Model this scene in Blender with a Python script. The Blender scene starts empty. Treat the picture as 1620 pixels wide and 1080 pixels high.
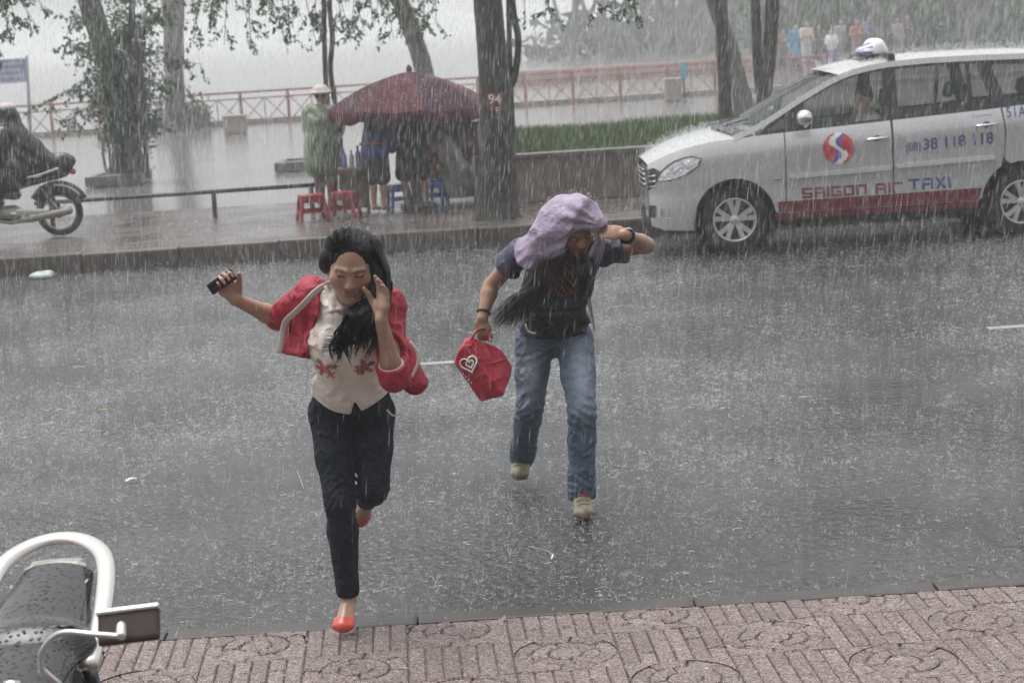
import bpy, bmesh, math, random
import numpy as np
from mathutils import Vector, Matrix, Quaternion
from mathutils.geometry import delaunay_2d_cdt
from mathutils.bvhtree import BVHTree

random.seed(7)
RNG = np.random.default_rng(11)
SC = bpy.context.scene
COL = SC.collection

# ------------------------------------------------------------------ camera
F_MM, CAM_H, PITCH, ROLL = 70.0, 2.3, 8.97, -3.6
cam_data = bpy.data.cameras.new('camera')
cam = bpy.data.objects.new('camera', cam_data)
COL.objects.link(cam)
CAM_R = Matrix.Rotation(math.radians(90 - PITCH), 3, 'X') @ Matrix.Rotation(math.radians(ROLL), 3, 'Z')
cam.matrix_world = Matrix.Translation((0, 0, CAM_H)) @ CAM_R.to_4x4()
cam_data.lens = F_MM
cam_data.sensor_width = 36.0
cam_data.clip_start = 0.1
cam_data.clip_end = 2000
cam_data.dof.use_dof = True
cam_data.dof.focus_distance = 7.9
cam_data.dof.aperture_fstop = 6.3
SC.camera = cam

# ------------------------------------------------------------------ sky, sun, exposure (overcast downpour)
SUN_ELEV, SUN_AZ = 74.0, 300.0
world = bpy.data.worlds.new('World')
SC.world = world
world.use_nodes = True
wn = world.node_tree.nodes
wl = world.node_tree.links
wn.clear()
w_out = wn.new('ShaderNodeOutputWorld')
w_bg = wn.new('ShaderNodeBackground')
w_sky = wn.new('ShaderNodeTexSky')
w_sky.sky_type = 'NISHITA'
w_sky.sun_disc = False
w_sky.sun_elevation = math.radians(SUN_ELEV)
w_sky.sun_rotation = math.radians(SUN_AZ)
w_sky.air_density = 1.0
w_sky.dust_density = 5.0
w_hs = wn.new('ShaderNodeHueSaturation')          # rain cloud takes the blue out of the daylight
w_hs.inputs['Saturation'].default_value = 0.10
w_bg.inputs['Strength'].default_value = 0.15
wl.new(w_sky.outputs[0], w_hs.inputs['Color'])
wl.new(w_hs.outputs[0], w_bg.inputs['Color'])
wl.new(w_bg.outputs[0], w_out.inputs['Surface'])

sun_data = bpy.data.lights.new('sun', 'SUN')
sun_data.energy = 0.8
sun_data.angle = math.radians(50)
sun_data.color = (1.0, 0.97, 0.93)
sun = bpy.data.objects.new('sun', sun_data)
COL.objects.link(sun)
sun.rotation_euler = (-math.radians(90 - SUN_ELEV), 0, math.radians(60))     # high, from the park side and the left

SC.view_settings.view_transform = 'Standard'
SC.view_settings.look = 'None'
SC.view_settings.gamma = 1.0
SC.view_settings.use_curve_mapping = False
SC.view_settings.exposure = 0.72
SC.cycles.volume_bounces = 1
SC.cycles.transparent_max_bounces = 24
SC.cycles.max_bounces = 8
SC.cycles.use_denoising = True
SC.cycles.sample_clamp_indirect = 4.0


def at(x, y, Y):
    """World point at depth Y that stands under the photograph's pixel (x, y)."""
    d = CAM_R @ Vector(((x - 810) / 3150, (540 - y) / 3150, -1.0))
    return Vector((0, 0, CAM_H)) + d * (Y / d.y)


# ------------------------------------------------------------------ tagging
def tag(o, label=None, cat=None, group=None, kind=None):
    if label: o['label'] = label
    if cat: o['category'] = cat
    if group: o['group'] = group
    if kind: o['kind'] = kind
    return o


def empty(name, loc=(0, 0, 0), rz=0.0):
    o = bpy.data.objects.new(name, None)
    COL.objects.link(o)
    o.location = loc
    o.rotation_euler = (0, 0, rz)
    o.empty_display_size = 0.1
    return o


def link(name, me, mat=None, parent=None, smooth=False):
    o = bpy.data.objects.new(name, me)
    COL.objects.link(o)
    if mat is not None and not me.materials:
        me.materials.append(mat)
    if smooth:
        me.polygons.foreach_set('use_smooth', np.ones(len(me.polygons), bool))
    if parent is not None:
        o.parent = parent
    return o


def copy_tree(o, parent=None):
    c = o.copy()
    COL.objects.link(c)
    c.parent = parent
    for ch in list(o.children):
        copy_tree(ch, c)
    return c


# ------------------------------------------------------------------ mesh builder
class MB:
    def __init__(s):
        s.v, s.f = [], []

    def add(s, verts, faces):
        n = len(s.v)
        s.v.extend([tuple(p) for p in verts])
        s.f.extend([tuple(i + n for i in f) for f in faces])
        return s

    def box(s, c, d, rot=None, bev=0.0):
        hx, hy, hz = d[0] / 2, d[1] / 2, d[2] / 2
        if bev > 0:
            bm = bmesh.new()
            bmesh.ops.create_cube(bm, size=1.0)
            bmesh.ops.scale(bm, vec=d, verts=bm.verts)
            bmesh.ops.bevel(bm, geom=list(bm.edges), offset=bev, segments=2, affect='EDGES', profile=0.6)
            vs = [v.co.copy() for v in bm.verts]
            bm.verts.index_update()
            fs = [[v.index for v in f.verts] for f in bm.faces]
            bm.free()
        else:
            vs = [Vector((x * hx, y * hy, z * hz)) for x in (-1, 1) for y in (-1, 1) for z in (-1, 1)]
            fs = [(0, 1, 3, 2), (4, 6, 7, 5), (0, 4, 5, 1), (2, 3, 7, 6), (0, 2, 6, 4), (1, 5, 7, 3)]
        c = Vector(c)
        if rot is not None:
            vs = [rot @ v for v in vs]
        return s.add([v + c for v in vs], fs)

    def tube(s, pts, rad, n=10, cap=True, flat=1.0, up=None):
        pts = [Vector(p) for p in pts]
        if not hasattr(rad, '__len__'):
            rad = [rad] * len(pts)
        rings = []
        prev = None
        for i, p in enumerate(pts):
            t = (pts[min(i + 1, len(pts) - 1)] - pts[max(i - 1, 0)])
            if t.length < 1e-9: t = Vector((0, 0, 1))
            t.normalize()
            if prev is None:
                a = Vector(up) if up is not None else (Vector((0, 0, 1)) if abs(t.z) < .9 else Vector((1, 0, 0)))
                u = t.cross(a).normalized()
            else:
                u = (prev - t * prev.dot(t))
                u = u.normalized() if u.length > 1e-6 else prev
            prev = u
            w = t.cross(u)
            rings.append([p + (u * math.cos(2 * math.pi * k / n) + w * flat * math.sin(2 * math.pi * k / n)) * rad[i] for k in range(n)])
        vs = [v for r in rings for v in r]
        fs = []
        for i in range(len(pts) - 1):
            for k in range(n):
                a, b = i * n + k, i * n + (k + 1) % n
                fs.append((a, a + n, b + n, b))
        if cap:
            fs.append(tuple(range(n)))
            fs.append(tuple((len(pts) - 1) * n + k for k in reversed(range(n))))
        return s.add(vs, fs)

    def lathe(s, prof, n=24, mat=None):
        vs, fs = [], []
        for (r, z) in prof:
            for k in range(n):
                a = 2 * math.pi * k / n
                vs.append(Vector((r * math.cos(a), r * math.sin(a), z)))
        for i in range(len(prof) - 1):
            for k in range(n):
                a, b = i * n + k, i * n + (k + 1) % n
                fs.append((a, b, b + n, a + n))
        if mat is not None:
            vs = [mat @ v for v in vs]
        return s.add(vs, fs)

    def prism(s, poly, z0, z1):
        n = len(poly)
        vs = [(x, y, z0) for x, y in poly] + [(x, y, z1) for x, y in poly]
        fs = [tuple(range(n - 1, -1, -1)), tuple(range(n, 2 * n))]
        fs += [(i, (i + 1) % n, n + (i + 1) % n, n + i) for i in range(n)]
        return s.add(vs, fs)

    def mesh(s, name):
        me = bpy.data.meshes.new(name)
        me.from_pydata([tuple(v) for v in s.v], [], s.f)
        me.update()
        return me

    def build(s, name, mat, parent=None, smooth=False):
        return link(name, s.mesh(name), mat, parent, smooth)


def np_mesh(name, V, Fq, smooth=False):
    """mesh from numpy arrays: V (n,3), Fq (m,k)"""
    V = np.asarray(V, np.float32)
    Fq = np.asarray(Fq, np.int32)
    me = bpy.data.meshes.new(name)
    me.vertices.add(len(V))
    me.vertices.foreach_set('co', V.ravel())
    k = Fq.shape[1]
    me.loops.add(Fq.size)
    me.loops.foreach_set('vertex_index', Fq.ravel())
    me.polygons.add(len(Fq))
    me.polygons.foreach_set('loop_start', np.arange(0, Fq.size, k, dtype=np.int32))
    me.polygons.foreach_set('loop_total', np.full(len(Fq), k, np.int32))
    me.polygons.foreach_set('use_smooth', np.full(len(Fq), smooth, bool))
    me.update(calc_edges=True)
    return me


def catmull(pts, m=8):
    pts = [Vector(p) for p in pts]
    out = []
    for i in range(len(pts) - 1):
        p0, p1, p2, p3 = pts[max(i - 1, 0)], pts[i], pts[i + 1], pts[min(i + 2, len(pts) - 1)]
        for k in range(m):
            t = k / m
            out.append(0.5 * ((2 * p1) + (p2 - p0) * t + (2 * p0 - 5 * p1 + 4 * p2 - p3) * t * t + (3 * p1 - p0 - 3 * p2 + p3) * t ** 3))
    out.append(pts[-1])
    return out


def lerp(a, b, t):
    return a + (b - a) * t


# ------------------------------------------------------------------ materials
def new_mat(name):
    m = bpy.data.materials.new(name)
    m.use_nodes = True
    nt = m.node_tree
    return m, nt, nt.nodes['Principled BSDF']


def nn(nt, typ, **kw):
    n = nt.nodes.new(typ)
    for k, v in kw.items():
        setattr(n, k, v)
    return n


def ramp(nt, src, stops):
    r = nt.nodes.new('ShaderNodeValToRGB')
    el = r.color_ramp.elements
    while len(el) < len(stops): el.new(0.5)
    for e, (p, c) in zip(el, stops):
        e.position = p
        e.color = (c[0], c[1], c[2], 1) if hasattr(c, '__len__') else (c, c, c, 1)
    nt.links.new(src, r.inputs['Fac'])
    return r.outputs['Color']


def noise(nt, scale, detail=4, rough=0.55, vec=None, dim='3D'):
    n = nt.nodes.new('ShaderNodeTexNoise')
    n.inputs['Scale'].default_value = scale
    n.inputs['Detail'].default_value = detail
    n.inputs['Roughness'].default_value = rough
    if vec is None:
        tc = nt.nodes.get('TC') or nt.nodes.new('ShaderNodeTexCoord')
        tc.name = 'TC'
        vec = tc.outputs['Object']
    nt.links.new(vec, n.inputs['Vector'])
    return n.outputs['Fac']


def mapped(nt, scale=(1, 1, 1), rot=(0, 0, 0), space='Object'):
    tc = nt.nodes.get('TC') or nt.nodes.new('ShaderNodeTexCoord')
    tc.name = 'TC'
    mp = nt.nodes.new('ShaderNodeMapping')
    mp.inputs['Scale'].default_value = scale
    mp.inputs['Rotation'].default_value = rot
    nt.links.new(tc.outputs[space], mp.inputs['Vector'])
    return mp.outputs['Vector']


def bump(nt, bsdf, height, strength=0.3, dist=0.01, prev=None):
    b = nt.nodes.new('ShaderNodeBump')
    b.inputs['Strength'].default_value = strength
    b.inputs['Distance'].default_value = dist
    nt.links.new(height, b.inputs['Height'])
    if prev is not None:
        nt.links.new(prev, b.inputs['Normal'])
    nt.links.new(b.outputs['Normal'], bsdf.inputs['Normal'])
    return b.outputs['Normal']


def mat_simple(name, col, rough=0.5, metal=0.0, var=0.25, nscale=12.0, bstr=0.0, bscale=60.0, bdist=0.004, spec=0.5, coat=0.0, stretch=(1, 1, 1)):
    """Principled colour with soft noise variation and optional fine relief."""
    m, nt, b = new_mat(name)
    c = Vector(col)
    if var > 0:
        v = mapped(nt, stretch)
        f = noise(nt, nscale, 5, 0.6, v)
        col_o = ramp(nt, f, [(0.25, tuple(c * (1 - var))), (0.75, tuple(c * (1 + var)))])
        nt.links.new(col_o, b.inputs['Base Color'])
    else:
        b.inputs['Base Color'].default_value = (*col, 1)
    b.inputs['Roughness'].default_value = rough
    b.inputs['Metallic'].default_value = metal
    b.inputs['Specular IOR Level'].default_value = spec
    if coat: 
        b.inputs['Coat Weight'].default_value = coat
        b.inputs['Coat Roughness'].default_value = 0.06
    if bstr > 0:
        bump(nt, b, noise(nt, bscale, 4, 0.6, mapped(nt, stretch)), bstr, bdist)
    return m


def mat_vcol(name, rough=0.5, var=0.12, nscale=30, spec=0.5, bstr=0.0, bscale=80, bdist=0.003, sss=0.0):
    """Principled whose base colour is the mesh's own colour attribute 'Col' (skin with lips, printed cloth)."""
    m, nt, b = new_mat(name)
    a = nt.nodes.new('ShaderNodeAttribute')
    a.attribute_name = 'Col'
    f = noise(nt, nscale, 4, 0.6)
    k = ramp(nt, f, [(0.2, 1 - var), (0.8, 1 + var)])
    mx = nt.nodes.new('ShaderNodeMix')
    mx.data_type = 'RGBA'
    mx.blend_type = 'MULTIPLY'
    mx.inputs[0].default_value = 1.0
    nt.links.new(a.outputs['Color'], mx.inputs[6])
    nt.links.new(k, mx.inputs[7])
    nt.links.new(mx.outputs[2], b.inputs['Base Color'])
    b.inputs['Roughness'].default_value = rough
    b.inputs['Specular IOR Level'].default_value = spec
    if sss:
        b.inputs['Subsurface Weight'].default_value = sss
        b.inputs['Subsurface Radius'].default_value = (0.012, 0.005, 0.003)
        b.inputs['Subsurface Scale'].default_value = 0.6
    if bstr:
        bump(nt, b, noise(nt, bscale, 4, 0.6), bstr, bdist)
    return m


def crease(m, scale=10.0, strength=.6, dist=.02, stretch=(1, 1, 1)):
    """sharp folds of wet cloth: thin ridges along the half level of a noise, laid over the material's own relief"""
    nt = m.node_tree; b = nt.nodes['Principled BSDF']
    prev = b.inputs['Normal'].links[0].from_socket if b.inputs['Normal'].links else None
    v = mapped(nt, stretch)
    h = ramp(nt, noise(nt, scale, 1.5, .5, v), [(.40, 0), (.5, 1), (.60, 0)])
    n = bump(nt, b, h, strength, dist, prev)
    h2 = ramp(nt, noise(nt, scale * 2.3, 1.5, .5, v), [(.42, 0), (.5, 1), (.58, 0)])
    bump(nt, b, h2, strength * .6, dist * .5, n)
    return m


def set_col(me, C):
    at_ = me.color_attributes.new('Col', 'FLOAT_COLOR', 'POINT')
    C = np.asarray(C, np.float32)
    if C.shape[1] == 3:
        C = np.concatenate([C, np.ones((len(C), 1), np.float32)], 1)
    at_.data.foreach_set('color', C.ravel())
# ================================================================== the setting
# ---- materials of the wet ground
def mat_wet_road():
    m, nt, b = new_mat('wet_asphalt')
    big = noise(nt, 0.55, 5, 0.65)
    grit = noise(nt, 28, 4, 0.75)
    c1 = ramp(nt, big, [(0.3, (0.007, 0.007, 0.0072)), (0.7, (0.036, 0.035, 0.034))])  # asphalt mottling, contrast raised to stand in for sheen and dark reflections
    c2 = ramp(nt, grit, [(0.35, 0.25), (0.65, 2.4)])
    mx = nn(nt, 'ShaderNodeMix', data_type='RGBA', blend_type='MULTIPLY')
    mx.inputs[0].default_value = 1
    nt.links.new(c1, mx.inputs[6]); nt.links.new(c2, mx.inputs[7])
    nt.links.new(mx.outputs[2], b.inputs['Base Color'])
    film = noise(nt, 0.8, 4, 0.6)
    nt.links.new(ramp(nt, film, [(0.35, 0.04), (0.65, 0.16)]), b.inputs['Roughness'])
    b.inputs['IOR'].default_value = 1.5
    # the sheet of water is beaten rough by the drops: coarse ripples + fine pits
    v = mapped(nt, (1, 1, 1))
    n1 = noise(nt, 22, 1.5, 0.6, mapped(nt, (1, .8, 1)))
    nrm = bump(nt, b, n1, 1.0, 0.050)
    calm = ramp(nt, noise(nt, 0.42, 3, 0.55, mapped(nt, (.7, 1.3, 1))), [(0.38, 0.18), (0.62, 1.0)])     # sheets of smoother water between beaten patches
    nt.links.new(calm, nt.nodes['Bump'].inputs['Strength'])
    vor = nn(nt, 'ShaderNodeTexVoronoi')
    vor.inputs['Scale'].default_value = 17
    nt.links.new(v, vor.inputs['Vector'])
    rings = nn(nt, 'ShaderNodeMath', operation='SINE')
    mul = nn(nt, 'ShaderNodeMath', operation='MULTIPLY')
    mul.inputs[1].default_value = 34
    nt.links.new(vor.outputs['Distance'], mul.inputs[0])
    nt.links.new(mul.outputs[0], rings.inputs[0])
    nrm = bump(nt, b, rings.outputs[0], 0.25, 0.006, nrm)
    bump(nt, b, grit, 0.5, 0.01, nrm)
    return m


def mat_flood():
    """park paving under a film of running water"""
    m, nt, b = new_mat('flooded_paving')
    big = noise(nt, 0.5, 4, 0.6)
    nt.links.new(ramp(nt, big, [(0.3, (0.10, 0.095, 0.09)), (0.7, (0.17, 0.165, 0.16))]), b.inputs['Base Color'])
    b.inputs['Roughness'].default_value = 0.16
    b.inputs['IOR'].default_value = 1.36
    v = mapped(nt, (1, 2.2, 1))
    nrm = bump(nt, b, noise(nt, 5, 3, 0.6, v), 0.22, 0.012)
    bump(nt, b, noise(nt, 30, 2, 0.7), 0.12, 0.004, nrm)
    return m


def mat_brick_pave(name, c0, c1, sc=(9, 9, 9)):
    m, nt, b = new_mat(name)
    bt = nn(nt, 'ShaderNodeTexBrick')
    bt.inputs['Scale'].default_value = 1.0
    bt.inputs['Brick Width'].default_value = 0.22
    bt.inputs['Row Height'].default_value = 0.11
    bt.inputs['Mortar Size'].default_value = 0.008
    bt.inputs['Color1'].default_value = (*c0, 1)
    bt.inputs['Color2'].default_value = (*c1, 1)
    bt.inputs['Mortar'].default_value = (0.05, 0.045, 0.042, 1)
    nt.links.new(mapped(nt), bt.inputs['Vector'])
    big = ramp(nt, noise(nt, 0.7, 5, 0.65), [(0.3, 0.55), (0.72, 1.35)])
    mx = nn(nt, 'ShaderNodeMix', data_type='RGBA', blend_type='MULTIPLY')
    mx.inputs[0].default_value = 1
    nt.links.new(bt.outputs['Color'], mx.inputs[6]); nt.links.new(big, mx.inputs[7])
    nt.links.new(mx.outputs[2], b.inputs['Base Color'])
    nt.links.new(ramp(nt, noise(nt, 1.3, 4, 0.6), [(0.35, 0.14), (0.65, 0.42)]), b.inputs['Roughness'])
    nrm = bump(nt, b, bt.outputs['Fac'], 0.5, -0.006)
    bump(nt, b, noise(nt, 45, 3, 0.7), 0.5, 0.008, nrm)
    return m


M_ROAD = mat_wet_road()
M_FLOOD = mat_flood()
M_FARPAVE = mat_brick_pave('wet_brick_pavement', (0.085, 0.068, 0.060), (0.070, 0.058, 0.052))
M_KERB = mat_simple('kerb_concrete', (0.042, 0.036, 0.031), 0.4, var=0.35, nscale=6, bstr=0.5, bscale=50)
M_KERB_DK = mat_simple('kerb_wet_dirty', (0.085, 0.070, 0.060), 0.35, var=0.4, nscale=5, bstr=0.5, bscale=50)
M_JOINT = mat_simple('pavement_bed', (0.085, 0.066, 0.060), 0.4, var=0.3, bstr=0.4)
M_MARK = mat_simple('road_paint', (0.30, 0.29, 0.27), 0.35, var=0.35, nscale=20, bstr=0.3)


def sheet(name, x0, x1, y0, y1, z, mat, nx=1, ny=1):
    xs = np.linspace(x0, x1, nx + 1); ys = np.linspace(y0, y1, ny + 1)
    X, Y = np.meshgrid(xs, ys)
    V = np.stack([X.ravel(), Y.ravel(), np.full(X.size, z)], 1)
    i = np.arange(nx * ny); r, c = i // nx, i % nx
    a = r * (nx + 1) + c
    Fq = np.stack([a, a + 1, a + nx + 2, a + nx + 1], 1)
    return link(name, np_mesh(name, V, Fq), mat)


NK, FK = 7.345, 21.12          # near kerb edge, far kerb foot (depth from the camera)
PZ, FZ = 0.12, 0.20            # near and far pavement levels

tag(sheet('ground', -900, 900, -12, 1900, -0.05, M_FLOOD), kind='structure')
tag(sheet('road', -60, 60, NK - 0.05, FK + 0.05, 0.0, M_ROAD), 'wet asphalt road beaten by heavy rain', kind='structure')

# lane dashes (a thin painted sheet each)
lm = empty('lane_marking', (0, 13.8, 0.004)); tag(lm, 'worn white dashed centre line painted on the wet road', kind='structure')
for (xa, xb) in ((-6.1, -5.1), (-1.38, -0.41), (3.34, 4.4)):
    m = MB(); n = 10
    for i in range(n):
        x0, x1 = lerp(xa, xb, i / n), lerp(xa, xb, (i + 1) / n)
        j = lambda: random.uniform(-.006, .006)
        m.add([(x0, -.055 + j(), 0), (x1, -.055 + j(), 0), (x1, .055 + j(), 0), (x0, .055 + j(), 0)], [(0, 1, 2, 3)])
    m.build('dash', M_MARK, lm)

# ---- near pavement: patterned pavers, circles and straight courses in turn
M_PAVER = []
for i, c in enumerate([(0.215, 0.163, 0.152), (0.20, 0.15, 0.14), (0.235, 0.18, 0.168), (0.185, 0.136, 0.127)]):
    m, nt, b = new_mat('paver_%d' % i)
    f = noise(nt, 80, 4, 0.85)
    nt.links.new(ramp(nt, f, [(0.36, tuple(Vector(c) * .3)), (0.5, tuple(Vector(c) * .95)), (0.64, tuple(Vector(c) * 1.9))]), b.inputs['Base Color'])
    nt.links.new(ramp(nt, noise(nt, 9, 3), [(0.35, 0.08), (0.65, 0.26)]), b.inputs['Roughness'])
    nrm = bump(nt, b, noise(nt, 40, 3, 0.7), 1.0, 0.02)
    bump(nt, b, noise(nt, 14, 2, 0.6), 0.4, 0.01, nrm)
    M_PAVER.append(m)
pave = sheet('pavement', -14, 14, -8, NK - 0.13, PZ - 0.012, M_JOINT)
pave.name = 'near_pavement'
tag(pave, 'pinkish patterned paving with circle motifs in front', kind='structure')


def clip_y(poly, ymax):
    out = []
    for i in range(len(poly)):
        a, b = poly[i], poly[(i + 1) % len(poly)]
        ia, ib = a[1] <= ymax, b[1] <= ymax
        if ia: out.append(a)
        if ia != ib:
            t = (ymax - a[1]) / (b[1] - a[1])
            out.append((a[0] + (b[0] - a[0]) * t, ymax))
    return out


def slab(poly, g=0.0016, h=0.0085):
    """one paver: outline inset by the joint, slightly domed edge"""
    c = Vector((sum(p[0] for p in poly) / len(poly), sum(p[1] for p in poly) / len(poly)))
    def inset(d):
        r = []
        n = len(poly)
        for i in range(n):
            p0, p1, p2 = Vector(poly[i - 1]), Vector(poly[i]), Vector(poly[(i + 1) % n])
            e1 = (p1 - p0).normalized() if (p1 - p0).length > 1e-6 else Vector((1, 0))
            e2 = (p2 - p1).normalized() if (p2 - p1).length > 1e-6 else e1
            n1, n2 = Vector((-e1.y, e1.x)), Vector((-e2.y, e2.x))
            q = n1 + n2
            q = q / max(0.35, q.dot(q) / 2) if q.length > 1e-4 else n1
            r.append(p1 + q * d * (1 if q.length < 3 else .5))
        return r
    if len(poly) == 10:      # spandrel between circle and square: shrink about its middle
        o = [Vector(p) + (c - Vector(p)).normalized() * g * 1.5 for p in poly]; i_ = [p + (c - p).normalized() * .005 for p in o]
    else:
        g = g * (1.9 if len(poly) in (12, 14) else 1.0)
        o, i_ = inset(g), inset(g + 0.005)
    n = len(poly)
    tz = random.uniform(-.002, .003)
    vs = [(p.x, p.y, -.012) for p in o] + [(p.x, p.y, h - .005 + tz - .012) for p in o] + [(p.x, p.y, h + tz - .012) for p in i_]
    fs = [(k, (k + 1) % n, n + (k + 1) % n, n + k) for k in range(n)]
    fs += [(n + k, n + (k + 1) % n, 2 * n + (k + 1) % n, 2 * n + k) for k in range(n)]
    fs.append(tuple(range(2 * n, 3 * n)))
    return vs, fs


def arc(r, a0, a1, n):
    return [(r * math.cos(lerp(a0, a1, i / n)), r * math.sin(lerp(a0, a1, i / n))) for i in range(n + 1)]


def cell_polys(kind):
    P = []
    if kind == 0:
        P.append(arc(.083, 0, 2 * math.pi, 14)[:-1])
        for ri, (r0, r1, k) in enumerate(((.083, .166, 4), (.166, .25, 8))):
            off = .4 * ri + .2
            for j in range(k):
                a0, a1 = off + 2 * math.pi * j / k, off + 2 * math.pi * (j + 1) / k
                P.append(arc(r1, a0, a1, 5) + arc(r0, a1, a0, 5))
        for j in range(4):
            a0 = j * math.pi / 2
            e = math.radians(7)
            t_ = math.tan(e) * .25
            c_, s2 = math.cos(a0), math.sin(a0)
            rt = lambda x, y: (x * c_ - y * s2, x * s2 + y * c_)
            P.append([rt(.25, t_), rt(.25, .25), rt(t_, .25)] + arc(.25, a0 + math.pi / 2 - e, a0 + e, 6))
    else:
        for i in range(6):
            x0 = -.25 + i * .5 / 6; x1 = x0 + .5 / 6
            cuts = [-.25, (-.09 if i % 2 else .07), .25]
            for a, b in zip(cuts[:-1], cuts[1:]):
                P.append([(x0, a), (x1, a), (x1, b), (x0, b)])
    return P


rot = math.radians(3)
cr, sr = math.cos(rot), math.sin(rot)
TS = .74                      # pattern size
n_pav = 0
rest = MB()
pieces = []
for i in range(-11, 12):
    for j in range(-8, 6):
        cx, cy = i * .5 * TS, j * .5 * TS
        X0, Y0 = .12 + cx * cr - cy * sr, 6.75 + cx * sr + cy * cr
        if Y0 > NK + .4 or Y0 < 5.5: continue
        for poly in cell_polys((i + j) % 2):
            w = [(X0 + TS * (x * cr - y * sr), Y0 + TS * (x * sr + y * cr)) for x, y in poly]
            w = clip_y(w, NK - 0.135)
            if len(w) < 3: continue
            ar = sum(w[k][0] * w[(k + 1) % len(w)][1] - w[(k + 1) % len(w)][0] * w[k][1] for k in range(len(w))) / 2
            if abs(ar) < 3e-4: continue
            if ar < 0: w.reverse()
            c = (sum(p[0] for p in w) / len(w), sum(p[1] for p in w) / len(w))
            vis = (5.95 < c[1]) and (-1.75 * c[1] / 6.8 < c[0] < 1.78 * c[1] / 6.8)
            pieces.append((vis, -c[1] if vis else 9, w))
pieces.sort(key=lambda t: (not t[0], t[1]))
for vis, _, w in pieces:
    vs, fs = slab(w)
    if vis and n_pav < 300:
        mb = MB().add(vs, fs)
        o = mb.build('paver', M_PAVER[n_pav * 7 % 4 if random.random() < .6 else random.randrange(4)], pave)
        o.location.z = PZ
        n_pav += 1
    else:
        rest.add(vs, fs)
o = rest.build('paving_beyond', M_PAVER[0], pave)
o.location.z = PZ
o['kind'] = 'stuff'

# near kerb stones and far kerb stones
nk = empty('near_kerb', (0, NK, 0)); tag(nk, 'low wet concrete kerb at the edge of the pink paving', kind='structure')
x = -9.0
while x < 9:
    L = random.uniform(.9, 1.05)
    mb = MB().box((x + L / 2, -.068, PZ / 2 - .010), (L - .004, .126, PZ + .016), bev=.014)
    o = mb.build('kerb_stone', M_KERB, nk, True)
    o.data.polygons.foreach_set('use_smooth', np.zeros(len(o.data.polygons), bool))
    o.location = (0, random.uniform(-.004, .004), random.uniform(-.003, .003))
    x += L
fk = empty('far_kerb', (0, FK, 0)); tag(fk, 'tall dirty kerb along the far side of the road', kind='structure')
x = -14.0
while x < 16:
    L = random.uniform(1.0, 1.2)
    old = x < -4.2
    mb = MB().box((x + L / 2, .10 + (0 if old else .03), FZ / 2 - .004), (L - .012, .2, FZ + .02), bev=.02)
    o = mb.build('kerb_stone', M_KERB_DK, fk)
    o.location = (0, random.uniform(-.01, .01), random.uniform(-.012, .006))
    o.rotation_euler = (math.radians(random.uniform(-2, 2)), 0, math.radians(random.uniform(-.5, .5)))
    x += L
tag(sheet('far_pavement', -60, 60, FK + .15, 26.2, FZ - .006, M_FARPAVE), 'brown brick pavement along the far side of the road', kind='structure')
tag(sheet('park_paving', -90, 90, 26.2, 75, FZ - .012, M_FLOOD), 'pale flooded paving of the park', kind='structure')

# unseen building added behind the camera to block sky light from there
bl = empty('shop_building', (0, -4.5, PZ)); tag(bl, 'unseen building added behind the viewer to block sky light', 'building')
M_SHOP = mat_simple('pale_shop_render', (.50, .49, .47), .7, var=.2, nscale=1.5)
MB().box((0, -2.0, 3.6), (70, 4, 7.2)).build('wall', M_SHOP, bl)
MB().box((0, .85, 3.4), (70, 1.6, .12)).build('awning', M_SHOP, bl)
M_SHOPG = mat_simple('dark_shop_glass', (.03, .035, .04), .08, var=.1)
for fl in range(2):
    for k in range(-5, 6):
        MB().box((k * 3.0, .03, 1.5 + fl * 3.6), (2.2, .05, 1.9)).build('window', M_SHOPG, bl)
# ================================================================== implicit surfaces: bodies, clothes, bags grow as one continuous skin
V3 = lambda p: np.array(tuple(p), np.float32)


def fbm(P, f, seed=0):
    """cheap smooth wobble from a few turned sines"""
    r = np.random.default_rng(seed)
    d = 0
    for i in range(5):
        w = r.normal(0, 1, 3); w /= np.linalg.norm(w)
        d = d + np.sin((P[0] * w[0] + P[1] * w[1] + P[2] * w[2]) * f * (1 + .45 * i) + r.uniform(0, 6.3)) / (1 + .5 * i)
    return d / 2.6


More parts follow.
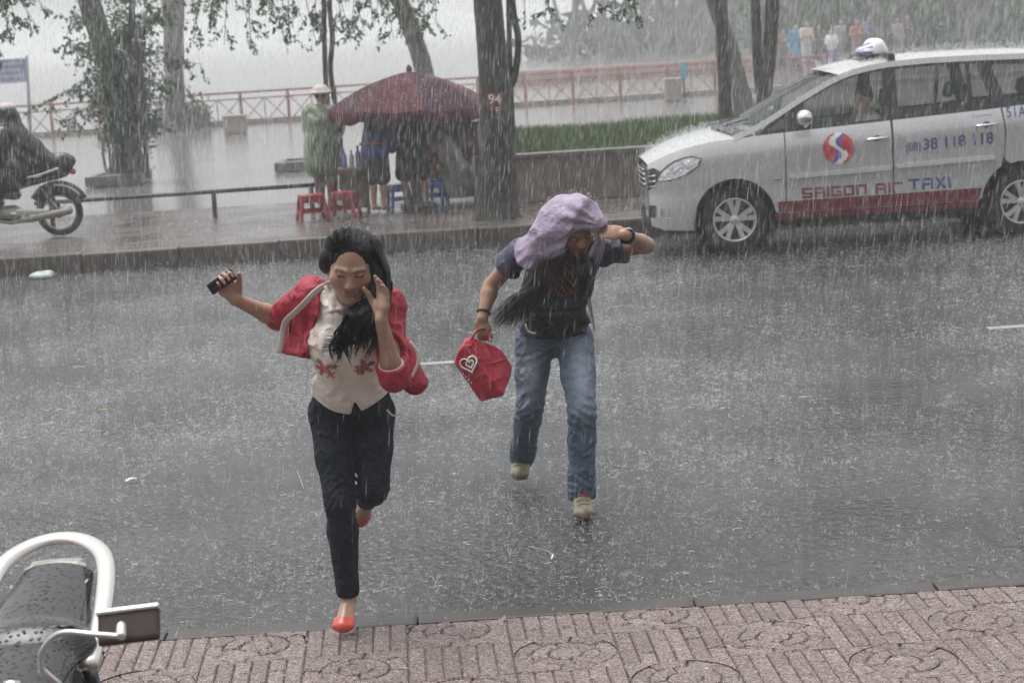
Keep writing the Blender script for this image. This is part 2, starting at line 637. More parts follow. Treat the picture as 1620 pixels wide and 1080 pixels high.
class SDF:
    def __init__(s, vox=0.005, k=0.015):
        s.vox, s.k, s.ops = vox, k, []
        s.lo = np.array([1e9] * 3); s.hi = -s.lo

    def _grow(s, lo, hi):
        s.lo = np.minimum(s.lo, lo); s.hi = np.maximum(s.hi, hi)

    def cap(s, a, b, ra, rb=None, k=None, sub=False):
        rb = ra if rb is None else rb
        a, b = V3(a), V3(b); R = max(ra, rb)
        lo, hi = np.minimum(a, b) - R, np.maximum(a, b) + R
        if not sub: s._grow(lo, hi)
        def f(x, y, z):
            ab = b - a; L = float(ab @ ab) + 1e-12
            t = np.clip(((x - a[0]) * ab[0] + (y - a[1]) * ab[1] + (z - a[2]) * ab[2]) / L, 0, 1)
            return np.sqrt((x - a[0] - t * ab[0]) ** 2 + (y - a[1] - t * ab[1]) ** 2 + (z - a[2] - t * ab[2]) ** 2) - (ra + (rb - ra) * t)
        s.ops.append((sub, f, lo, hi, s.k if k is None else k)); return s

    def chain(s, pts, rs, k=None):
        for i in range(len(pts) - 1):
            s.cap(pts[i], pts[i + 1], rs[i], rs[i + 1], k)
        return s

    def eseg(s, a, b, A, B, u, k=None, sub=False):
        """tapered limb of elliptical section: A=(ru,rv) at a, B at b, u = direction of ru"""
        a, b = V3(a), V3(b); ab = b - a; L = np.linalg.norm(ab) + 1e-9; w = ab / L
        u = V3(u); u = u - w * (u @ w); u /= np.linalg.norm(u); v = np.cross(w, u)
        R = max(*A, *B)
        lo, hi = np.minimum(a, b) - R, np.maximum(a, b) + R
        if not sub: s._grow(lo, hi)
        def f(x, y, z):
            dx, dy, dz = x - a[0], y - a[1], z - a[2]
            h = dx * w[0] + dy * w[1] + dz * w[2]
            t = np.clip(h / L, 0, 1); ax = h - t * L
            U = A[0] + (B[0] - A[0]) * t; Vv = A[1] + (B[1] - A[1]) * t
            pu = dx * u[0] + dy * u[1] + dz * u[2]; pv = dx * v[0] + dy * v[1] + dz * v[2]
            mn = np.minimum(U, Vv)
            return (np.sqrt((pu / U) ** 2 + (pv / Vv) ** 2 + (ax / mn) ** 2) - 1) * mn
        s.ops.append((sub, f, lo, hi, s.k if k is None else k)); return s

    def ell(s, c, r, fr=None, k=None, sub=False):
        c = V3(c); R = max(r)
        M = np.eye(3) if fr is None else np.array(fr, np.float32)   # rows: local axes
        lo, hi = c - R, c + R
        if not sub: s._grow(lo, hi)
        def f(x, y, z):
            dx, dy, dz = x - c[0], y - c[1], z - c[2]
            q = [(dx * M[i][0] + dy * M[i][1] + dz * M[i][2]) / r[i] for i in range(3)]
            k0 = np.sqrt(q[0] ** 2 + q[1] ** 2 + q[2] ** 2)
            k1 = np.sqrt((q[0] / r[0]) ** 2 + (q[1] / r[1]) ** 2 + (q[2] / r[2]) ** 2) + 1e-9
            return k0 * (k0 - 1) / k1
        s.ops.append((sub, f, lo, hi, s.k if k is None else k)); return s

    def cut(s, p, n, k=0.004):
        """keep the side that n points away from"""
        p, n = V3(p), V3(n); n = n / np.linalg.norm(n)
        s.ops.append(('cut', lambda x, y, z: (x - p[0]) * n[0] + (y - p[1]) * n[1] + (z - p[2]) * n[2], None, None, k)); return s

    def fn(s, f):
        """f(D, x, y, z) -> new D"""
        s.ops.append(('fn', f, None, None, 0)); return s

    def shell(s, t):
        return s.fn(lambda D, x, y, z: np.abs(D + t / 2) - t / 2)

    def mesh(s, name, col=None, relax=1):
        h = s.vox
        lo = s.lo - 4 * h - .012; hi = s.hi + 4 * h + .012
        n = np.ceil((hi - lo) / h).astype(int) + 1
        ax = [np.arange(n[i], dtype=np.float32) * h + np.float32(lo[i]) for i in range(3)]
        D = np.full(n, .2, np.float32)
        for op, f, l, hh, k in s.ops:
            if op == 'fn':
                D = f(D, ax[0][:, None, None], ax[1][None, :, None], ax[2][None, None, :]).astype(np.float32); continue
            if op == 'cut':
                d = f(ax[0][:, None, None], ax[1][None, :, None], ax[2][None, None, :])
                D = np.maximum(D, d); continue
            pad = k + 5 * h + .01
            i0 = np.clip(((l - pad - lo) / h).astype(int), 0, n - 1); i1 = np.clip(((hh + pad - lo) / h).astype(int) + 2, 1, n)
            sl = tuple(slice(i0[i], i1[i]) for i in range(3))
            d = f(ax[0][sl[0], None, None], ax[1][None, sl[1], None], ax[2][None, None, sl[2]])
            if d.size == 0: continue
            Dl = D[sl]
            k = max(k, 1e-4)
            if op:   # subtract
                d = -d
                g = np.clip(.5 - .5 * (Dl - d) / k, 0, 1)
                D[sl] = Dl + (d - Dl) * g + k * g * (1 - g)
            else:
                g = np.clip(.5 + .5 * (Dl - d) / k, 0, 1)
                D[sl] = Dl + (d - Dl) * g - k * g * (1 - g)
        V, Q = surface_nets(D)
        V = V * h + lo
        if relax: V = relax_mesh(V, Q, relax)
        me = np_mesh(name, V, Q, True)
        if col is not None:
            set_col(me, col(V))
        return me


def surface_nets(D):
    ins = D < 0
    nx, ny, nz = D.shape
    cnt = np.zeros((nx - 1, ny - 1, nz - 1), np.int8)
    offs = [(a, b, c) for a in (0, 1) for b in (0, 1) for c in (0, 1)]
    for a, b, c in offs:
        cnt += ins[a:nx - 1 + a, b:ny - 1 + b, c:nz - 1 + c]
    act = (cnt > 0) & (cnt < 8)
    idx = np.full(act.shape, -1, np.int32)
    C = np.argwhere(act)
    idx[act] = np.arange(len(C))
    vals = np.stack([D[C[:, 0] + a, C[:, 1] + b, C[:, 2] + c] for a, b, c in offs], 1)
    acc = np.zeros((len(C), 3), np.float32); num = np.zeros(len(C), np.float32)
    for i in range(8):
        for j in range(i + 1, 8):
            oi, oj = np.array(offs[i]), np.array(offs[j])
            if np.abs(oi - oj).sum() != 1: continue
            m = (vals[:, i] < 0) != (vals[:, j] < 0)
            den = vals[:, i] - vals[:, j]
            t = np.where(m, vals[:, i] / np.where(np.abs(den) < 1e-12, 1, den), 0)
            acc += np.where(m[:, None], oi[None] + t[:, None] * (oj - oi)[None], 0); num += m
    V = C + acc / np.maximum(num, 1)[:, None]
    quads = []
    for axis in range(3):
        o1, o2 = (axis + 1) % 3, (axis + 2) % 3
        s0 = [slice(1, -1)] * 3; s0[axis] = slice(0, -1)
        s1 = [slice(1, -1)] * 3; s1[axis] = slice(1, None)
        A, B = ins[tuple(s0)], ins[tuple(s1)]
        ch = np.argwhere(A != B)
        if len(ch) == 0: continue
        fl = A[tuple(ch.T)]
        base = ch.copy(); base[:, o1] += 1; base[:, o2] += 1
        def g(d1, d2):
            q = base.copy(); q[:, o1] -= d1; q[:, o2] -= d2
            return idx[q[:, 0], q[:, 1], q[:, 2]]
        q = np.stack([g(1, 1), g(0, 1), g(0, 0), g(1, 0)], 1)
        q[~fl] = q[~fl][:, ::-1]
        quads.append(q)
    Q = np.concatenate(quads)
    return V.astype(np.float32), Q[(Q >= 0).all(1)]


def relax_mesh(V, Q, it):
    e = np.concatenate([Q[:, [0, 1]], Q[:, [1, 2]], Q[:, [2, 3]], Q[:, [3, 0]]])
    for _ in range(it):
        acc = np.zeros_like(V); n = np.zeros(len(V), np.float32)
        for k in range(3):
            acc[:, k] = np.bincount(e[:, 0], V[e[:, 1], k], len(V)) + np.bincount(e[:, 1], V[e[:, 0], k], len(V))
        n = np.bincount(e[:, 0], minlength=len(V)) + np.bincount(e[:, 1], minlength=len(V))
        V = V * .5 + .5 * acc / np.maximum(n, 1)[:, None]
    return V.astype(np.float32)


# ------------------------------------------------------------------ people
def frame(f, u):
    """rows right, forward, up; x right as seen by the one who faces f"""
    f = Vector(f).normalized(); r = f.cross(Vector(u)).normalized(); u = r.cross(f)
    return r, f, u


SKIN = (0.36, 0.215, 0.15)
LIPS = (0.27, 0.10, 0.08)
HAIRC = (0.012, 0.010, 0.010)


def add_head(S, c, fr, s=1.0, ears=True):
    r, f, u = fr
    L = lambda x, y, z: Vector(c) + (r * x + f * y + u * z) * s
    M = [tuple(r), tuple(f), tuple(u)]
    E = lambda p, q, k=.012, sub=False: S.ell(L(*p), tuple(t * s for t in q), M, k, sub)
    E((0, -.012, .022), (.074, .092, .086), .02)
    E((0, .018, -.028), (.065, .066, .078), .025)
    for q in (-1, 1):
        S.cap(L(q * .050, .008, -.045), L(q * .018, .060, -.094), .020 * s, .018 * s, .02)
        E((q * .040, .055, -.026), (.027, .020, .024), .03)
        S.cap(L(q * .014, .084, .017), L(q * .044, .068, .016), .0085 * s, .008 * s, .012)
        E((q * .031, .092, -.001), (.017, .012, .009), .009, True)
        S.ell(L(q * .031, .073, -.001), (.0145 * s,) * 3, None, .004)
        E((q * .0115, .087, -.039), (.0085, .010, .007), .006)
        if ears: E((q * .074, -.008, -.012), (.010, .022, .032), .006)
    E((0, .062, -.098), (.024, .022, .017), .016)
    S.cap(L(0, .080, .002), L(0, .096, -.034), .0080 * s, .0115 * s, .010)
    S.cap(L(-.019, .076, -.0625), L(.019, .076, -.0625), .0065 * s, .0065 * s, .006)
    S.cap(L(-.014, .076, -.0735), L(.014, .076, -.0735), .0070 * s, .0070 * s, .006)
    return L


def face_col(V, c, fr, s=1.0, skin=SKIN, lips=LIPS, squint=True):
    r, f, u = [np.array(tuple(t)) for t in fr]
    q = (V - np.array(tuple(c))) / s
    x, y, z = q @ r, q @ f, q @ u
    C = np.tile(np.array(skin), (len(V), 1))
    def put(m, col, a=1.0):
        C[m] = C[m] * (1 - a) + np.array(col) * a
    ax = np.abs(x)
    front = (y > .05)
    cheek = front & (ax > .02) & (ax < .055) & (z < -.012) & (z > -.05)
    put(cheek, (skin[0] * 1.04, skin[1] * .86, skin[2] * .84), .6)
    put(front & (ax < .021) & (z < -.0575) & (z > -.0795) & (y > .071), lips, .7)
    put(front & (ax > .013) & (ax < .050) & (np.abs(z - (.019 - ((ax - .033) / .03) ** 2 * .004)) < .0042), (.03, .02, .016), .6)
    put(front & (ax > .016) & (ax < .046) & (np.abs(z + .001 - ((ax - .03) * .12)) < .0036), (.018, .013, .012), .85)
    put(front & (np.abs(ax - .011) < .005) & (np.abs(z + .0475) < .0035), (.09, .035, .028), .7)
    return C


def add_hand(S, w, d, n, side, curl=(.5, .5, .5, .5), spread=.10, thumb=(.6, .5), s=1.0):
    """w wrist, d towards the fingers, n out of the palm; side +1 puts the thumb towards d x n"""
    d = Vector(d).normalized(); n = Vector(n); n = (n - d * n.dot(d)).normalized(); t = d.cross(n) * side
    S.eseg(w, w + d * .05 * s, (.024 * s, .017 * s), (.036 * s, .015 * s), t, .012)
    S.eseg(w + d * .045 * s, w + d * .078 * s, (.037 * s, .015 * s), (.039 * s, .013 * s), t, .008)
    tips = []
    for i, (off, ln) in enumerate(((.029, .070), (.010, .079), (-.010, .074), (-.028, .058))):
        p = w + d * .084 * s + t * off * s
        a = curl[i]; ang = 0
        rad = (.0092 if i < 3 else .008) * s
        dr = (d + t * off * spread * 30 * .12).normalized()
        for j, (fr_, c_) in enumerate(((.46, .8), (.30, 1.15), (.24, .8))):
            ang += a * c_
            q = p + (dr * math.cos(ang) + n * math.sin(ang)) * ln * fr_ * s
            S.cap(p, q, rad * (1 - .1 * j), rad * (.92 - .1 * j), .004)
            p = q
        tips.append(p)
    p = w + d * .022 * s + t * .026 * s
    a1 = thumb[0]
    v1 = (d * math.cos(a1) + t * math.sin(a1) + n * thumb[1] * .6).normalized()
    q = p + v1 * .044 * s
    S.cap(p, q, .0155 * s, .0115 * s, .010)
    v2 = (d * .8 + t * .25 * math.sin(a1) + n * thumb[1]).normalized()
    S.cap(q, q + v2 * .030 * s, .0110 * s, .0100 * s, .004)
    S.cap(q + v2 * .030 * s, q + (v2 * .030 + (v2 + n * .2) * .024) * s, .0100 * s, .0080 * s, .004)
    return tips


def add_leg(S, h, k, a, sc=1.0, off=0.0, upto=1.0, kk=.02, knee_f=None, ends=None):
    """thigh, knee, calf; off puffs it out to trouser size"""
    h, k, a = Vector(h), Vector(k), Vector(a)
    S.cap(h, lerp(h, k, .5), .080 * sc + off, .067 * sc + off, kk)
    S.cap(lerp(h, k, .5), k, .067 * sc + off, .051 * sc + off, kk)
    back = Vector((0, 1, 0)) if knee_f is None else -Vector(knee_f)
    c = lerp(k, a, .30) + back * .012 * sc
    S.cap(k, c, .050 * sc + off, .051 * sc + off, kk)
    e = ends if ends is not None else .031 * sc + off
    if upto >= 1: S.cap(c, a, .051 * sc + off, e, kk)
    elif upto > .55: S.cap(c, lerp(k, a, (upto - .5) * 2), .051 * sc + off, e, kk)


def add_arm(S, sh, e, w, sc=1.0, off=0.0, upto=2.0, kk=.015):
    sh, e, w = Vector(sh), Vector(e), Vector(w)
    if upto >= 1:
        S.cap(sh, e, .046 * sc + off, .036 * sc + off, kk)
        if upto > 1:
            t = min(1, upto - 1)
            m = lerp(e, w, .25)
            S.cap(e, m, .036 * sc + off, .037 * sc + off, kk)
            S.cap(m, lerp(e, w, t), .037 * sc + off, (.037 + (.024 - .037) * t) * sc + off, kk)
    else:
        S.cap(sh, lerp(sh, e, upto), .046 * sc + off, (.046 - .010 * upto) * sc + off, kk)


def add_torso(S, J, sc=1.0, off=0.0, kk=.03, low=True, top=True, wd=1.0):
    pel, wst, chs, nk = [Vector(J[t]) for t in ('pelvis', 'waist', 'chest', 'neck')]
    us = (Vector(J['shL']) - Vector(J['shR'])).normalized(); uh = (Vector(J['hipL']) - Vector(J['hipR'])).normalized()
    um = (us + uh).normalized()
    if low: S.eseg(pel, lerp(pel, wst, .5), (.150 * sc * wd + off, .100 * sc + off), (.135 * sc * wd + off, .092 * sc + off), uh, kk)
    S.eseg(lerp(pel, wst, .4), wst, (.138 * sc * wd + off, .094 * sc + off), (.115 * sc * wd + off, .085 * sc + off), um, kk)
    S.eseg(wst, chs, (.115 * sc * wd + off, .085 * sc + off), (.140 * sc * wd + off, .098 * sc + off), um, kk)
    up = lerp(chs, nk, .72)
    S.eseg(chs, up, (.142 * sc * wd + off, .098 * sc + off), (.110 * sc * wd + off, .066 * sc + off), us, kk)
    if top:
        for q in ('shL', 'shR'):
            S.cap(up, J[q], .052 * sc + off, .047 * sc + off, kk)


def add_foot(S, a, toe, sc=1.0, off=0.0, heel=True):
    a, t = Vector(a), Vector(toe)
    d = (t - a); d.z *= 1
    hl = a + Vector((0, 0, -.035 * sc)) - d.normalized() * .03 * sc
    S.cap(a, hl, .030 * sc + off, .026 * sc + off, .012)
    S.eseg(lerp(a, t, .25) + Vector((0, 0, -.012)), t, (.034 * sc + off, .026 * sc + off), (.040 * sc + off, .017 * sc + off), d.cross(Vector((0, 0, 1))), .02)
    S.cap(hl, t, .022 * sc + off, .018 * sc + off, .015)
# ================================================================== the woman in the cream blouse and red cardigan
def J_(d):
    return {k: at(*v) for k, v in d.items()}


M_SKIN = mat_vcol('skin', 0.27, 0.16, 22, 0.5, 0.12, 120, .002, sss=0.15)
M_BLOUSE = mat_vcol('blouse_cotton', 0.6, 0.06, 18, 0.3, 0.35, 22, .012)
M_CREAM = mat_simple('cream_trim', (0.52, 0.47, 0.42), 0.6, var=0.1, bstr=0.3, bscale=40)
M_RED = mat_simple('red_knit', (0.33, 0.010, 0.032), 0.6, var=0.25, nscale=9, bstr=0.5, bscale=35, bdist=.012)
M_DENIM_DK = mat_simple('navy_denim', (0.0065, 0.0105, 0.021), 0.8, spec=.3, var=0.45, nscale=14, bstr=0.5, bscale=26, bdist=.012, stretch=(1, 1, 1))
M_HAIR = mat_simple('black_hair', (.006, .0055, .006), 0.30, spec=.22, var=0.4, nscale=40, bstr=0.6, bscale=140, bdist=.004, stretch=(1.5, 1.5, .25))
M_REDSHOE = mat_simple('red_shoe_leather', (0.55, 0.07, 0.045), 0.25, var=0.15, spec=.6)
M_BLACK = mat_simple('black_plastic', (0.013, 0.013, 0.014), 0.22, var=0.1)
M_EYEWHITE = mat_simple('eye_white', (0.55, 0.50, 0.46), 0.2, var=0)

for m_, sc_, st_ in ((M_BLOUSE, 8, .4), (M_RED, 9, .4), (M_DENIM_DK, 14, .5)): crease(m_, sc_, st_)
J = J_(dict(head=(555, 420, 6.98), neck=(554, 487, 7.07), chest=(554, 545, 7.12), waist=(556, 612, 7.24), pelvis=(557, 652, 7.33),
            shR=(494, 466, 7.13), shL=(614, 484, 7.10), elR=(438, 503, 7.33), wrR=(373, 474, 7.20),
            elL=(622, 592, 6.96), wrL=(603, 505, 6.86),
            hipR=(523, 655, 7.32), hipL=(590, 653, 7.35), knR=(538, 796, 7.15), anR=(551, 945, 7.20), toR=(543, 990, 7.085),
            knL=(591, 772, 7.20), anL=(579, 790, 7.55), toL=(569, 824, 7.62)))
HF = frame((0.02, -.945, -.32), (.09, 0, 1))
woman = empty('person', (J['toR'].x, J['toR'].y, PZ))
tag(woman, 'woman in cream flowered blouse, open red cardigan and dark jeans running onto the paving', 'person')


def P_(o):
    """hang a mesh built in world coordinates under the figure's empty"""
    o.matrix_parent_inverse = o.parent.matrix_basis.inverted() if o.parent else Matrix()
    return o


def part(me, name, mat, parent):
    o = link(name, me, mat, parent)
    par = parent
    loc = Vector((0, 0, 0))
    m = Matrix()
    while par is not None:
        m = par.matrix_basis @ m if par.parent is None else par.parent.matrix_basis @ m
        par = par.parent
    root = parent
    while root.parent is not None: root = root.parent
    if parent is root:
        o.matrix_parent_inverse = root.matrix_basis.inverted()
    return o


S = SDF(.0047, .015)
add_torso(S, J, .93)
S.cap(J['neck'] - Vector((0, 0, .02)), J['head'] + Vector((0, .035, -.06)), .047, .045, .03)
add_head(S, J['head'], HF, 1.05)
for q in 'RL':
    add_arm(S, J['sh' + q], J['el' + q], J['wr' + q], .93)
    add_leg(S, J['hip' + q], J['kn' + q], J['an' + q], .93)
    add_foot(S, J['an' + q], J['to' + q], .9)
dR, nR = Vector((-.46, -.12, .88)).normalized(), Vector((.35, -.92, .1))
nR = (nR - dR * nR.dot(dR)).normalized()
tR = dR.cross(nR)
tipsR = add_hand(S, J['wrR'], dR, nR, 1, (.98, 1.0, 1.02, 1.05), .1, (.55, 1.1), .98)
tipsL = add_hand(S, J['wrL'], Vector((.16, .02, .97)), Vector((-.75, -.55, .15)), -1, (.22, .30, .36, .42), .25, (.55, .55), .98)
part(S.mesh('body', lambda V: face_col(V, J['head'], HF, 1.05)), 'body', M_SKIN, woman)

# blouse
S = SDF(.0056, .02)
TZ = lambda px, py, Y: at(px, py, Y).z
add_torso(S, J, .98, .012, .03, True, False)
up = lerp(J['chest'], J['neck'], .72)
for q in 'RL':
    S.cap(up, J['sh' + q], .056, .050, .03)
    S.cap(J['sh' + q], lerp(J['sh' + q], J['el' + q], .40), .046, .041, .02)
for q in (-1, 1):   # bust
    S.ell(J['chest'] + Vector((q * .060, -.052, .012)), (.060, .054, .058), None, .05)
hemz = at(556, 655, 7.25).z
S.eseg(J['waist'], Vector((J['pelvis'].x, J['pelvis'].y - .01, hemz)), (.128, .098), (.165, .125), Vector((1, 0, 0)), .03)
cx = J['pelvis'].x


def blouse_shape(D, x, y, z):
    fold = .0045 * np.sin((x * 60 + z * 28 + np.sin(z * 30) * 1.3)) * np.clip((J['chest'].z - z) / .1 + .4, 0, 1) + .004 * fbm((x, y, z), 42, 3)
    D = D + fold
    dx = np.abs(x - (cx + .028))
    hem = hemz + .012 + np.clip(.020 - dx, 0, 1) * 2.6 + 2.2 * np.clip(np.abs(x - cx - .01) - .02, 0, 1) ** 2 + .25 * np.abs(x - cx) + .02 * (y > J['pelvis'].y)
    D = np.maximum(D, hem - z)
    nk = J['neck']
    return np.maximum(D, -(np.sqrt((x - nk.x) ** 2 + (y - nk.y + .012) ** 2 + ((z - nk.z - .022) * .8) ** 2) - .060))


S.fn(blouse_shape)


def blouse_col(V):
    C = np.tile(np.array((.66, .605, .55)), (len(V), 1))
    fl = [(at(509, 588, 7.0), .036, (.42, .12, .10)), (at(520, 597, 7.0), .022, (.50, .17, .15)), (at(576, 583, 7.0), .034, (.30, .13, .11)), (at(567, 588, 7.0), .02, (.36, .13, .12)),
          (at(502, 575, 7.0), .014, (.14, .12, .08)), (at(528, 582, 7.0), .015, (.13, .12, .08)), (at(588, 577, 7.0), .012, (.12, .11, .08)), (at(497, 532, 7.0), .014, (.50, .30, .22)),
          (at(545, 536, 7.0), .014, (.45, .2, .16)), (at(590, 540, 7.0), .016, (.42, .15, .13)), (at(500, 548, 7.0), .010, (.40, .25, .18))]
    for p, r, c in fl:
        d2 = np.sqrt((V[:, 0] - p.x) ** 2 + (V[:, 2] - p.z) ** 2)
        ang = np.arctan2(V[:, 2] - p.z, V[:, 0] - p.x)
        m = (d2 < r * (.72 + .3 * np.cos(5 * ang + p.x * 40))) & (V[:, 1] < J['waist'].y)
        C[m] = np.array(c) * (1 + .25 * np.sin(V[m, 0:1] * 420))
    return C


blouse = part(S.mesh('blouse', blouse_col, 2), 'blouse', M_BLOUSE, woman)
# collar
for q, pts in ((0, [(530, 452, 7.06), (516, 455, 7.0), (524, 492, 6.93), (541, 489, 6.95), (530, 470, 6.97)]),
               (1, [(585, 468, 7.03), (594, 472, 7.0), (590, 492, 6.97), (571, 500, 6.95)])):
    S = SDF(.004, .012)
    P = [at(*p) for p in pts]
    for i in range(len(P)):
        S.cap(P[i], P[(i + 1) % len(P)], .005, .005, .02)
    c = sum(P, Vector()) / len(P)
    for i in range(len(P)):
        S.cap(lerp(P[i], c, .4), c, .005, .005, .02)
    part(S.mesh('collar'), 'collar', M_CREAM, blouse)

# cardigan: back and shoulders, two sleeves, front edges
S = SDF(.0056, .02)
add_torso(S, J, 1.0, .021, .03, False, True)


def cardi(D, x, y, z):
        # open front: take away what lies before the body between the two edges
    t = np.clip((J['neck'].z - z) / .35, 0, 1)
    xl = lerp(at(502, 460, 7.0).x, at(480, 500, 7.0).x, np.clip(t * 3.5, 0, 1)); xr = at(606, 500, 7.0).x + .012 * t
    front = (y < J['neck'].y + .03 + .30 * t)
    mid = np.minimum(x - xl, xr - x)
    D = np.maximum(D, np.where(front, mid, -1))
    D = np.maximum(D, np.where(x < J['neck'].x, at(480, 566, 7.1).z, at(630, 560, 7.1).z) - z)
    nk = J['neck']
    return np.maximum(D, -(np.sqrt((x - nk.x) ** 2 + (y - nk.y + .02) ** 2 + ((z - nk.z - .03) * .7) ** 2) - .085))


S.fn(cardi)
add_arm(S, J['shR'], J['elR'], J['wrR'], 1.0, .014, 1.0, .02)
add_arm(S, J['shL'], J['elL'], J['wrL'], 1.0, .014, 1.10, .02)
S.cap(lerp(J['shL'], J['elL'], .55), J['elL'] + Vector((.010, .0, -.010)), .050, .054, .02)
S.fn(lambda D, x, y, z: D + .0020 * np.sin(z * 120 + x * 60 + 4 * fbm((x, y, z), 25, 1)) + .0025 * fbm((x, y, z), 55, 5))
wd_ = (J['wrL'] - J['elL']).normalized()
wr_ = (J['elR'] - J['shR']).normalized()


def end_cut(S, p, d, rad):
    """open the sleeve mouth: a flat cut at p, only near p"""
    S.fn(lambda D, x, y, z: np.maximum(D, np.where((x - p.x - d.x * rad * .7) ** 2 + (y - p.y - d.y * rad * .7) ** 2 + (z - p.z - d.z * rad * .7) ** 2 < rad * rad, (x - p.x) * d.x + (y - p.y) * d.y + (z - p.z) * d.z, -1)))


end_cut(S, J['elL'] + wd_ * .045, wd_, .085)
end_cut(S, J['elR'] + wr_ * .005, wr_, .10)
card = part(S.mesh('cardigan', None, 1), 'cardigan', M_RED, woman)


def sheet_patch(top, bot, n=18, m=10, bulge=0.0, th=.004, name='flap'):
    """cloth panel between two edges, with thickness"""
    A, B = catmull(top, 8), catmull(bot, 8)
    V, Q = [], []
    for side in (0, 1):
        for i in range(n + 1):
            a = A[round(i * (len(A) - 1) / n)]; b = B[round(i * (len(B) - 1) / n)]
            for j in range(m + 1):
                t = j / m
                p = lerp(a, b, t)
                p = p + Vector((0, 1, 0)) * (bulge * math.sin(math.pi * t) + .006 * math.sin(i * 1.1 + t * 4) + side * th)
                V.append(p)
    N = (n + 1) * (m + 1)
    for i in range(n):
        for j in range(m):
            a = i * (m + 1) + j
            Q.append((a, a + 1, a + m + 2, a + m + 1)); Q.append((N + a, N + a + m + 1, N + a + m + 2, N + a + 1))
    for i in range(n):
        a = i * (m + 1); Q.append((a, a + m + 1, N + a + m + 1, N + a))
        a += m; Q.append((a, N + a, N + a + m + 1, a + m + 1))
    for j in range(m):
        Q.append((j, N + j, N + j + 1, j + 1))
        a = n * (m + 1) + j; Q.append((a, a + 1, N + a + 1, N + a))
    return np_mesh(name, [tuple(v) for v in V], Q, True)


part(sheet_patch([at(500, 462, 7.05), at(478, 482, 7.08), at(446, 510, 7.18)], [at(491, 568, 7.08), at(468, 564, 7.12), at(438, 557, 7.20)], bulge=.03), 'front_panel', M_RED, woman)


def strip(pts, w, mat, name, parent, up=(0, -1, 0), flat=.32):
    mb = MB().tube(catmull(pts, 8), w, 10, True, flat, up)
    me = mb.mesh(name); me.polygons.foreach_set('use_smooth', np.ones(len(me.polygons), bool))
    return part(me, name, mat, parent)


strip([at(526, 447, 7.05), at(510, 454, 7.00), at(496, 464, 6.985), at(484, 477, 6.99), at(468, 493, 7.04), at(453, 507, 7.12), at(448, 522, 7.165), at(446, 540, 7.18), at(442, 557, 7.19)], .0115, M_CREAM, 'trim', card)
# cuffs: rings of cream lining at the sleeve mouths
for e, d, r, o_ in ((J['elR'], wr_, .044, .004), (J['elL'], wd_, .042, .038)):
    c = e + d * o_
    u = d.cross(Vector((0, 0, 1))).normalized(); w = d.cross(u)
    mb = MB().tube([c + (u * math.cos(a) + w * math.sin(a)) * r for a in np.linspace(0, 2 * math.pi, 25)], .0085, 8, False)
    me = mb.mesh('cuff'); me.polygons.foreach_set('use_smooth', np.ones(len(me.polygons), bool))
    part(me, 'cuff', M_CREAM, card)

# jeans
S = SDF(.0056, .02)
S.eseg(J['pelvis'], lerp(J['pelvis'], J['waist'], .8), (.155, .108), (.138, .100), Vector((1, 0, 0)), .03)
for q in 'RL':
    add_leg(S, J['hip' + q], J['kn' + q], J['an' + q], .95, .007, 1.0, .022, None, .042)


def jean_folds(D, x, y, z):
    D = D + .0022 * fbm((x, y, z), 55, 8)
    for kn in (J['knR'], J['knL']):
        g = np.exp(-((z - kn.z) / .07) ** 2 - ((x - kn.x) / .09) ** 2)
        D = D + g * .0035 * np.sin(z * 190 + 14 * np.sin(x * 22) + 50 * (x - kn.x) + 3 * fbm((x, y, z), 30, 2))
    a = J['anR']
    D = D + np.exp(-((z - a.z - .06) / .05) ** 2 - ((x - a.x) / .08) ** 2) * .0016 * np.sin(z * 230 + x * 150)
    return D


S.fn(jean_folds)
for q in 'RL':
    d = (J['an' + q] - J['kn' + q]).normalized()
    a = J['an' + q]
    S.fn(lambda D, x, y, z, d=d, a=a: np.maximum(D, np.where((x - a.x) ** 2 + (y - a.y) ** 2 + (z - a.z) ** 2 < .012, (x - a.x) * d.x + (y - a.y) * d.y + (z - a.z) * d.z + .012, -1)))
jns = part(S.mesh('jeans', None, 1), 'jeans', M_DENIM_DK, woman)
strip([at(612, 648, 7.24), at(622, 657, 7.25), at(632, 655, 7.28)], .004, M_CREAM, 'pocket_edge', jns)
# shoes: low red flats
for q in 'RL':
    S = SDF(.004, .012)
    add_foot(S, J['an' + q] + (J['to' + q] - J['an' + q]) * .03, J['to' + q] , .95, .005)
    a, t = J['an' + q], J['to' + q]
    d = (t - a).normalized()
    n = Vector((0, -.35, 1)).normalized() if q == 'R' else Vector((0, -1, .2)).normalized()
    S.cut(lerp(a, t, .72) + n * .006, (n - d * 1.1))
    part(S.mesh('shoe'), 'shoe', M_REDSHOE, woman)

# hair: combed back, heavy fall over her left shoulder
S = SDF(.0045, .02)
r, f, u = HF
L = lambda x, y, z: J['head'] + r * x + f * y + u * z
M = [tuple(r), tuple(f), tuple(u)]
S.ell(L(0, -.024, .034), (.087, .103, .092), M, .02)
S.ell(L(.078, -.02, .012), (.036, .045, .05), M, .02)       # tucked roll over her right ear
S.ell(L(.088, -.02, -.012), (.022, .03, .026), M, .012)
fall = [at(585, 395, 7.02), at(597, 432, 6.98), at(598, 470, 6.95), at(584, 505, 6.93), at(568, 528, 6.92), at(560, 540, 6.92)]
S.chain(fall, [.052, .040, .042, .042, .030, .010], .03)
S.chain([at(572, 478, 6.97), at(558, 502, 6.93), at(546, 524, 6.92), at(540, 534, 6.92)], [.030, .030, .020, .008], .025)
S.chain([at(590, 440, 6.99), at(578, 478, 6.97), at(566, 500, 6.93)], [.022, .03, .03], .02)


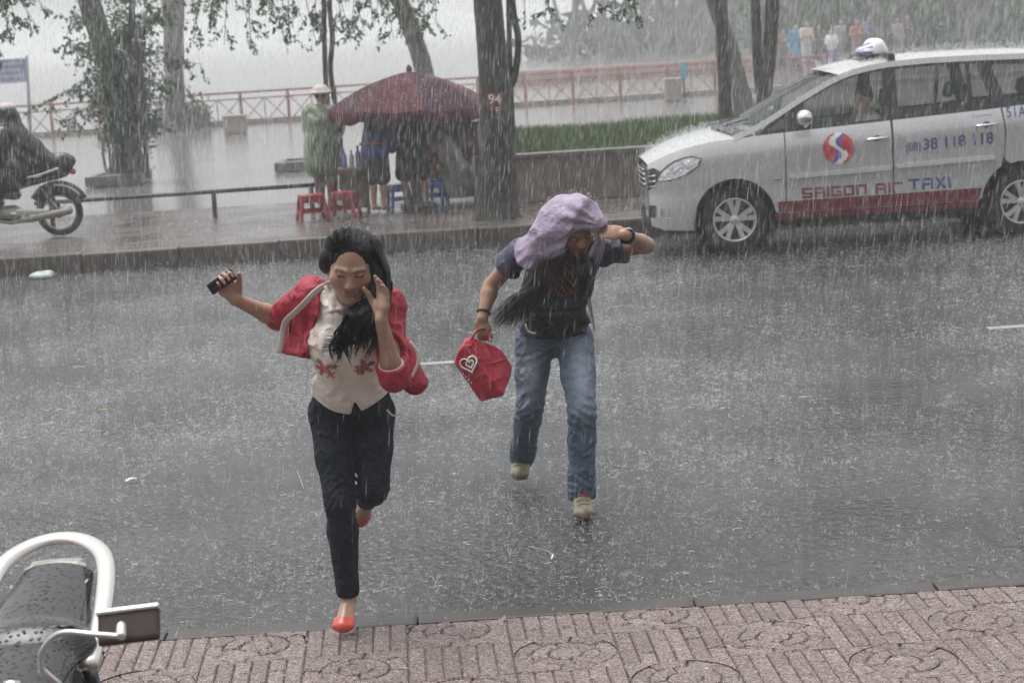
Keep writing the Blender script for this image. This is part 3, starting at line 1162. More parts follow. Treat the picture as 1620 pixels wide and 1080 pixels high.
def hair_cut(D, x, y, z):
    q = [x - J['head'].x, y - J['head'].y, z - J['head'].z]
    lx, ly, lz = [q[0] * v.x + q[1] * v.y + q[2] * v.z for v in (r, f, u)]
    D = D + .0012 * np.sin(np.arctan2(lx, ly + .3) * 150 + lz * 40 + 2.5 * np.sin(lx * 60)) + .0026 * fbm((x, y, z * .3), 130, 4)
    # bare face: an egg in front of the hairline
    egg = np.sqrt((lx / .078) ** 2 + ((ly - .115) / .098) ** 2 + ((lz + .012) / .110) ** 2) - 1
    return np.maximum(D, -egg * .06)


S.fn(hair_cut)
hair = part(S.mesh('hair', None, 0), 'hair', M_HAIR, woman)
mb = MB()
rr = random.Random(4)


def wavy(pts, amp, freq, ph):
    c = catmull(pts, 7)
    n_ = len(c)
    return [p + Vector((amp * (k / n_) * math.sin(k * freq + ph), amp * .6 * (k / n_) * math.cos(k * freq * .8 + ph), 0)) for k, p in enumerate(c)]


for i in range(46):                       # wet locks, each a bundle of fine strands
    o = [rr.uniform(-1, 1) for _ in range(6)]
    if i % 3 == 0:
        pts = [at(573 + o[0] * 8, 474, 6.965 + o[1] * .02), at(557 + o[0] * 14, 506 + o[2] * 5, 6.915 + o[1] * .025), at(544 + o[0] * 18, 534 + o[2] * 10, 6.905 + o[1] * .03), at(535 + o[3] * 22, 552 + o[4] * 18, 6.905 + o[5] * .03)]
    else:
        pts = [at(577 + o[0] * 10, 378 + o[2] * 4, 6.96 + o[1] * .02), at(601 + o[0] * 12, 432, 6.965 + o[1] * .028), at(596 + o[0] * 17, 474, 6.925 + o[1] * .03), at(577 + o[3] * 24, 516 + o[2] * 6, 6.905 + o[1] * .03), at(562 + o[3] * 30, 548 + o[4] * 20, 6.905 + o[5] * .03)]
    ph, am = rr.uniform(0, 6), rr.uniform(.006, .014)
    for k in range(9):
        q = [p + Vector((rr.gauss(0, .0035), rr.gauss(0, .0035), 0)) for p in pts[:-1]] + [pts[-1] + Vector((rr.gauss(0, .004), rr.gauss(0, .004), rr.gauss(0, .012)))]
        c = wavy(q, am, .55, ph)
        mb.tube(c, [.0015] * (len(c) - 4) + [.0013, .0010, .0007, .0003], 3, False)
# combed strands over the crown, from the hairline back and down both sides
for i in range(300):
    sx = rr.uniform(-1, 1)
    a0 = sx * 1.15
    pts = []
    side_ = 1 if sx > 0 else -1
    for t in (0, .25, .5, .75, 1.0):
        th = .66 + t * 1.25                       # from the forehead over the top to the nape
        aa = a0 * (1 + .5 * t) + rr.gauss(0, .02)
        pts.append(L(.0905 * math.sin(aa) * (.55 + .5 * math.sin(th)) , -.024 + .107 * math.cos(th) * math.cos(aa * .6), .034 + .0955 * math.sin(th) * math.cos(aa * .85)))
    c = catmull(pts, 4)
    mb.tube(c, .0011, 3, False)
part(mb.mesh('hair_strands'), 'hair_strands', M_HAIR, woman)['kind'] = 'stuff'

# phone in her raised right hand
pc = J['wrR'] + dR * .088 + nR * .026 - tR * .012
q = Matrix((dR, nR, tR)).transposed()
ph = MB().box((0, 0, 0), (.046, .016, .108), bev=.006).build('phone', M_BLACK)
ph.matrix_world = Matrix.Translation(pc) @ q.to_4x4()
tag(ph, 'black mobile phone gripped in the running woman\'s raised hand', 'phone')
MB().box((0, -.0085, .006), (.036, .002, .07)).build('screen', mat_simple('phone_glass', (.02, .02, .022), .08, var=0), ph)

# red handbag behind her hip
S = SDF(.0056, .02)
P = [at(640, 548, 7.30), at(660, 560, 7.30), at(668, 600, 7.30), at(645, 606, 7.30)]
S.eseg(at(638, 545, 7.33), at(656, 604, 7.33), (.030, .045), (.048, .055), Vector((1, 0, 0)), .02)
S.eseg(at(628, 600, 7.33), at(667, 605, 7.33), (.02, .05), (.016, .045), Vector((0, 0, 1)), .02)
S.fn(lambda D, x, y, z: D + .003 * fbm((x, y, z), 60, 2))
bag = link('handbag', S.mesh('handbag'), M_RED)
tag(bag, 'small red handbag with cream trim swinging behind the running woman\'s hip', 'handbag')
for pts in ([at(648, 540, 7.27), at(660, 556, 7.265), at(661, 575, 7.26), at(652, 596, 7.265)],):
    mb = MB().tube(catmull(pts, 6), .006, 6)
    o = mb.build('trim', M_CREAM, bag, True)
mb = MB().tube(catmull([at(640, 545, 7.33), at(628, 500, 7.22), at(622, 470, 7.14), at(610, 465, 7.10)], 6), .006, 6)
mb.build('strap', M_RED, bag, True)
# ================================================================== the person under the lilac jacket
M_TEE = mat_vcol('dark_tee', 0.5, 0.15, 20, 0.4, 0.4, 26, .012)
M_JEAN = mat_vcol('faded_denim', 0.55, 0.22, 16, 0.35, 0.5, 30, .010)
M_LILAC = mat_simple('lilac_jacket_cloth', (0.31, 0.255, 0.35), 0.6, var=0.22, nscale=11, bstr=0.6, bscale=18, bdist=.02)
M_SHOE = mat_simple('khaki_canvas', (0.23, 0.20, 0.13), 0.5, var=0.4, nscale=30, bstr=0.4)
M_SOLE = mat_simple('pale_rubber', (0.34, 0.31, 0.23), 0.4, var=0.2)
M_REDBAG = mat_simple('red_nylon', (0.34, 0.014, 0.030), 0.33, var=0.22, nscale=8, bstr=0.5, bscale=16, bdist=.015)
M_WHITE = mat_simple('white_print', (0.72, 0.70, 0.68), 0.5, var=0.06)

for m_, sc_, st_ in ((M_LILAC, 5.5, .38), (M_JEAN, 12, .42), (M_TEE, 10, .5), (M_REDBAG, 7, .35)): crease(m_, sc_, st_)
K = J_(dict(head=(910, 362, 9.10), neck=(890, 404, 9.22), chest=(886, 448, 9.30), waist=(880, 498, 9.44), pelvis=(876, 530, 9.52),
            shR=(822, 400, 9.28), shL=(958, 396, 9.22), elR=(777, 452, 9.38), wrR=(763, 503, 9.30),
            elL=(1022, 388, 9.13), wrL=(988, 371, 8.96),
            hipR=(845, 536, 9.52), hipL=(909, 536, 9.50), knR=(839, 640, 9.50), anR=(826, 718, 9.93), toR=(822, 749, 9.85),
            knL=(921, 655, 9.20), anL=(920, 780, 9.25), toL=(924, 812, 9.07)))
KF = frame((.30, -.80, -.52), (-.05, -.4, 1))
man = empty('person', (K['toL'].x, K['toL'].y, 0))
tag(man, 'person hunched under a lilac jacket with dark tee and faded jeans crossing the road', 'person')

S = SDF(.0054, .015)
add_torso(S, K, .95)
S.cap(K['neck'], lerp(K['neck'], K['head'], .7), .05, .048, .03)
add_head(S, K['head'], KF)
for q in 'RL':
    add_arm(S, K['sh' + q], K['el' + q], K['wr' + q], 1.04)
    add_leg(S, K['hip' + q], K['kn' + q], K['an' + q], .93)
    add_foot(S, K['an' + q], K['to' + q], .9)
add_hand(S, K['wrR'], Vector((.05, -.05, -1)), Vector((.25, .9, .1)), -1, (1.0, 1.0, 1.0, 1.0), .05, (.4, 1.0), .98)
add_hand(S, K['wrL'], Vector((-.95, -.1, .22)), Vector((-.2, .75, -.6)), -1, (.75, .85, .95, 1.0), .05, (.35, .9), .98)
part(S.mesh('body', lambda V: face_col(V, K['head'], KF, 1.0, (.34, .195, .13))), 'body', M_SKIN, man)

# tee with a faded print; short blue-grey sleeves
S = SDF(.0062, .02)
add_torso(S, K, 1.0, .016, .03, True, True)
for q, t in (('R', .42), ('L', .42)):
    S.cap(K['sh' + q], lerp(K['sh' + q], K['el' + q], t), .066, .068, .02)
S.eseg(lerp(K['pelvis'], K['waist'], .6), K['pelvis'] + Vector((0, -.02, .012)), (.152, .112), (.160, .122), Vector((1, 0, 0)), .03)
hz_ = at(876, 527, 9.45).z
S.fn(lambda D, x, y, z: np.maximum(D + .005 * np.sin(x * 55 + z * 30 + 2 * np.sin(z * 22)) + .004 * fbm((x, y, z), 38, 6), hz_ - .02 * np.cos((x - K['pelvis'].x) * 9) - z))
for q, t in (('R', .42), ('L', .42)):
    d = (K['el' + q] - K['sh' + q]).normalized()
    end_cut(S, lerp(K['sh' + q], K['el' + q], t) + d * .02, d, .11)


def tee_col(V):
    C = np.tile(np.array((.017, .016, .018)), (len(V), 1))
    sl = (V[:, 0] < at(838, 420, 9.3).x) | (V[:, 0] > at(950, 420, 9.25).x)
    C[sl] = (.060, .066, .105)
    fr_ = V[:, 1] < K['chest'].y + .02
    px = (V[:, 0] - at(885, 450, 9.2).x) * 345; pz = (at(885, 450, 9.2).z - V[:, 2]) * 345
    g1 = fr_ & (np.abs(px - 2) < 22) & (np.abs(pz + 18) < 36) & (np.sin(px * .8) * np.sin(pz * .42 + px * .2) > .05)
    C[g1] = (.22, .075, .035)
    g2 = fr_ & (np.abs(px + 2) < 30) & (np.abs(pz - 33) < 9) & (np.sin(px * .55) * np.sin(pz * .9) > -.1)
    C[g2] = (.045, .085, .10)
    g3 = fr_ & (np.abs(px + 6) < 34) & (np.abs(pz - 52) < 4)
    C[g3] = (.055, .075, .10)
    return C


part(S.mesh('tee', tee_col, 1), 'tee', M_TEE, man)

# jeans: straight leg, faded thighs
S = SDF(.0062, .02)
S.eseg(K['pelvis'], lerp(K['pelvis'], K['waist'], .7), (.152, .112), (.145, .108), Vector((1, 0, 0)), .03)
for q in 'RL':
    add_leg(S, K['hip' + q], K['kn' + q], K['an' + q], .97, .016, 1.0, .025, None, .060)
    S.cap(lerp(K['kn' + q], K['an' + q], .75), K['an' + q] + Vector((0, 0, -.012)), .064, .066, .02)


def jf(D, x, y, z):
    D = D + .003 * fbm((x, y, z), 45, 9)
    for q in 'RL':
        kn, an, hp = K['kn' + q], K['an' + q], K['hip' + q]
        g = np.exp(-((z - kn.z) / .10) ** 2 - ((x - kn.x) / .12) ** 2)
        D = D + g * .0042 * np.sin(z * 120 + (x - kn.x) * (75 if q == 'L' else -75) + 3.5 * fbm((x, y, z), 24, 4))
        g = np.exp(-((z - an.z - .05) / .07) ** 2 - ((x - an.x) / .11) ** 2)
        D = D + g * .0035 * np.sin(z * 150 + (x - an.x) * 80 + 3 * fbm((x, y, z), 26, 5))
        g = np.exp(-((z - hp.z + .07) / .05) ** 2 - ((x - hp.x) / .10) ** 2)
        D = D + g * .004 * np.sin(z * 120 + (x - K['pelvis'].x) * (50 if q == 'L' else -50))
    return D


S.fn(jf)
for q in 'RL':
    d = Vector((0, 0, -1)) if q == 'L' else (K['anR'] - K['knR']).normalized()
    end_cut(S, K['an' + q] + d * .028, d, .12)


def jean_col(V):
    C = np.tile(np.array((.085, .118, .170)), (len(V), 1))
    for q in 'RL':
        h, k = np.array(tuple(K['hip' + q])), np.array(tuple(K['kn' + q]))
        t = np.clip(((V - h) @ (k - h)) / ((k - h) @ (k - h)), -.2, 1.3)
        ctr = h + (k - h) * np.clip(t, 0, 1.1)[:, None]
        r_ = np.sqrt(((V[:, 0] - ctr[:, 0] - (.012 if q == 'L' else -.01)) / .045) ** 2)
        g = np.exp(-((t - .55) / .42) ** 2) * np.exp(-r_ ** 2) * (V[:, 1] < ctr[:, 1])
        C = C + g[:, None] * np.array((.24, .26, .30)) * 1.15
    return C


jns = part(S.mesh('jeans', jean_col, 1), 'jeans', M_JEAN, man)
strip([at(831, 512, 9.40), at(836, 524, 9.39), at(848, 527, 9.38)], .0035, M_WHITE, 'pocket_edge', jns)
strip([at(905, 522, 9.36), at(922, 512, 9.38), at(936, 510, 9.42)], .0035, M_JEAN, 'pocket_edge', jns)

# shoes
for q in 'RL':
    S = SDF(.005, .012)
    a, t = K['an' + q], K['to' + q]
    add_foot(S, a, t, 1.0, .010)
    S.cap(a + Vector((0, 0, .03)), a, .042, .040, .015)
    sh = part(S.mesh('shoe'), 'shoe', M_SHOE, man)
    dv = (t - a); 
    S = SDF(.005, .006)
    hl = a + Vector((0, 0, -.055)) - dv.normalized() * .035
    zt = t.z - .020
    S.eseg((hl.x, hl.y, hl.z if q == 'R' else zt - .006), (t.x, t.y, zt - .004), (.038, .011), (.046, .011), dv.cross(Vector((0, 0, 1))), .01)
    part(S.mesh('sole'), 'sole', M_SOLE, sh)
    for i in range(3):
        c = lerp(a, t, .45 + .15 * i) + Vector((0, -.012, .034 - .006 * i))
        strip([c + Vector((-.03, 0, -.004)), c + Vector((0, -.006, .007)), c + Vector((.03, 0, -.004))], .005, M_SOLE if i else M_RED, 'lace', sh)

# long brown hair blown out under the jacket
M_HAIRB = mat_simple('brown_hair', (0.018, 0.013, 0.010), 0.42, var=0.4, nscale=40)
S = SDF(.006, .02)
S.ell(K['head'] + Vector((-.01, .03, .02)), (.085, .10, .10), None, .02)
S.chain([at(888, 400, 9.12), at(862, 440, 9.12), at(846, 470, 9.15), at(836, 490, 9.17)], [.05, .055, .04, .01], .03)
S.chain([at(925, 400, 9.03), at(925, 430, 9.03), at(920, 462, 9.06)], [.03, .032, .012], .02)
eg = (K['head'] + KF[1] * .10 + KF[2] * -.03)
S.ell(eg, (.075, .075, .095), [tuple(v) for v in KF], .01, True)
S.fn(lambda D, x, y, z: D + .003 * fbm((x, y, z * .4), 120, 3))
part(S.mesh('hair'), 'hair', M_HAIRB, man)
mb = MB(); rr = random.Random(9)
for i in range(620):
    o = [rr.gauss(0, 1) for _ in range(6)]
    e = rr.random() ** .8
    pts = [at(868 + o[0] * 12, 415 + o[1] * 10, 9.10 + o[2] * .03), at(850 + o[0] * 9, 450 + o[1] * 8, 9.12 + o[2] * .03),
           at(lerp(838, 812, e) + o[3] * 5, 478 + o[4] * 5, 9.16 + o[2] * .03), at(lerp(838, 782, e) + o[3] * 8, lerp(505, 508, e) + o[4] * 7, 9.20 + o[5] * .04)]
    if i % 6 == 0:
        pts = [at(925 + o[0] * 6, 400, 9.02), at(926 + o[0] * 8, 430, 9.02 + o[2] * .02), at(916 + o[3] * 8, 468 + o[4] * 8, 9.06)]
    c = catmull(pts, 5)
    mb.tube(c, [.0015] * (len(c) - 4) + [.0013, .0010, .0007, .0003], 3, False)
part(mb.mesh('hair_strands'), 'hair_strands', M_HAIRB, man)['kind'] = 'stuff'

# lilac jacket thrown over the head: a draped shell
S = SDF(.0062, .02)
Hc = K['head']
S.ell(Hc + Vector((-.004, .01, .040)), (.122, .135, .118), None, .05)
S.ell(Hc + Vector((-.05, .02, .008)), (.13, .105, .085), None, .06)
S.eseg(at(895, 350, 9.14), at(838, 394, 9.18), (.095, .090), (.052, .060), Vector((.6, 0, 1)), .08)
S.eseg(at(890, 372, 9.10), at(846, 408, 9.12), (.085, .07), (.062, .045), Vector((.6, 0, 1)), .08)
S.eseg(at(830, 384, 9.18), at(845, 422, 9.10), (.055, .028), (.050, .024), Vector((1, 0, .3)), .04)
S.chain([at(925, 340, 9.02), at(945, 352, 8.98), at(957, 359, 8.95)], [.08, .035, .014], .05)


def drape(D, x, y, z):
    hp = at(957, 358, 8.95)
    ang = np.arctan2(z - hp.z, x - hp.x); rad_ = np.sqrt((x - hp.x) ** 2 + (z - hp.z) ** 2)
    D = D + .0042 * np.sin(ang * 17 + 1.2 * fbm((x, y, z), 14, 12)) * np.exp(-((rad_ - .14) / .13) ** 2) + .0022 * fbm((x, y, z), 40, 7)
    q1 = (x - hp.x) * .55 - (z - hp.z) * .83        # across the drape
    fade = np.clip((at(925, 350, 9).x - x) / .12, 0, 1)
    D = D + fade * (.009 * np.abs(np.sin(q1 * 26 + .8 * fbm((x, y, z), 9, 3))) - .0045) + fade * .003 * np.abs(np.sin(q1 * 70 + 1.5 * fbm((x, y, z), 14, 4)))
    # the hem runs from the hand down across the face to the far shoulder
    p, q_ = at(958, 356, 8.95), at(838, 428, 9.08)
    tx = np.clip((x - q_.x) / (p.x - q_.x), -.3, 1.2)
    line = q_.z + (p.z - q_.z) * tx - .018 * np.sin(np.clip(tx, 0, 1) * math.pi)
    D = np.maximum(D, line - z)
    inner = np.abs(D + .006) - .006
    # hollow it out from below and in front of the face
    egg = np.sqrt(((x - eg.x) / .085) ** 2 + ((y - eg.y + .04) / .15) ** 2 + ((z - eg.z + .02) / .10) ** 2) - 1
    return np.maximum(np.maximum(inner, D), -egg * .08)


S.fn(drape)
hood = part(S.mesh('jacket', None, 1), 'jacket', M_LILAC, man)
hood['label'] = 'lilac jacket thrown over the head as a hood'
# its loose side hanging by the body
part(sheet_patch([at(950, 362, 8.98), at(955, 380, 9.02), at(957, 395, 9.06)], [at(905, 452, 9.10), at(925, 462, 9.10), at(940, 440, 9.12)], bulge=-.02), 'jacket_side', M_LILAC, man)
part(sheet_patch([at(925, 462, 9.20), at(932, 460, 9.24)], [at(941, 528, 9.40), at(942, 520, 9.44)], 8, 8, bulge=-.01), 'jacket_tail', M_LILAC, man)

# wrist things
for w, e, mt, nm in ((K['wrR'], K['elR'], M_BLACK, 'bracelet'), (K['wrL'], K['elL'], M_BLACK, 'wristwatch')):
    d = (e - w).normalized(); c = w + d * .03
    u = d.cross(Vector((0, 0, 1))).normalized(); v = d.cross(u)
    mb = MB().tube([c + (u * math.cos(a) + v * math.sin(a)) * .031 for a in np.linspace(0, 2 * math.pi, 21)], .006 if nm == 'bracelet' else .009, 6, False)
    o = part(mb.mesh(nm), nm, mt, man)
    if nm == 'wristwatch':
        mb = MB().box(c + Vector((0, -.012, .034)), (.03, .03, .010), bev=.004)
        part(mb.mesh('watch_face'), 'watch_face', mat_simple('watch_steel', (.6, .6, .62), .2, 1.0, var=0), man)

# red nylon cool bag with a white heart mark
S = SDF(.0045, .012)
tp = at(760, 532, 9.28)
PB = [(717, 572), (761, 632), (797, 621), (811, 581), (789, 546), (772, 533), (740, 527)]
c0 = at(768, 580, 9.28)
E0 = [(at(x, y, 9.28)) for x, y in PB]
N = len(E0)


def bagf(D, x, y, z):
    d = np.full(np.broadcast_shapes(x.shape, z.shape), -1e9, np.float32)
    for i in range(N):
        a, b = E0[i], E0[(i + 1) % N]
        ex, ez = b.x - a.x, b.z - a.z; L = math.hypot(ex, ez)
        nx_, nz_ = -ez / L, ex / L
        if (c0.x - a.x) * nx_ + (c0.z - a.z) * nz_ > 0: nx_, nz_ = -nx_, -nz_
        d = np.maximum(d, (x - a.x) * nx_ + (z - a.z) * nz_)
    tz = np.clip((tp.z - z) / .26, 0, 1)
    half = .010 + .085 * np.sqrt(tz)
    ridge = (x - c0.x) * .80 + (z - c0.z) * .6          # the front breaks along a slanting ridge
    half = half - np.abs(ridge + .01) * .45
    dd = np.maximum(d, np.abs(y - 9.28) - half) + .0022 * fbm((x, y, z), 34, 3) + .0018 * np.sin((x * 1.0 + z * .4) * 70)
    return dd


S._grow(np.array([min(e.x for e in E0), 9.17, min(e.z for e in E0)]), np.array([max(e.x for e in E0), 9.39, max(e.z for e in E0)]))
S.fn(bagf)
cool = link('cool_bag', S.mesh('cool_bag', None, 2), M_REDBAG)
tag(cool, 'red nylon bag with white heart mark carried by the person under lilac jacket', 'bag')
mb = MB()
for sgn in (-1, 1):
    mb.tube(catmull([at(746, 536, 9.26 + .02 * sgn), at(753, 524, 9.27 + .01 * sgn), at(763, 520, 9.28), at(772, 525, 9.29), at(776, 540, 9.26 + .02 * sgn)], 6), .006, 6)
mb.build('handle', M_REDBAG, cool, True)
mb = MB().tube(catmull([at(742, 545, 9.243), at(760, 562, 9.215), at(772, 575, 9.20), at(800, 568, 9.225)], 6), .004, 6)
mb.build('zip_flap', M_REDBAG, cool, True)
# heart: two nested looping bands laid on the bag's face
bvh_pts = None
BB = BVHTree.FromPolygons([v.co for v in cool.data.vertices], [tuple(p.vertices) for p in cool.data.polygons])


def on_bag(px, py):
    o = Vector((0, 0, CAM_H)); p = at(px, py, 9.2)
    # straight in along +Y onto the bag's front
    h = BB.ray_cast(Vector((p.x, 9.0, p.z)), Vector((0, 1, 0)))
    return (h[0] + Vector((0, -.004, 0))) if h[0] is not None else p


def heart(cx, cy, s, rot):
    pts = []
    for i in range(41):
        t = 2 * math.pi * i / 40
        x = 16 * math.sin(t) ** 3; y = 13 * math.cos(t) - 5 * math.cos(2 * t) - 2 * math.cos(3 * t) - math.cos(4 * t)
        x, y = x * s, -y * s
        pts.append(on_bag(cx + x * math.cos(rot) - y * math.sin(rot), cy + x * math.sin(rot) + y * math.cos(rot)))
    return pts


mb = MB()
mb.tube(heart(742, 577, .86, -.35), .0052, 6, False, .5, (0, -1, 0))
mb.tube(heart(743.5, 577, .40, -.35), .0050, 6, False, .5, (0, -1, 0))
mb.build('heart_mark', M_WHITE, cool, True)
mb = MB()
for i in range(4):
    mb.tube([on_bag(732 + i * 4.2, 592 + i * 4.6), on_bag(733.5 + i * 4.2, 594 + i * 4.6)], .0028, 5)
mb.build('small_lettering', M_WHITE, cool)
# ================================================================== the silver taxi
M_SILVER, nt, b = new_mat('silver_paint')
b.inputs['Base Color'].default_value = (.4, .4, .4, 1)
b.inputs['Metallic'].default_value = .25
b.inputs['Roughness'].default_value = .36
b.inputs['Coat Weight'].default_value = 1.0
b.inputs['Coat Roughness'].default_value = .07
nt.links.new(ramp(nt, noise(nt, 3.0, 5, .6), [(.3, (.44, .44, .445)), (.7, (.50, .50, .50))]), b.inputs['Base Color'])
nt.links.new(ramp(nt, noise(nt, 26, 4, .7, mapped(nt, (1, 1, .25))), [(.35, .14), (.65, .34)]), b.inputs['Roughness'])
bump(nt, b, noise(nt, 90, 3, .7, mapped(nt, (1, 1, .3))), .18, .004)
M_GLASS, nt, b = new_mat('car_glass')
b.inputs['Base Color'].default_value = (.55, .60, .58, 1)
b.inputs['Roughness'].default_value = .03
b.inputs['Alpha'].default_value = .42
b.inputs['Base Color'].default_value = (.05, .06, .055, 1)
bump(nt, b, noise(nt, 60, 2), .05, .002)
M_LENS, nt, b = new_mat('clear_lens')
b.inputs['Base Color'].default_value = (.8, .82, .84, 1); b.inputs['Roughness'].default_value = .03; b.inputs['Alpha'].default_value = .12
M_STRIP = mat_simple('pale_rubbing_strip', (.62, .62, .62), .3, .2, var=.05, coat=.6)
M_RUBBER = mat_simple('tyre_rubber', (.011, .011, .011), .8, var=.2, bstr=.4, bscale=50)
M_TRIM = mat_simple('black_trim', (.015, .015, .016), .4, var=.15)
M_ALLOY = mat_simple('alloy_wheel', (.62, .61, .58), .3, .55, var=.06)
M_CHROME = mat_simple('chrome', (.75, .75, .76), .10, 1.0, var=.03)
M_LAMP = mat_simple('headlamp_glass', (.75, .76, .77), .12, .5, var=.45, nscale=7, coat=.8, bstr=.8, bscale=9, bdist=.08)
M_BAND = mat_simple('dark_red_band', (.13, .007, .014), .35, var=.12, coat=.4)
M_BAND2 = mat_simple('red_pinstripe', (.30, .04, .05), .35, var=.05)
M_NAVY = mat_simple('navy_lettering', (.035, .05, .20), .4, var=.1)
M_CRIMSON = mat_simple('crimson_lettering', (.19, .014, .02), .4, var=.1)
M_LOGO_R = mat_simple('logo_red', (.48, .045, .05), .4, var=.15)
M_LOGO_B = mat_simple('logo_blue', (.07, .10, .42), .4, var=.15)
M_SEAT = mat_simple('car_seat_cloth', (.05, .05, .048), .8, var=.2)
M_INT = mat_simple('car_interior', (.06, .06, .062), .7, var=.2)

# car frame: x from the nose backwards along the car's length (nose at x=0), z up, w = half width. Front axle at x=0.86
FA = at(1165, 401, 19.14)
AX = .78
CAR0 = Vector((FA.x - AX, 19.14 + .80, 0))         # centre line stands 0.80 m behind the near tyre faces
WB, RT = 2.78, .325
taxi = empty('taxi', CAR0)
tag(taxi, 'silver seven-seat taxi with dark red sill band parked across the road', 'taxi')


def ip(x, tab):
    xs = [t[0] for t in tab]; ys = [t[1] for t in tab]
    return np.interp(x, xs, ys)


def sm(x, tab):
    """smooth interpolation through a table"""
    x = np.asarray(x, float)
    return (ip(x - .06, tab) + ip(x - .02, tab) + ip(x + .02, tab) + ip(x + .06, tab) + ip(x, tab) * 2) / 6


BELT = [(-.2, .83), (-.08, .86), (.0, .905), (.10, .96), (.20, 1.0), (.34, 1.045), (.58, 1.09), (.9, 1.11), (1.3, 1.135), (2.3, 1.185), (3.25, 1.232), (3.6, 1.255), (4.2, 1.265), (4.6, 1.22)]   # shoulder line
RAIL = [(.6, 1.05), (.85, 1.13), (1.05, 1.205), (1.25, 1.315), (1.48, 1.445), (1.82, 1.615), (2.03, 1.68), (2.31, 1.72), (2.7, 1.735), (3.2, 1.732), (3.65, 1.72), (4.3, 1.67), (4.6, 1.60)]     # roof rail



def halfw(x, z):
    """half width of the body at station x, height z"""
    x = np.asarray(x, float); z = np.asarray(z, float)
    w = .855 * np.ones(np.broadcast(x, z).shape)
    # plan rounding of the nose and tail
    n = np.clip((x + .10) / .80, 0, 1)
    w = w * (.50 + .50 * (1 - (1 - n) ** 2.6) ** (1 / 2.0))
    t = np.clip((4.62 - x) / .5, 0, 1)
    w = w * (.70 + .30 * (1 - (1 - t) ** 2.5) ** .5)
    bz = sm(x, BELT)
    w = w - .05 * np.clip((.42 - z) / .30, 0, 1) ** 2                       # tuck under
    w = w - .012 * np.exp(-((z - .62) / .05) ** 2)                          # door recess under the rubbing strip
    w = w - .055 * np.clip((z - bz + .20) / .20, 0, 1) ** 2.2               # shoulder rolls in
    w = w - .30 * np.clip(z - bz, 0, 2)                                     # side glass leans in
    fl = np.exp(-((x - AX) / .36) ** 2 - ((z - .55) / .22) ** 2) + np.exp(-((x - AX - WB) / .36) ** 2 - ((z - .55) / .22) ** 2)
    return w + .022 * fl


def side(x, z, off=0.0, sgn=-1):
    w = halfw(x, z) + off
    return np.stack([np.asarray(x, float) + 0 * w, sgn * w, np.asarray(z, float) + 0 * w], 1)


def tri_panel(poly, holes=(), step=.06):
    """fill a side-view outline with an even mesh: returns 2-D points and triangles"""
    def dens(pl):
        o = []
        for i in range(len(pl)):
            a, b_ = pl[i], pl[(i + 1) % len(pl)]
            k = max(1, int(math.hypot(b_[0] - a[0], b_[1] - a[1]) / step))
            o += [(lerp(a[0], b_[0], t / k), lerp(a[1], b_[1], t / k)) for t in range(k)]
        return o
    def inside(p, pl):
        c = False
        for i in range(len(pl)):
            a, b_ = pl[i], pl[i - 1]
            if (a[1] > p[1]) != (b_[1] > p[1]) and p[0] < (b_[0] - a[0]) * (p[1] - a[1]) / (b_[1] - a[1]) + a[0]: c = not c
        return c
    loops = [dens(poly)] + [dens(h) for h in holes]
    pts, edges = [], []
    for l in loops:
        n0 = len(pts); pts += l
        edges += [(n0 + i, n0 + (i + 1) % len(l)) for i in range(len(l))]
    xs = [p[0] for p in poly]; zs = [p[1] for p in poly]
    edge_pts = np.array(pts)
    for x in np.arange(min(xs) + step / 2, max(xs), step):
        for z in np.arange(min(zs) + step / 2, max(zs), step):
            if inside((x, z), loops[0]) and not any(inside((x, z), h) for h in loops[1:]):
                if ((edge_pts - (x, z)) ** 2).sum(1).min() > (step * .4) ** 2: pts.append((x, z))
    r = delaunay_2d_cdt([Vector(p) for p in pts], edges, [], 0, 1e-5)
    P2 = [(v.x, v.y) for v in r[0]]
    T = []
    for f in r[2]:
        c = (sum(P2[i][0] for i in f) / 3, sum(P2[i][1] for i in f) / 3)
        if inside(c, loops[0]) and not any(inside(c, h) for h in loops[1:]): T.append(tuple(f))
    return np.array(P2), T


def side_part(name, poly, mat, off=0.0, holes=(), both=True, step=.06, parent=None, smooth=True, lip=.02):
    P2, T = tri_panel(poly, holes, step)
    res = None
    for sgn in ((-1, 1) if both else (-1,)):
        V = side(P2[:, 0], P2[:, 1], off, sgn)
        Tn = []
        for t in T:
            a, b_, c = [P2[i] for i in t]
            ccw = (b_[0] - a[0]) * (c[1] - a[1]) - (b_[1] - a[1]) * (c[0] - a[0]) > 0
            Tn.append(t if ccw == (sgn < 0) else t[::-1])
        Vl = [tuple(v) for v in V]
        if lip:   # turned-in edge so that the panel has thickness at its gaps
            cnt = {}
            for t in Tn:
                for i in range(3):
                    e = (t[i], t[(i + 1) % 3]); cnt[e] = 1
            bd = [e for e in cnt if (e[1], e[0]) not in cnt]
            mp = {}
            for e in bd:
                for v in e:
                    if v not in mp:
                        mp[v] = len(Vl); p = Vl[v]; Vl.append((p[0], p[1] - sgn * lip, p[2]))
            Tn += [(e[1], e[0], mp[e[0]]) for e in bd] + [(e[1], mp[e[0]], mp[e[1]]) for e in bd]
        me = bpy.data.meshes.new(name); me.from_pydata(Vl, [], Tn); me.update()
        me.polygons.foreach_set('use_smooth', np.ones(len(me.polygons), bool))
        o = link(name, me, mat, parent or taxi)
        if lip:
            try: me.set_sharp_from_angle(angle=.7)
            except Exception: pass
        if sgn < 0: res = o
    return res


def arch(cx, r, a0, a1, n=16, zc=RT + .012):
    return [(cx + r * math.cos(math.radians(lerp(a0, a1, i / n))), zc + r * math.sin(math.radians(lerp(a0, a1, i / n)))) for i in range(n + 1)]


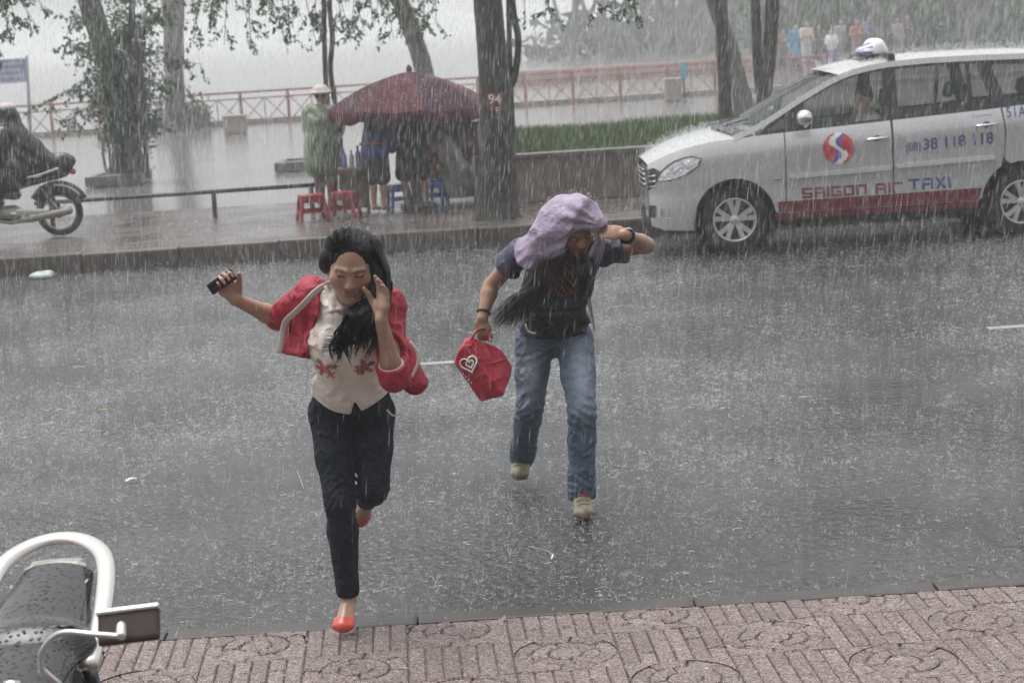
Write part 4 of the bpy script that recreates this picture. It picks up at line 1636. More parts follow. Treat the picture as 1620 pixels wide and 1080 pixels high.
bz = lambda x: float(sm(x, BELT)); rz = lambda x: float(sm(x, RAIL))
SILL = .235
AR = .392
belt_pts = lambda x0, x1, n=8, d=0.0: [(lerp(x0, x1, i / n), bz(lerp(x0, x1, i / n)) + d) for i in range(n + 1)]
rail_pts = lambda x0, x1, n=8, d=0.0: [(lerp(x0, x1, i / n), rz(lerp(x0, x1, i / n)) + d) for i in range(n + 1)]
fx = lambda z: .02
# fender + bumper side (one panel to the front corner), holes: headlamp and fog lamp
lamp = [(.030, .735), (.085, .815), (.16, .885), (.243, .93), (.33, .958), (.40, .965), (.481, .936), (.45, .876), (.39, .83), (.329, .79), (.25, .762), (.163, .742)]
fog = [(.080, .471), (.165, .476), (.178, .43), (.170, .381), (.088, .381), (.072, .42)]
a1 = arch(AX, AR, 168, 8)
front = [(-.01, .30), (.10, .262), (.385, .25)] + a1 + [(1.19, .37), (1.268, .37), (1.275, .70), (1.283, bz(1.283))] + list(reversed(belt_pts(-.02, 1.26, 18))) + [(-.035, .62), (-.035, .45)]
side_part('front_wing', front, M_SILVER, 0, (lamp, fog))
side_part('headlight', lamp, M_LAMP, -.004, step=.03, lip=0)
side_part('headlight_lens', [(p[0], p[1]) for p in lamp], M_LENS, .004, step=.04, lip=.02)
side_part('fog_light', fog, M_CHROME, -.02, step=.03)
# headlight rim
for sgn in (-1, 1):
    pts = [Vector(side(np.array([p[0]]), np.array([p[1]]), .002, sgn)[0]) for p in lamp + lamp[:1]]
    MB().tube(pts, .006, 6, False).build('headlight_rim', M_TRIM, taxi, True)
    MB().lathe([(.0, 0), (.04, .004), (.055, .02)], 16, Matrix.Translation(side(np.array([.25]), np.array([.845]), -.035, sgn)[0]) @ Matrix.Rotation(math.radians(90 * -sgn), 4, 'X')).build('headlight_bulb', M_CHROME, taxi, True)

# doors
g = .0045
side_part('front_door', [(1.275 + g, .37), (2.312 - g, .37), (2.312 - g, bz(2.312))] + list(reversed(belt_pts(1.295, 2.30, 8))) + [(1.282 + g, .70)], M_SILVER)
a2 = arch(AX + WB, AR + .015, 172, 122, 8)
rd = [(2.312 + g, .37), (3.13, .37)] + a2 + [(3.375, .80), (3.395, 1.0), (3.37, bz(3.37))] + list(reversed(belt_pts(2.33, 3.36, 8)))
side_part('rear_door', rd, M_SILVER)
a3 = list(reversed(arch(AX + WB, AR, 5, 118, 12)))
rq = [(3.388, .75)] + [p for p in a3 if p[0] > 3.392] + [(3.98, .30), (4.50, .32), (4.56, .75), (4.54, bz(4.54))] + list(reversed(belt_pts(3.385, 4.5, 8))) + [(3.408, 1.0), (3.388, .80)]
side_part('rear_wing', rq, M_SILVER)
# sill: dark red band with its pin stripe, black underside
side_part('sill_band', [(1.165, .365 - g), (1.17, .305), (3.12, .305), (3.14, .365 - g)], M_BAND, -.004)
side_part('door_band', [(1.195, .375), (3.125, .375), (3.155, .492), (1.195, .478)], M_BAND, .0035, step=.05, lip=.003)
side_part('pinstripe', [(1.30, .392), (3.02, .392), (3.09, .415), (3.08, .42), (3.01, .398), (1.30, .398)], M_BAND2, .007, step=.05, lip=.004)
side_part('underside_trim', [(1.17, .25), (3.14, .25), (3.13, .30), (1.17, .30)], M_TRIM, -.03)
side_part('bumper_lip', [(.0, .245), (.10, .225), (.39, .215), (.385, .245), (.10, .257), (.0, .292)], M_TRIM, -.02)
# rubbing strips
for x0, x1 in ((1.315, 2.295), (2.335, 3.29)):
    zz = .71 if x0 < 2 else .748
    side_part('rubbing_strip', [(x0, zz), (x0 + .03, zz - .018), (x1, zz + .008), (x1, zz + .044), (x1 - .02, zz + .05), (x0 + .02, zz + .022)], M_STRIP, .020, step=.08, lip=.022)
# greenhouse: black frame panel with window holes, glass in each
quarter = [(1.13, 1.162), (1.385, 1.178), (1.405, 1.32), (1.36, 1.315)]
w1 = [(1.475, bz(1.5) + .03)] + [(lerp(1.52, 2.26, i / 6), bz(lerp(1.52, 2.26, i / 6)) + .025) for i in range(7)] + list(reversed(rail_pts(1.50, 2.275, 10, -.055)))
w2 = [(lerp(2.40, 3.07, i / 6), bz(lerp(2.40, 3.07, i / 6)) + .025) for i in range(7)] + list(reversed(rail_pts(2.40, 3.08, 7, -.06)))
w2b = [(3.115, bz(3.1) + .025), (3.30, bz(3.30) + .03), (3.185, rz(3.18) - .06), (3.115, rz(3.12) - .06)]
w3 = [(3.47, bz(3.5) + .035), (4.20, bz(4.2) + .04), (4.34, bz(4.34) + .09), (4.28, rz(4.28) - .10), (4.18, rz(4.18) - .075), (3.36, rz(3.36) - .07), (3.32, rz(3.32) - .10), (3.42, bz(3.42) + .10)]
gh = belt_pts(1.04, 4.46, 22) + [(4.44, rz(4.44) - .06)] + list(reversed(rail_pts(1.16, 4.40, 26, -.024)))
frame_o = side_part('window_frame', gh, M_TRIM, -.006, (quarter, w1, w2, w2b, w3), step=.05)
for nm, pl in (('quarter_window', quarter), ('front_window', w1), ('rear_window', w2), ('rear_vent_window', w2b), ('side_window', w3)):
    side_part(nm, pl, M_GLASS, -.012, step=.07, lip=0)
# D-pillar and roof rail in body colour
side_part('roof_rail', rail_pts(.80, 4.5, 34, -.034) + list(reversed(rail_pts(.80, 4.5, 34, .020))), M_SILVER, .004, step=.04)
side_part('rear_pillar', [(4.40, bz(4.4)), (4.56, bz(4.55)), (4.50, rz(4.5) - .02), (4.36, rz(4.36) - .03), (4.42, bz(4.42) + .12)], M_SILVER, .004, step=.05)


def bridge(name, curveL, crown, mat, n=14, parent=None):
    """surface from the left edge to the right edge with a crown"""
    V, Q = [], []
    for p in curveL:
        for j in range(n + 1):
            t = -1 + 2 * j / n
            cr = crown(p) if callable(crown) else crown
            V.append((p[0] + (p[3] if len(p) > 3 else 0) * (1 - t * t), t * p[1], p[2] + cr * (1 - abs(t) ** 2.6)))
    m_ = n + 1
    for i in range(len(curveL) - 1):
        for j in range(n):
            Q.append((i * m_ + j, i * m_ + j + 1, (i + 1) * m_ + j + 1, (i + 1) * m_ + j))
    return link(name, np_mesh(name, V, Q, True), mat, parent or taxi)


# bonnet, windscreen, roof, tailgate, nose
xs = np.linspace(-.02, 1.02, 24)
bridge('bonnet', [(x, float(halfw(x, bz(x))), bz(x) - .001, -.02 * max(0, 1 - x / .5)) for x in xs], lambda p: .03 + .04 * min(1, max(0, p[0] + .05) / .7), M_SILVER)
xs = np.linspace(.84, 1.90, 16)
bridge('windscreen', [(x, float(halfw(x, rz(x) - .01)) - .015, rz(x) + .004, -.16) for x in xs], .022, M_GLASS)
bridge('windscreen_surround', [(x, float(halfw(x, bz(x))) - .01, bz(x) + .006 + .03 * (x - .84), -.16) for x in np.linspace(.84, 1.0, 4)], .075, M_TRIM)
xs = np.linspace(1.86, 4.50, 26)
bridge('roof', [(x, float(halfw(x, rz(x) + .02)) + .002, rz(x) + .016, -.16 * max(0, 1 - (x - 1.86) / .5)) for x in xs], lambda p: .050, M_SILVER)
zs = np.linspace(.30, 1.60, 14)
bridge('tailgate', [(4.57 - .16 * max(0, (z - 1.0) / .6) ** 1.5, float(halfw(4.55, z)) - .01, z, .05) for z in zs], 0, M_SILVER)
zs = np.linspace(.27, .80, 12)
bridge('front_bumper', [(-.034 + .03 * max(0, (.40 - z) / .13) ** 2, float(halfw(-.03, z)) + .003, z, -.010) for z in zs], 0, M_SILVER)
bridge('lower_intake', [(-.040, .34, z, -.012) for z in np.linspace(.30, .46, 5)], 0, M_TRIM)
bridge('grille', [(-.040 + .05 * max(0, (z - .78) / .1), .40, z, -.012) for z in np.linspace(.655, .86, 7)], 0, M_TRIM)
for z in (.69, .74, .79, .835):
    MB().tube([(-.044 - .014 * (1 - t * t), t * .40, z) for t in np.linspace(-1, 1, 15)], .007, 6).build('grille_bar', M_CHROME, taxi, True)
# the grille wraps onto the corner: dark slots with chrome edges
side_part('grille_corner', [(-.03, .645), (.022, .69), (.075, .78), (.085, .835), (.03, .865), (-.02, .85)], M_TRIM, .004, step=.03, lip=.003)
for z in (.685, .735, .785):
    for sgn in (-1, 1):
        MB().tube([Vector(side(np.array([x]), np.array([z + x * .15]), .008, sgn)[0]) for x in (-.03, -.01, .015, .045)], .005, 5).build('grille_bar', M_CHROME, taxi, True)
side_part('bumper_intake', [(-.03, .38), (.03, .39), (.035, .50), (-.03, .505)], M_TRIM, .003, step=.03, lip=.003)
# wiper + cowl
MB().tube([(.80, -.15, 1.20), (.98, -.50, 1.27)], .008, 5).build('wiper', M_TRIM, taxi)
MB().tube([(.78, .35, 1.19), (.96, 0, 1.28)], .008, 5).build('wiper', M_TRIM, taxi)

# floor pan and inner wheel wells so nothing shows through
MB().box((2.25, 0, .33), (4.2, 1.30, .10)).build('floor_pan', M_TRIM, taxi)
for ax in (AX, AX + WB):
    for sgn in (-1, 1):
        pr = [(AR + .012, .0), (AR + .012, .30), (.05, .30)]
        MB().lathe(pr, 28, Matrix.Translation((ax, sgn * .845, RT + .02)) @ Matrix.Rotation(math.radians(90 * sgn), 4, 'X')).build('wheel_well', M_TRIM, taxi, True)


def wheel(x, sgn, name='wheel'):
    w = empty(name, (x, sgn * .80, RT))
    w.parent = taxi
    R_ = Matrix.Rotation(math.radians(90 if sgn < 0 else -90), 4, 'X')   # lathe axis z -> outwards
    ty = [(.205, -.19), (.29, -.20), (.318, -.185), (RT, -.15), (RT, -.04), (.318, -.008), (.295, .006), (.225, .004), (.205, -.01)]
    MB().lathe(ty, 40, R_).build('tyre', M_RUBBER, w, True)
    MB().lathe([(.214, -.02), (.212, .004), (.200, .004), (.192, -.03), (.188, -.12)], 40, R_).build('rim', M_ALLOY, w, True)
    MB().lathe([(.19, -.085), (.0, -.085)], 24, R_).build('brake', M_TRIM, w, True)
    for k in range(5):     # five pairs of spokes
        m = MB()
        for da in (-.20, .20):
            a0 = 2 * math.pi * k / 5 + .3
            p = []
            for rr_, zz, hw, da_ in ((.035, -.018, .024, da * .35), (.10, -.010, .021, da * .9), (.199, -.006, .024, da * 1.2)):
                a = a0 + da_
                t = Vector((-math.sin(a), math.cos(a), 0)); c = Vector((rr_ * math.cos(a), rr_ * math.sin(a), zz))
                p.append((c - t * hw, c + t * hw))
            vs = []
            for (l, r_) in p: vs += [l, r_, l + Vector((0, 0, -.03)), r_ + Vector((0, 0, -.03))]
            fs = []
            for i in range(2):
                o_ = 4 * i
                fs += [(o_, o_ + 4, o_ + 5, o_ + 1), (o_, o_ + 2, o_ + 6, o_ + 4), (o_ + 1, o_ + 5, o_ + 7, o_ + 3)]
            m.add([R_ @ v for v in vs], fs)
        m.build('spoke', M_ALLOY, w)
    MB().lathe([(.045, -.04), (.045, -.012), (.036, -.004), (.0, -.002)], 20, R_).build('hub', M_ALLOY, w, True)
    for k in range(5):
        a = 2 * math.pi * k / 5 + .93
        c = R_ @ Vector((.062 * math.cos(a), .062 * math.sin(a), -.022))
        MB().lathe([(.011, 0), (.011, .008), (0, .008)], 8, Matrix.Translation(c) @ R_).build('bolt', M_TRIM, w)
    return w


for ax in (AX, AX + WB):
    for sgn in (-1, 1):
        wheel(ax, sgn)

# mirrors and door handles
for sgn in (-1, 1):
    S = SDF(.008, .02)
    S.ell((1.47, sgn * .965, 1.275), (.085, .10, .075), None, .02)
    S.cap((1.49, sgn * .84, 1.19), (1.49, sgn * .92, 1.22), .025, .03, .02)
    link('door_mirror', S.mesh('door_mirror'), M_CHROME, taxi)
    MB().box((1.557, sgn * .965, 1.275), (.006, .15, .10), bev=.002).build('mirror_glass', M_GLASS, taxi)
for x, z in ((2.17, 1.028), (3.22, 1.092)):
    for sgn in (-1, 1):
        p = Vector(side(np.array([x]), np.array([z]), .0, sgn)[0])
        MB().tube(catmull([p + Vector((-.105, 0, -.012)), p + Vector((-.07, sgn * .028, -.006)), p + Vector((.05, sgn * .030, 0)), p + Vector((.105, 0, .004))], 6), [.010] * 3 + [.013] * 12 + [.010] * 4, 8).build('door_handle', M_CHROME, taxi, True)
        S = SDF(.006, .01); S.ell(p, (.045, .008, .032)); link('handle_recess', S.mesh('handle_recess'), M_TRIM, taxi)
p = Vector(side(np.array([1.20]), np.array([.70]), .004, -1)[0])
MB().box(p, (.07, .006, .016), bev=.002).build('badge', M_CHROME, taxi)

# roof sign: white wedge lamp on a black bar, blue script band on its front half
rzx = lambda x: rz(x) + .02
sgn_e = empty('roof_sign', (2.28, 0, rzx(2.28) + .052)); sgn_e.parent = taxi
MB().box((0.10, 0, .015), (.06, 1.18, .03), bev=.008).build('roof_bar', M_TRIM, sgn_e)
for yy in (-.58, .58):
    MB().box((.10, yy, -.03), (.07, .05, .10), bev=.01).build('bar_foot', M_TRIM, sgn_e)
S = SDF(.008, .02)
S.eseg((.02, -.19, .05), (.02, .19, .05), (.13, .05), (.13, .05), (1, 0, 0), .02)
S.cap((.05, -.18, .09), (.05, .18, .09), .075, .075, .04)
S.cap((.06, -.16, .12), (.06, .16, .12), .035, .035, .05)
S.cut((0, 0, .02), (0, 0, -1))


def sign_col(V):
    C = np.tile(np.array((.78, .78, .79)), (len(V), 1))
    fr_ = V[:, 0] < -.01
    C[fr_ & (np.sin(V[:, 2] * 120 + V[:, 1] * 14) > .2)] = (.06, .08, .32)
    C[fr_ & (V[:, 0] < -.09)] = (.35, .37, .5)
    return C


link('sign_lamp', S.mesh('sign_lamp', sign_col), mat_vcol('sign_plastic', .3, .05), sgn_e)
MB().box((-.02, 0, .012), (.26, .50, .02), bev=.006).build('sign_base', M_TRIM, sgn_e)

# lettering laid on the doors
_font = None


def letters(name, text, x, z, size, mat, slant=0.0, sx=1.0, rise=0.0, bold=.0, spacing=1.0, off=.0055):
    cu = bpy.data.curves.new('t', 'FONT'); cu.body = text; cu.size = 1.0; cu.shear = slant; cu.offset = bold; cu.space_character = spacing
    o = bpy.data.objects.new('t', cu); COL.objects.link(o)
    dg = bpy.context.evaluated_depsgraph_get(); dg.update()
    me = bpy.data.meshes.new_from_object(o.evaluated_get(dg))
    bpy.data.objects.remove(o); bpy.data.curves.remove(cu)
    bm = bmesh.new(); bm.from_mesh(me); bmesh.ops.triangulate(bm, faces=bm.faces[:]); bm.to_mesh(me); bm.free()
    n = len(me.vertices); co = np.zeros(n * 3); me.vertices.foreach_get('co', co); co = co.reshape(-1, 3)
    X = x + co[:, 0] * size * sx; Z = z + co[:, 1] * size + rise * (X - x)
    me.vertices.foreach_set('co', side(X, Z, off, -1).astype(np.float32).ravel()); me.update(); me.name = name
    return link(name, me, mat, taxi)


def block_text(name, text, x, z, h, mat, adv=1.0, rise=0.0):
    """square techno capitals drawn as bars"""
    G = {'S': ['tl', 'h2', 'h1', 'h0', 'vtl', 'vbr'], 'A': ['h2', 'h1', 'vtl', 'vbl', 'vtr', 'vbr'], 'I': ['vc'], 'G': ['h2', 'h0', 'vtl', 'vbl', 'vbr', 'h1r'],
         'O': ['h2', 'h0', 'vtl', 'vbl', 'vtr', 'vbr'], 'N': ['h2', 'vtl', 'vbl', 'vtr', 'vbr'], 'R': ['h2', 'vtl', 'vbl'], 'T': ['h2', 'vc'], 'X': ['x'], ' ': []}
    w = h * 1.0; s_ = h * .21
    cell = [MB()]; cx = x
    def bar(xa, za, xb, zb, t=s_):
        d = Vector((xb - xa, zb - za)); L = d.length; d /= L; n = Vector((-d.y, d.x)) * t / 2
        k = 3
        vs = []
        for i in range(k + 1):
            q = Vector((xa, za)) + d * L * i / k
            vs += [q - n, q + n]
        V = side(np.array([v.x for v in vs]), np.array([v.y + rise * (v.x - x) for v in vs]), .0055, -1)
        cell[0].add([Vector(v) for v in V], [(2 * i, 2 * i + 2, 2 * i + 3, 2 * i + 1) for i in range(k)])
    for ch in text:
        ww = s_ if ch == 'I' else (h * .45 if ch == ' ' else w)
        a, b_ = cx + s_ / 2, cx + ww - s_ / 2
        z0, z1, z2 = z + s_ / 2, z + h * .45, z + h - s_ / 2
        for st in G[ch]:
            if st == 'h2': bar(cx, z2, cx + ww, z2)
            if st == 'h1': bar(cx, z1, cx + ww, z1, s_ * .8)
            if st == 'h1r': bar(cx + ww * .5, z1, cx + ww, z1, s_ * .8)
            if st == 'h0': bar(cx, z0, cx + ww, z0)
            if st == 'vtl': bar(a, z1, a, z2)
            if st == 'vbl': bar(a, z0 - s_ / 2, a, z1)
            if st == 'vtr': bar(b_, z1, b_, z2)
            if st == 'vbr': bar(b_, z0 - s_ / 2, b_, z1)
            if st == 'vc': bar((a + b_) / 2 if ch != 'I' else cx + s_ / 2, z, (a + b_) / 2 if ch != 'I' else cx + s_ / 2, z + h)
            if st == 'x': bar(cx + s_ / 2, z, cx + ww - s_ / 2, z + h); bar(cx + s_ / 2, z + h, cx + ww - s_ / 2, z)
        if cell[0].v: cell[0].build(name, mat, taxi)
        cell[0] = MB()
        cx += ww + h * .20
    return None, cx


_, xe = block_text('letter', 'SAIGON AIR', 1.43, .496, .100, M_CRIMSON)
block_text('letter', 'TAXI', xe + .04, .512, .106, M_NAVY)
letters('phone_prefix', '(08)', 2.43, .885, .120, M_NAVY, sx=.80)
letters('phone_number', '38 118 118', 2.60, .890, .150, M_NAVY, sx=.98, rise=.035, bold=.012, spacing=1.02)
letters('fleet_number', '51A', 3.41, 1.148, .140, M_NAVY, sx=.85, bold=.004)
side_part('small_print', [(3.08, 1.178), (3.28, 1.186), (3.28, 1.20), (3.08, 1.192)], mat_simple('faded_print', (.42, .40, .50), .5, var=.3, nscale=80), .004, both=False, lip=.002)

# round emblem: a pale S sweeping between two red-and-blue comma shapes
def emblem(cx, cz, R_):
    def disc(fn, name, mat, off):
        n = 44
        pts = [(cx + R_ * math.cos(2 * math.pi * i / n), cz + R_ * math.sin(2 * math.pi * i / n)) for i in range(n)]
        P2, T = tri_panel(pts, (), R_ / 11)
        keep = [t for t in T if fn((sum(P2[i][0] for i in t) / 3 - cx) / R_, (sum(P2[i][1] for i in t) / 3 - cz) / R_)]
        V = side(P2[:, 0], P2[:, 1], off, -1)
        me = bpy.data.meshes.new(name); me.from_pydata([tuple(v) for v in V], [], keep); me.update()
        link(name, me, mat, taxi)
    def sband(x, y):
        c = .40 * math.sin(y * 3.5) * -1.0
        d = (x - c) / (1 + .5 * abs(y))
        return d
    blue = lambda x, y: (.17 < sband(x, y) < .40 and y > .05) or (-.40 < sband(x, y) < -.17 and y < -.05)
    disc(lambda x, y: abs(sband(x, y)) > .17 and not blue(x, y), 'emblem_red', M_LOGO_R, .0055)
    disc(blue, 'emblem_blue', M_LOGO_B, .0055)
    disc(lambda x, y: abs(sband(x, y)) <= .17, 'emblem_s', M_WHITE, .005)
emblem(1.795, .955, .150)

# inside: seats, wheel, dash
for x in (2.17, 2.98, 3.72):
    for sgn in (-1, 1):
        S = SDF(.02, .04)
        S.eseg((x, sgn * .36, .78), (x + .12, sgn * .36, 1.22), (.24, .07), (.20, .055), (0, 1, 0), .04)
        S.eseg((x - .42, sgn * .36, .66), (x, sgn * .36, .66), (.24, .08), (.24, .08), (0, 1, 0), .04)
        S.eseg((x + .15, sgn * .36, 1.36), (x + .16, sgn * .36, 1.44), (.12, .05), (.11, .04), (0, 1, 0), .02)
        link('seat', S.mesh('seat'), M_SEAT, taxi)
S = SDF(.02, .05); S.eseg((1.10, -.60, 1.06), (1.10, .60, 1.06), (.16, .10), (.16, .10), (1, 0, 0), .04)
link('dashboard', S.mesh('dashboard'), M_INT, taxi)
c = Vector((1.55, -.36, 1.10))
MB().tube([c + Vector((.06 * math.cos(a), .18 * math.sin(a), .17 * math.cos(a))) for a in np.linspace(0, 2 * math.pi, 25)], .014, 6, False).build('steering_wheel', M_TRIM, taxi, True)
p = Vector((1.30, -.25, 1.04))
MB().box((1.22, -.50, 1.19), (.16, .2, .10), Matrix.Rotation(.3, 3, 'Z')).build('dashboard_papers', mat_simple('white_paper', (.7, .68, .68), .7, var=.1), taxi)

def adopt(kids, owners):
    """hang each small fitting under the nearest panel that carries it"""
    mid = lambda o: sum((Vector(c) for c in o.bound_box), Vector()) / 8
    base = lambda o: o.name.split('.')[0]
    own = [o for o in taxi.children if base(o) in owners]
    for o in [o for o in taxi.children if base(o) in kids]:
        o.parent = min(own, key=lambda w: (mid(w) - mid(o)).length)


adopt(('door_handle', 'handle_recess', 'letter', 'phone_prefix', 'phone_number', 'emblem_red', 'emblem_blue', 'emblem_s', 'small_print', 'rubbing_strip'), ('front_door', 'rear_door'))
adopt(('headlight_lens', 'headlight_rim', 'headlight_bulb'), ('headlight',))
adopt(('quarter_window', 'front_window', 'rear_window', 'rear_vent_window', 'side_window'), ('window_frame',))
adopt(('mirror_glass',), ('door_mirror',))
adopt(('fleet_number',), ('rear_wing',))

# the one sitting by the front window, hand to the mouth, pale shirt
def rel(x, y, z): return CAR0 + Vector((x + .20, y, z + .03))
Q = dict(head=rel(1.925, -.40, 1.36), neck=rel(1.985, -.38, 1.20), chest=rel(2.02, -.37, 1.06), waist=rel(2.0, -.36, .88), pelvis=rel(1.95, -.36, .77),
         shR=rel(2.0, -.19, 1.15), shL=rel(2.0, -.56, 1.15), elR=rel(1.82, -.14, .95), wrR=rel(1.62, -.2, .98), elL=rel(1.83, -.60, 1.06), wrL=rel(1.88, -.53, 1.24),
         hipR=rel(1.92, -.26, .77), hipL=rel(1.92, -.46, .77), knR=rel(1.50, -.26, .74), knL=rel(1.50, -.46, .74), anR=rel(1.40, -.26, .42), anL=rel(1.40, -.46, .42))
drv = empty('person', rel(1.95, -.36, .68))
tag(drv, 'person in pale shirt seated behind the taxi\'s front side window, hand at mouth', 'person')
QF = frame((-.72, -.70, -.05), (0, 0, 1))
S = SDF(.008, .015)
add_head(S, Q['head'], QF)
S.cap(Q['neck'], Q['head'] + Vector((.02, 0, -.06)), .05, .05, .02)
add_torso(S, Q, .95)
for q in 'RL':
    add_arm(S, Q['sh' + q], Q['el' + q], Q['wr' + q])
    add_leg(S, Q['hip' + q], Q['kn' + q], Q['an' + q], .9)
    add_hand(S, Q['wr' + q], Vector((.12, .05, 1)) if q == 'L' else Vector((-1, 0, .2)), Vector((.5, .8, 0)) if q == 'L' else Vector((0, 0, -1)), 1, (.9,) * 4)
part(S.mesh('body', lambda V: face_col(V, Q['head'], QF, 1.0, (.60, .43, .35))), 'body', M_SKIN, drv)
S = SDF(.010, .02); add_torso(S, Q, 1.0, .015)
for q in 'RL': S.cap(Q['sh' + q], lerp(Q['sh' + q], Q['el' + q], .5), .064, .06)
part(S.mesh('shirt'), 'shirt', mat_simple('pale_shirt', (.68, .64, .64), .7, var=.1), drv)
S = SDF(.010, .02)
for q in 'RL': add_leg(S, Q['hip' + q], Q['kn' + q], Q['an' + q], .97, .012)
part(S.mesh('trousers'), 'trousers', M_DENIM_DK, drv)
S = SDF(.008, .015); r, f, u = QF
S.ell(Q['head'] - f * .02 + u * .04, (.082, .10, .085), [tuple(v) for v in QF])
S.ell(Q['head'] + f * .115 - u * .02, (.075, .085, .095), [tuple(v) for v in QF], .01, True)
part(S.mesh('hair'), 'hair', M_HAIR, drv)
# ================================================================== trees
def mat_bark(name, c, moss=(0.05, 0.055, 0.04)):
    m, nt, b = new_mat(name)
    v = mapped(nt, (1, 1, .18))
    n1 = noise(nt, 16, 6, .7, v)
    n2 = noise(nt, 1.6, 4, .6)
    c1 = ramp(nt, n1, [(.3, tuple(Vector(c) * .35)), (.7, tuple(Vector(c) * 1.3))])
    mx = nn(nt, 'ShaderNodeMix', data_type='RGBA')
    nt.links.new(ramp(nt, n2, [(.45, 0), (.7, .7)]), mx.inputs[0])
    nt.links.new(c1, mx.inputs[6]); mx.inputs[7].default_value = (*moss, 1)
    nt.links.new(mx.outputs[2], b.inputs['Base Color'])
    b.inputs['Roughness'].default_value = .55
    bump(nt, b, n1, .55, .03)
    return m


M_BARK = mat_bark('dark_wet_bark', (.034, .028, .024), (.028, .030, .022))
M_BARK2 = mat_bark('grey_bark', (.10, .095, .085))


def mat_leaf(name, c):
    m, nt, b = new_mat(name)
    f = noise(nt, 5, 3)
    nt.links.new(ramp(nt, f, [(.3, tuple(Vector(c) * .6)), (.7, tuple(Vector(c) * 1.5))]), b.inputs['Base Color'])
    b.inputs['Roughness'].default_value = .38
    tl_ = nn(nt, 'ShaderNodeBsdfTranslucent'); tl_.inputs['Color'].default_value = (c[0] * 1.6, c[1] * 1.7, c[2], 1)
    mx = nn(nt, 'ShaderNodeMixShader'); mx.inputs[0].default_value = .3
    nt.links.new(b.outputs[0], mx.inputs[1]); nt.links.new(tl_.outputs[0], mx.inputs[2])
    nt.links.new(mx.outputs[0], nt.nodes['Material Output'].inputs['Surface'])
    return m


M_LEAF = mat_leaf('wet_leaf', (.040, .078, .026))
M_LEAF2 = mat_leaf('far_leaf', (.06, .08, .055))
M_FARLEAF = mat_simple('far_wet_leaf', (.016, .022, .016), .7, spec=.15)
M_GRASS = mat_leaf('grass_blade', (.058, .092, .030))


def trunk_mesh(pts, rad, seed=0, n=14, knob=.10, flare=1.5):
    """tapered, uneven trunk"""
    c = catmull(pts, 10)
    R_ = np.random.default_rng(seed)
    m = MB(); N = len(c)
    rr = [float(np.interp(i / (N - 1), np.linspace(0, 1, len(rad)), rad)) for i in range(N)]
    L = 0; last = c[0]
    vs, fs = [], []
    ph = R_.uniform(0, 6.3, 6)
    for i, p in enumerate(c):
        L += (p - last).length; last = p
        fl = 1 + (flare - 1) * math.exp(-L / .28)
        t = (c[min(i + 1, N - 1)] - c[max(i - 1, 0)]).normalized()
        u = t.cross(Vector((0, 1, 0))).normalized(); w = t.cross(u)
        for k in range(n):
            a = 2 * math.pi * k / n
            kb = 1 + knob * (.5 * math.sin(2 * a + ph[0] + L * 1.3) + .4 * math.sin(3 * a + ph[1] - L * 2.1) + .35 * math.sin(5 * a + ph[2] + L * 3) + .25 * math.sin(L * 7 + ph[3]))
            if fl > 1.02: kb *= 1 + (fl - 1) * .35 * math.sin(4 * a + ph[4])
            vs.append(p + (u * math.cos(a) + w * math.sin(a)) * rr[i] * fl * kb)
    for i in range(N - 1):
        for k in range(n):
            a, b_ = i * n + k, i * n + (k + 1) % n
            fs.append((a, b_, b_ + n, a + n))
    fs.append(tuple((N - 1) * n + k for k in range(n)))
    return m.add(vs, fs)


def leaves(points, dirs, size, seed=0, hang=.5):
    """one small pointed leaf (4 corners, folded) at each point"""
    R_ = np.random.default_rng(seed)
    P = np.asarray(points, np.float32); n = len(P)
    D = np.asarray(dirs, np.float32) + R_.normal(0, .55, (n, 3)); D[:, 2] -= hang
    D /= np.linalg.norm(D, axis=1)[:, None] + 1e-6
    U = R_.normal(0, 1, (n, 3)); U -= D * (U * D).sum(1)[:, None]; U /= np.linalg.norm(U, axis=1)[:, None] + 1e-6
    s = (size * R_.uniform(.6, 1.3, n))[:, None]
    N_ = np.cross(D, U)
    V = np.stack([P, P + D * s * .45 + U * s * .27 + N_ * s * .06, P + D * s, P + D * s * .45 - U * s * .27 + N_ * s * .06], 1).reshape(-1, 3)
    return V, (np.arange(n) * 4)[:, None] + np.array([[0, 1, 2, 3]])


def spray(start, end, nt_, nl, size, seed=0, sag=.12, spread=.25, twig_r=.006):
    """a branch with side twigs, leaves along them; returns twig builder + leaf points"""
    R_ = random.Random(seed)
    a, b_ = Vector(start), Vector(end)
    mid = lerp(a, b_, .5) + Vector((R_.uniform(-.1, .1), R_.uniform(-.1, .1), .12 * (b_ - a).length))
    main = catmull([a, mid, b_ - Vector((0, 0, sag))], 8)
    tw = MB(); pts, dr = [], []
    tw.tube(main, [twig_r * 1.8 * (1 - .8 * i / len(main)) + .001 for i in range(len(main))], 5, False)
    for k in range(nt_):
        i = int(R_.uniform(.15, 1) * (len(main) - 1))
        p = main[i]
        d = (b_ - a).normalized() * .5 + Vector((R_.gauss(0, 1), R_.gauss(0, 1), R_.gauss(-.35, .7)))
        d.normalize(); L = spread * R_.uniform(.5, 1.3)
        q = p + d * L; q.z -= L * .25
        tw.tube([p, lerp(p, q, .5) + Vector((0, 0, .03 * L)), q], [twig_r * .6, twig_r * .45, twig_r * .2], 4, False)
        for j in range(int(nl * 1.7)):
            t = R_.uniform(.15, 1.05)
            pts.append(tuple(lerp(p, q, t) + Vector((R_.gauss(0, .012), R_.gauss(0, .012), R_.gauss(0, .012))))); dr.append(tuple(d * .6))
    return tw, pts, dr


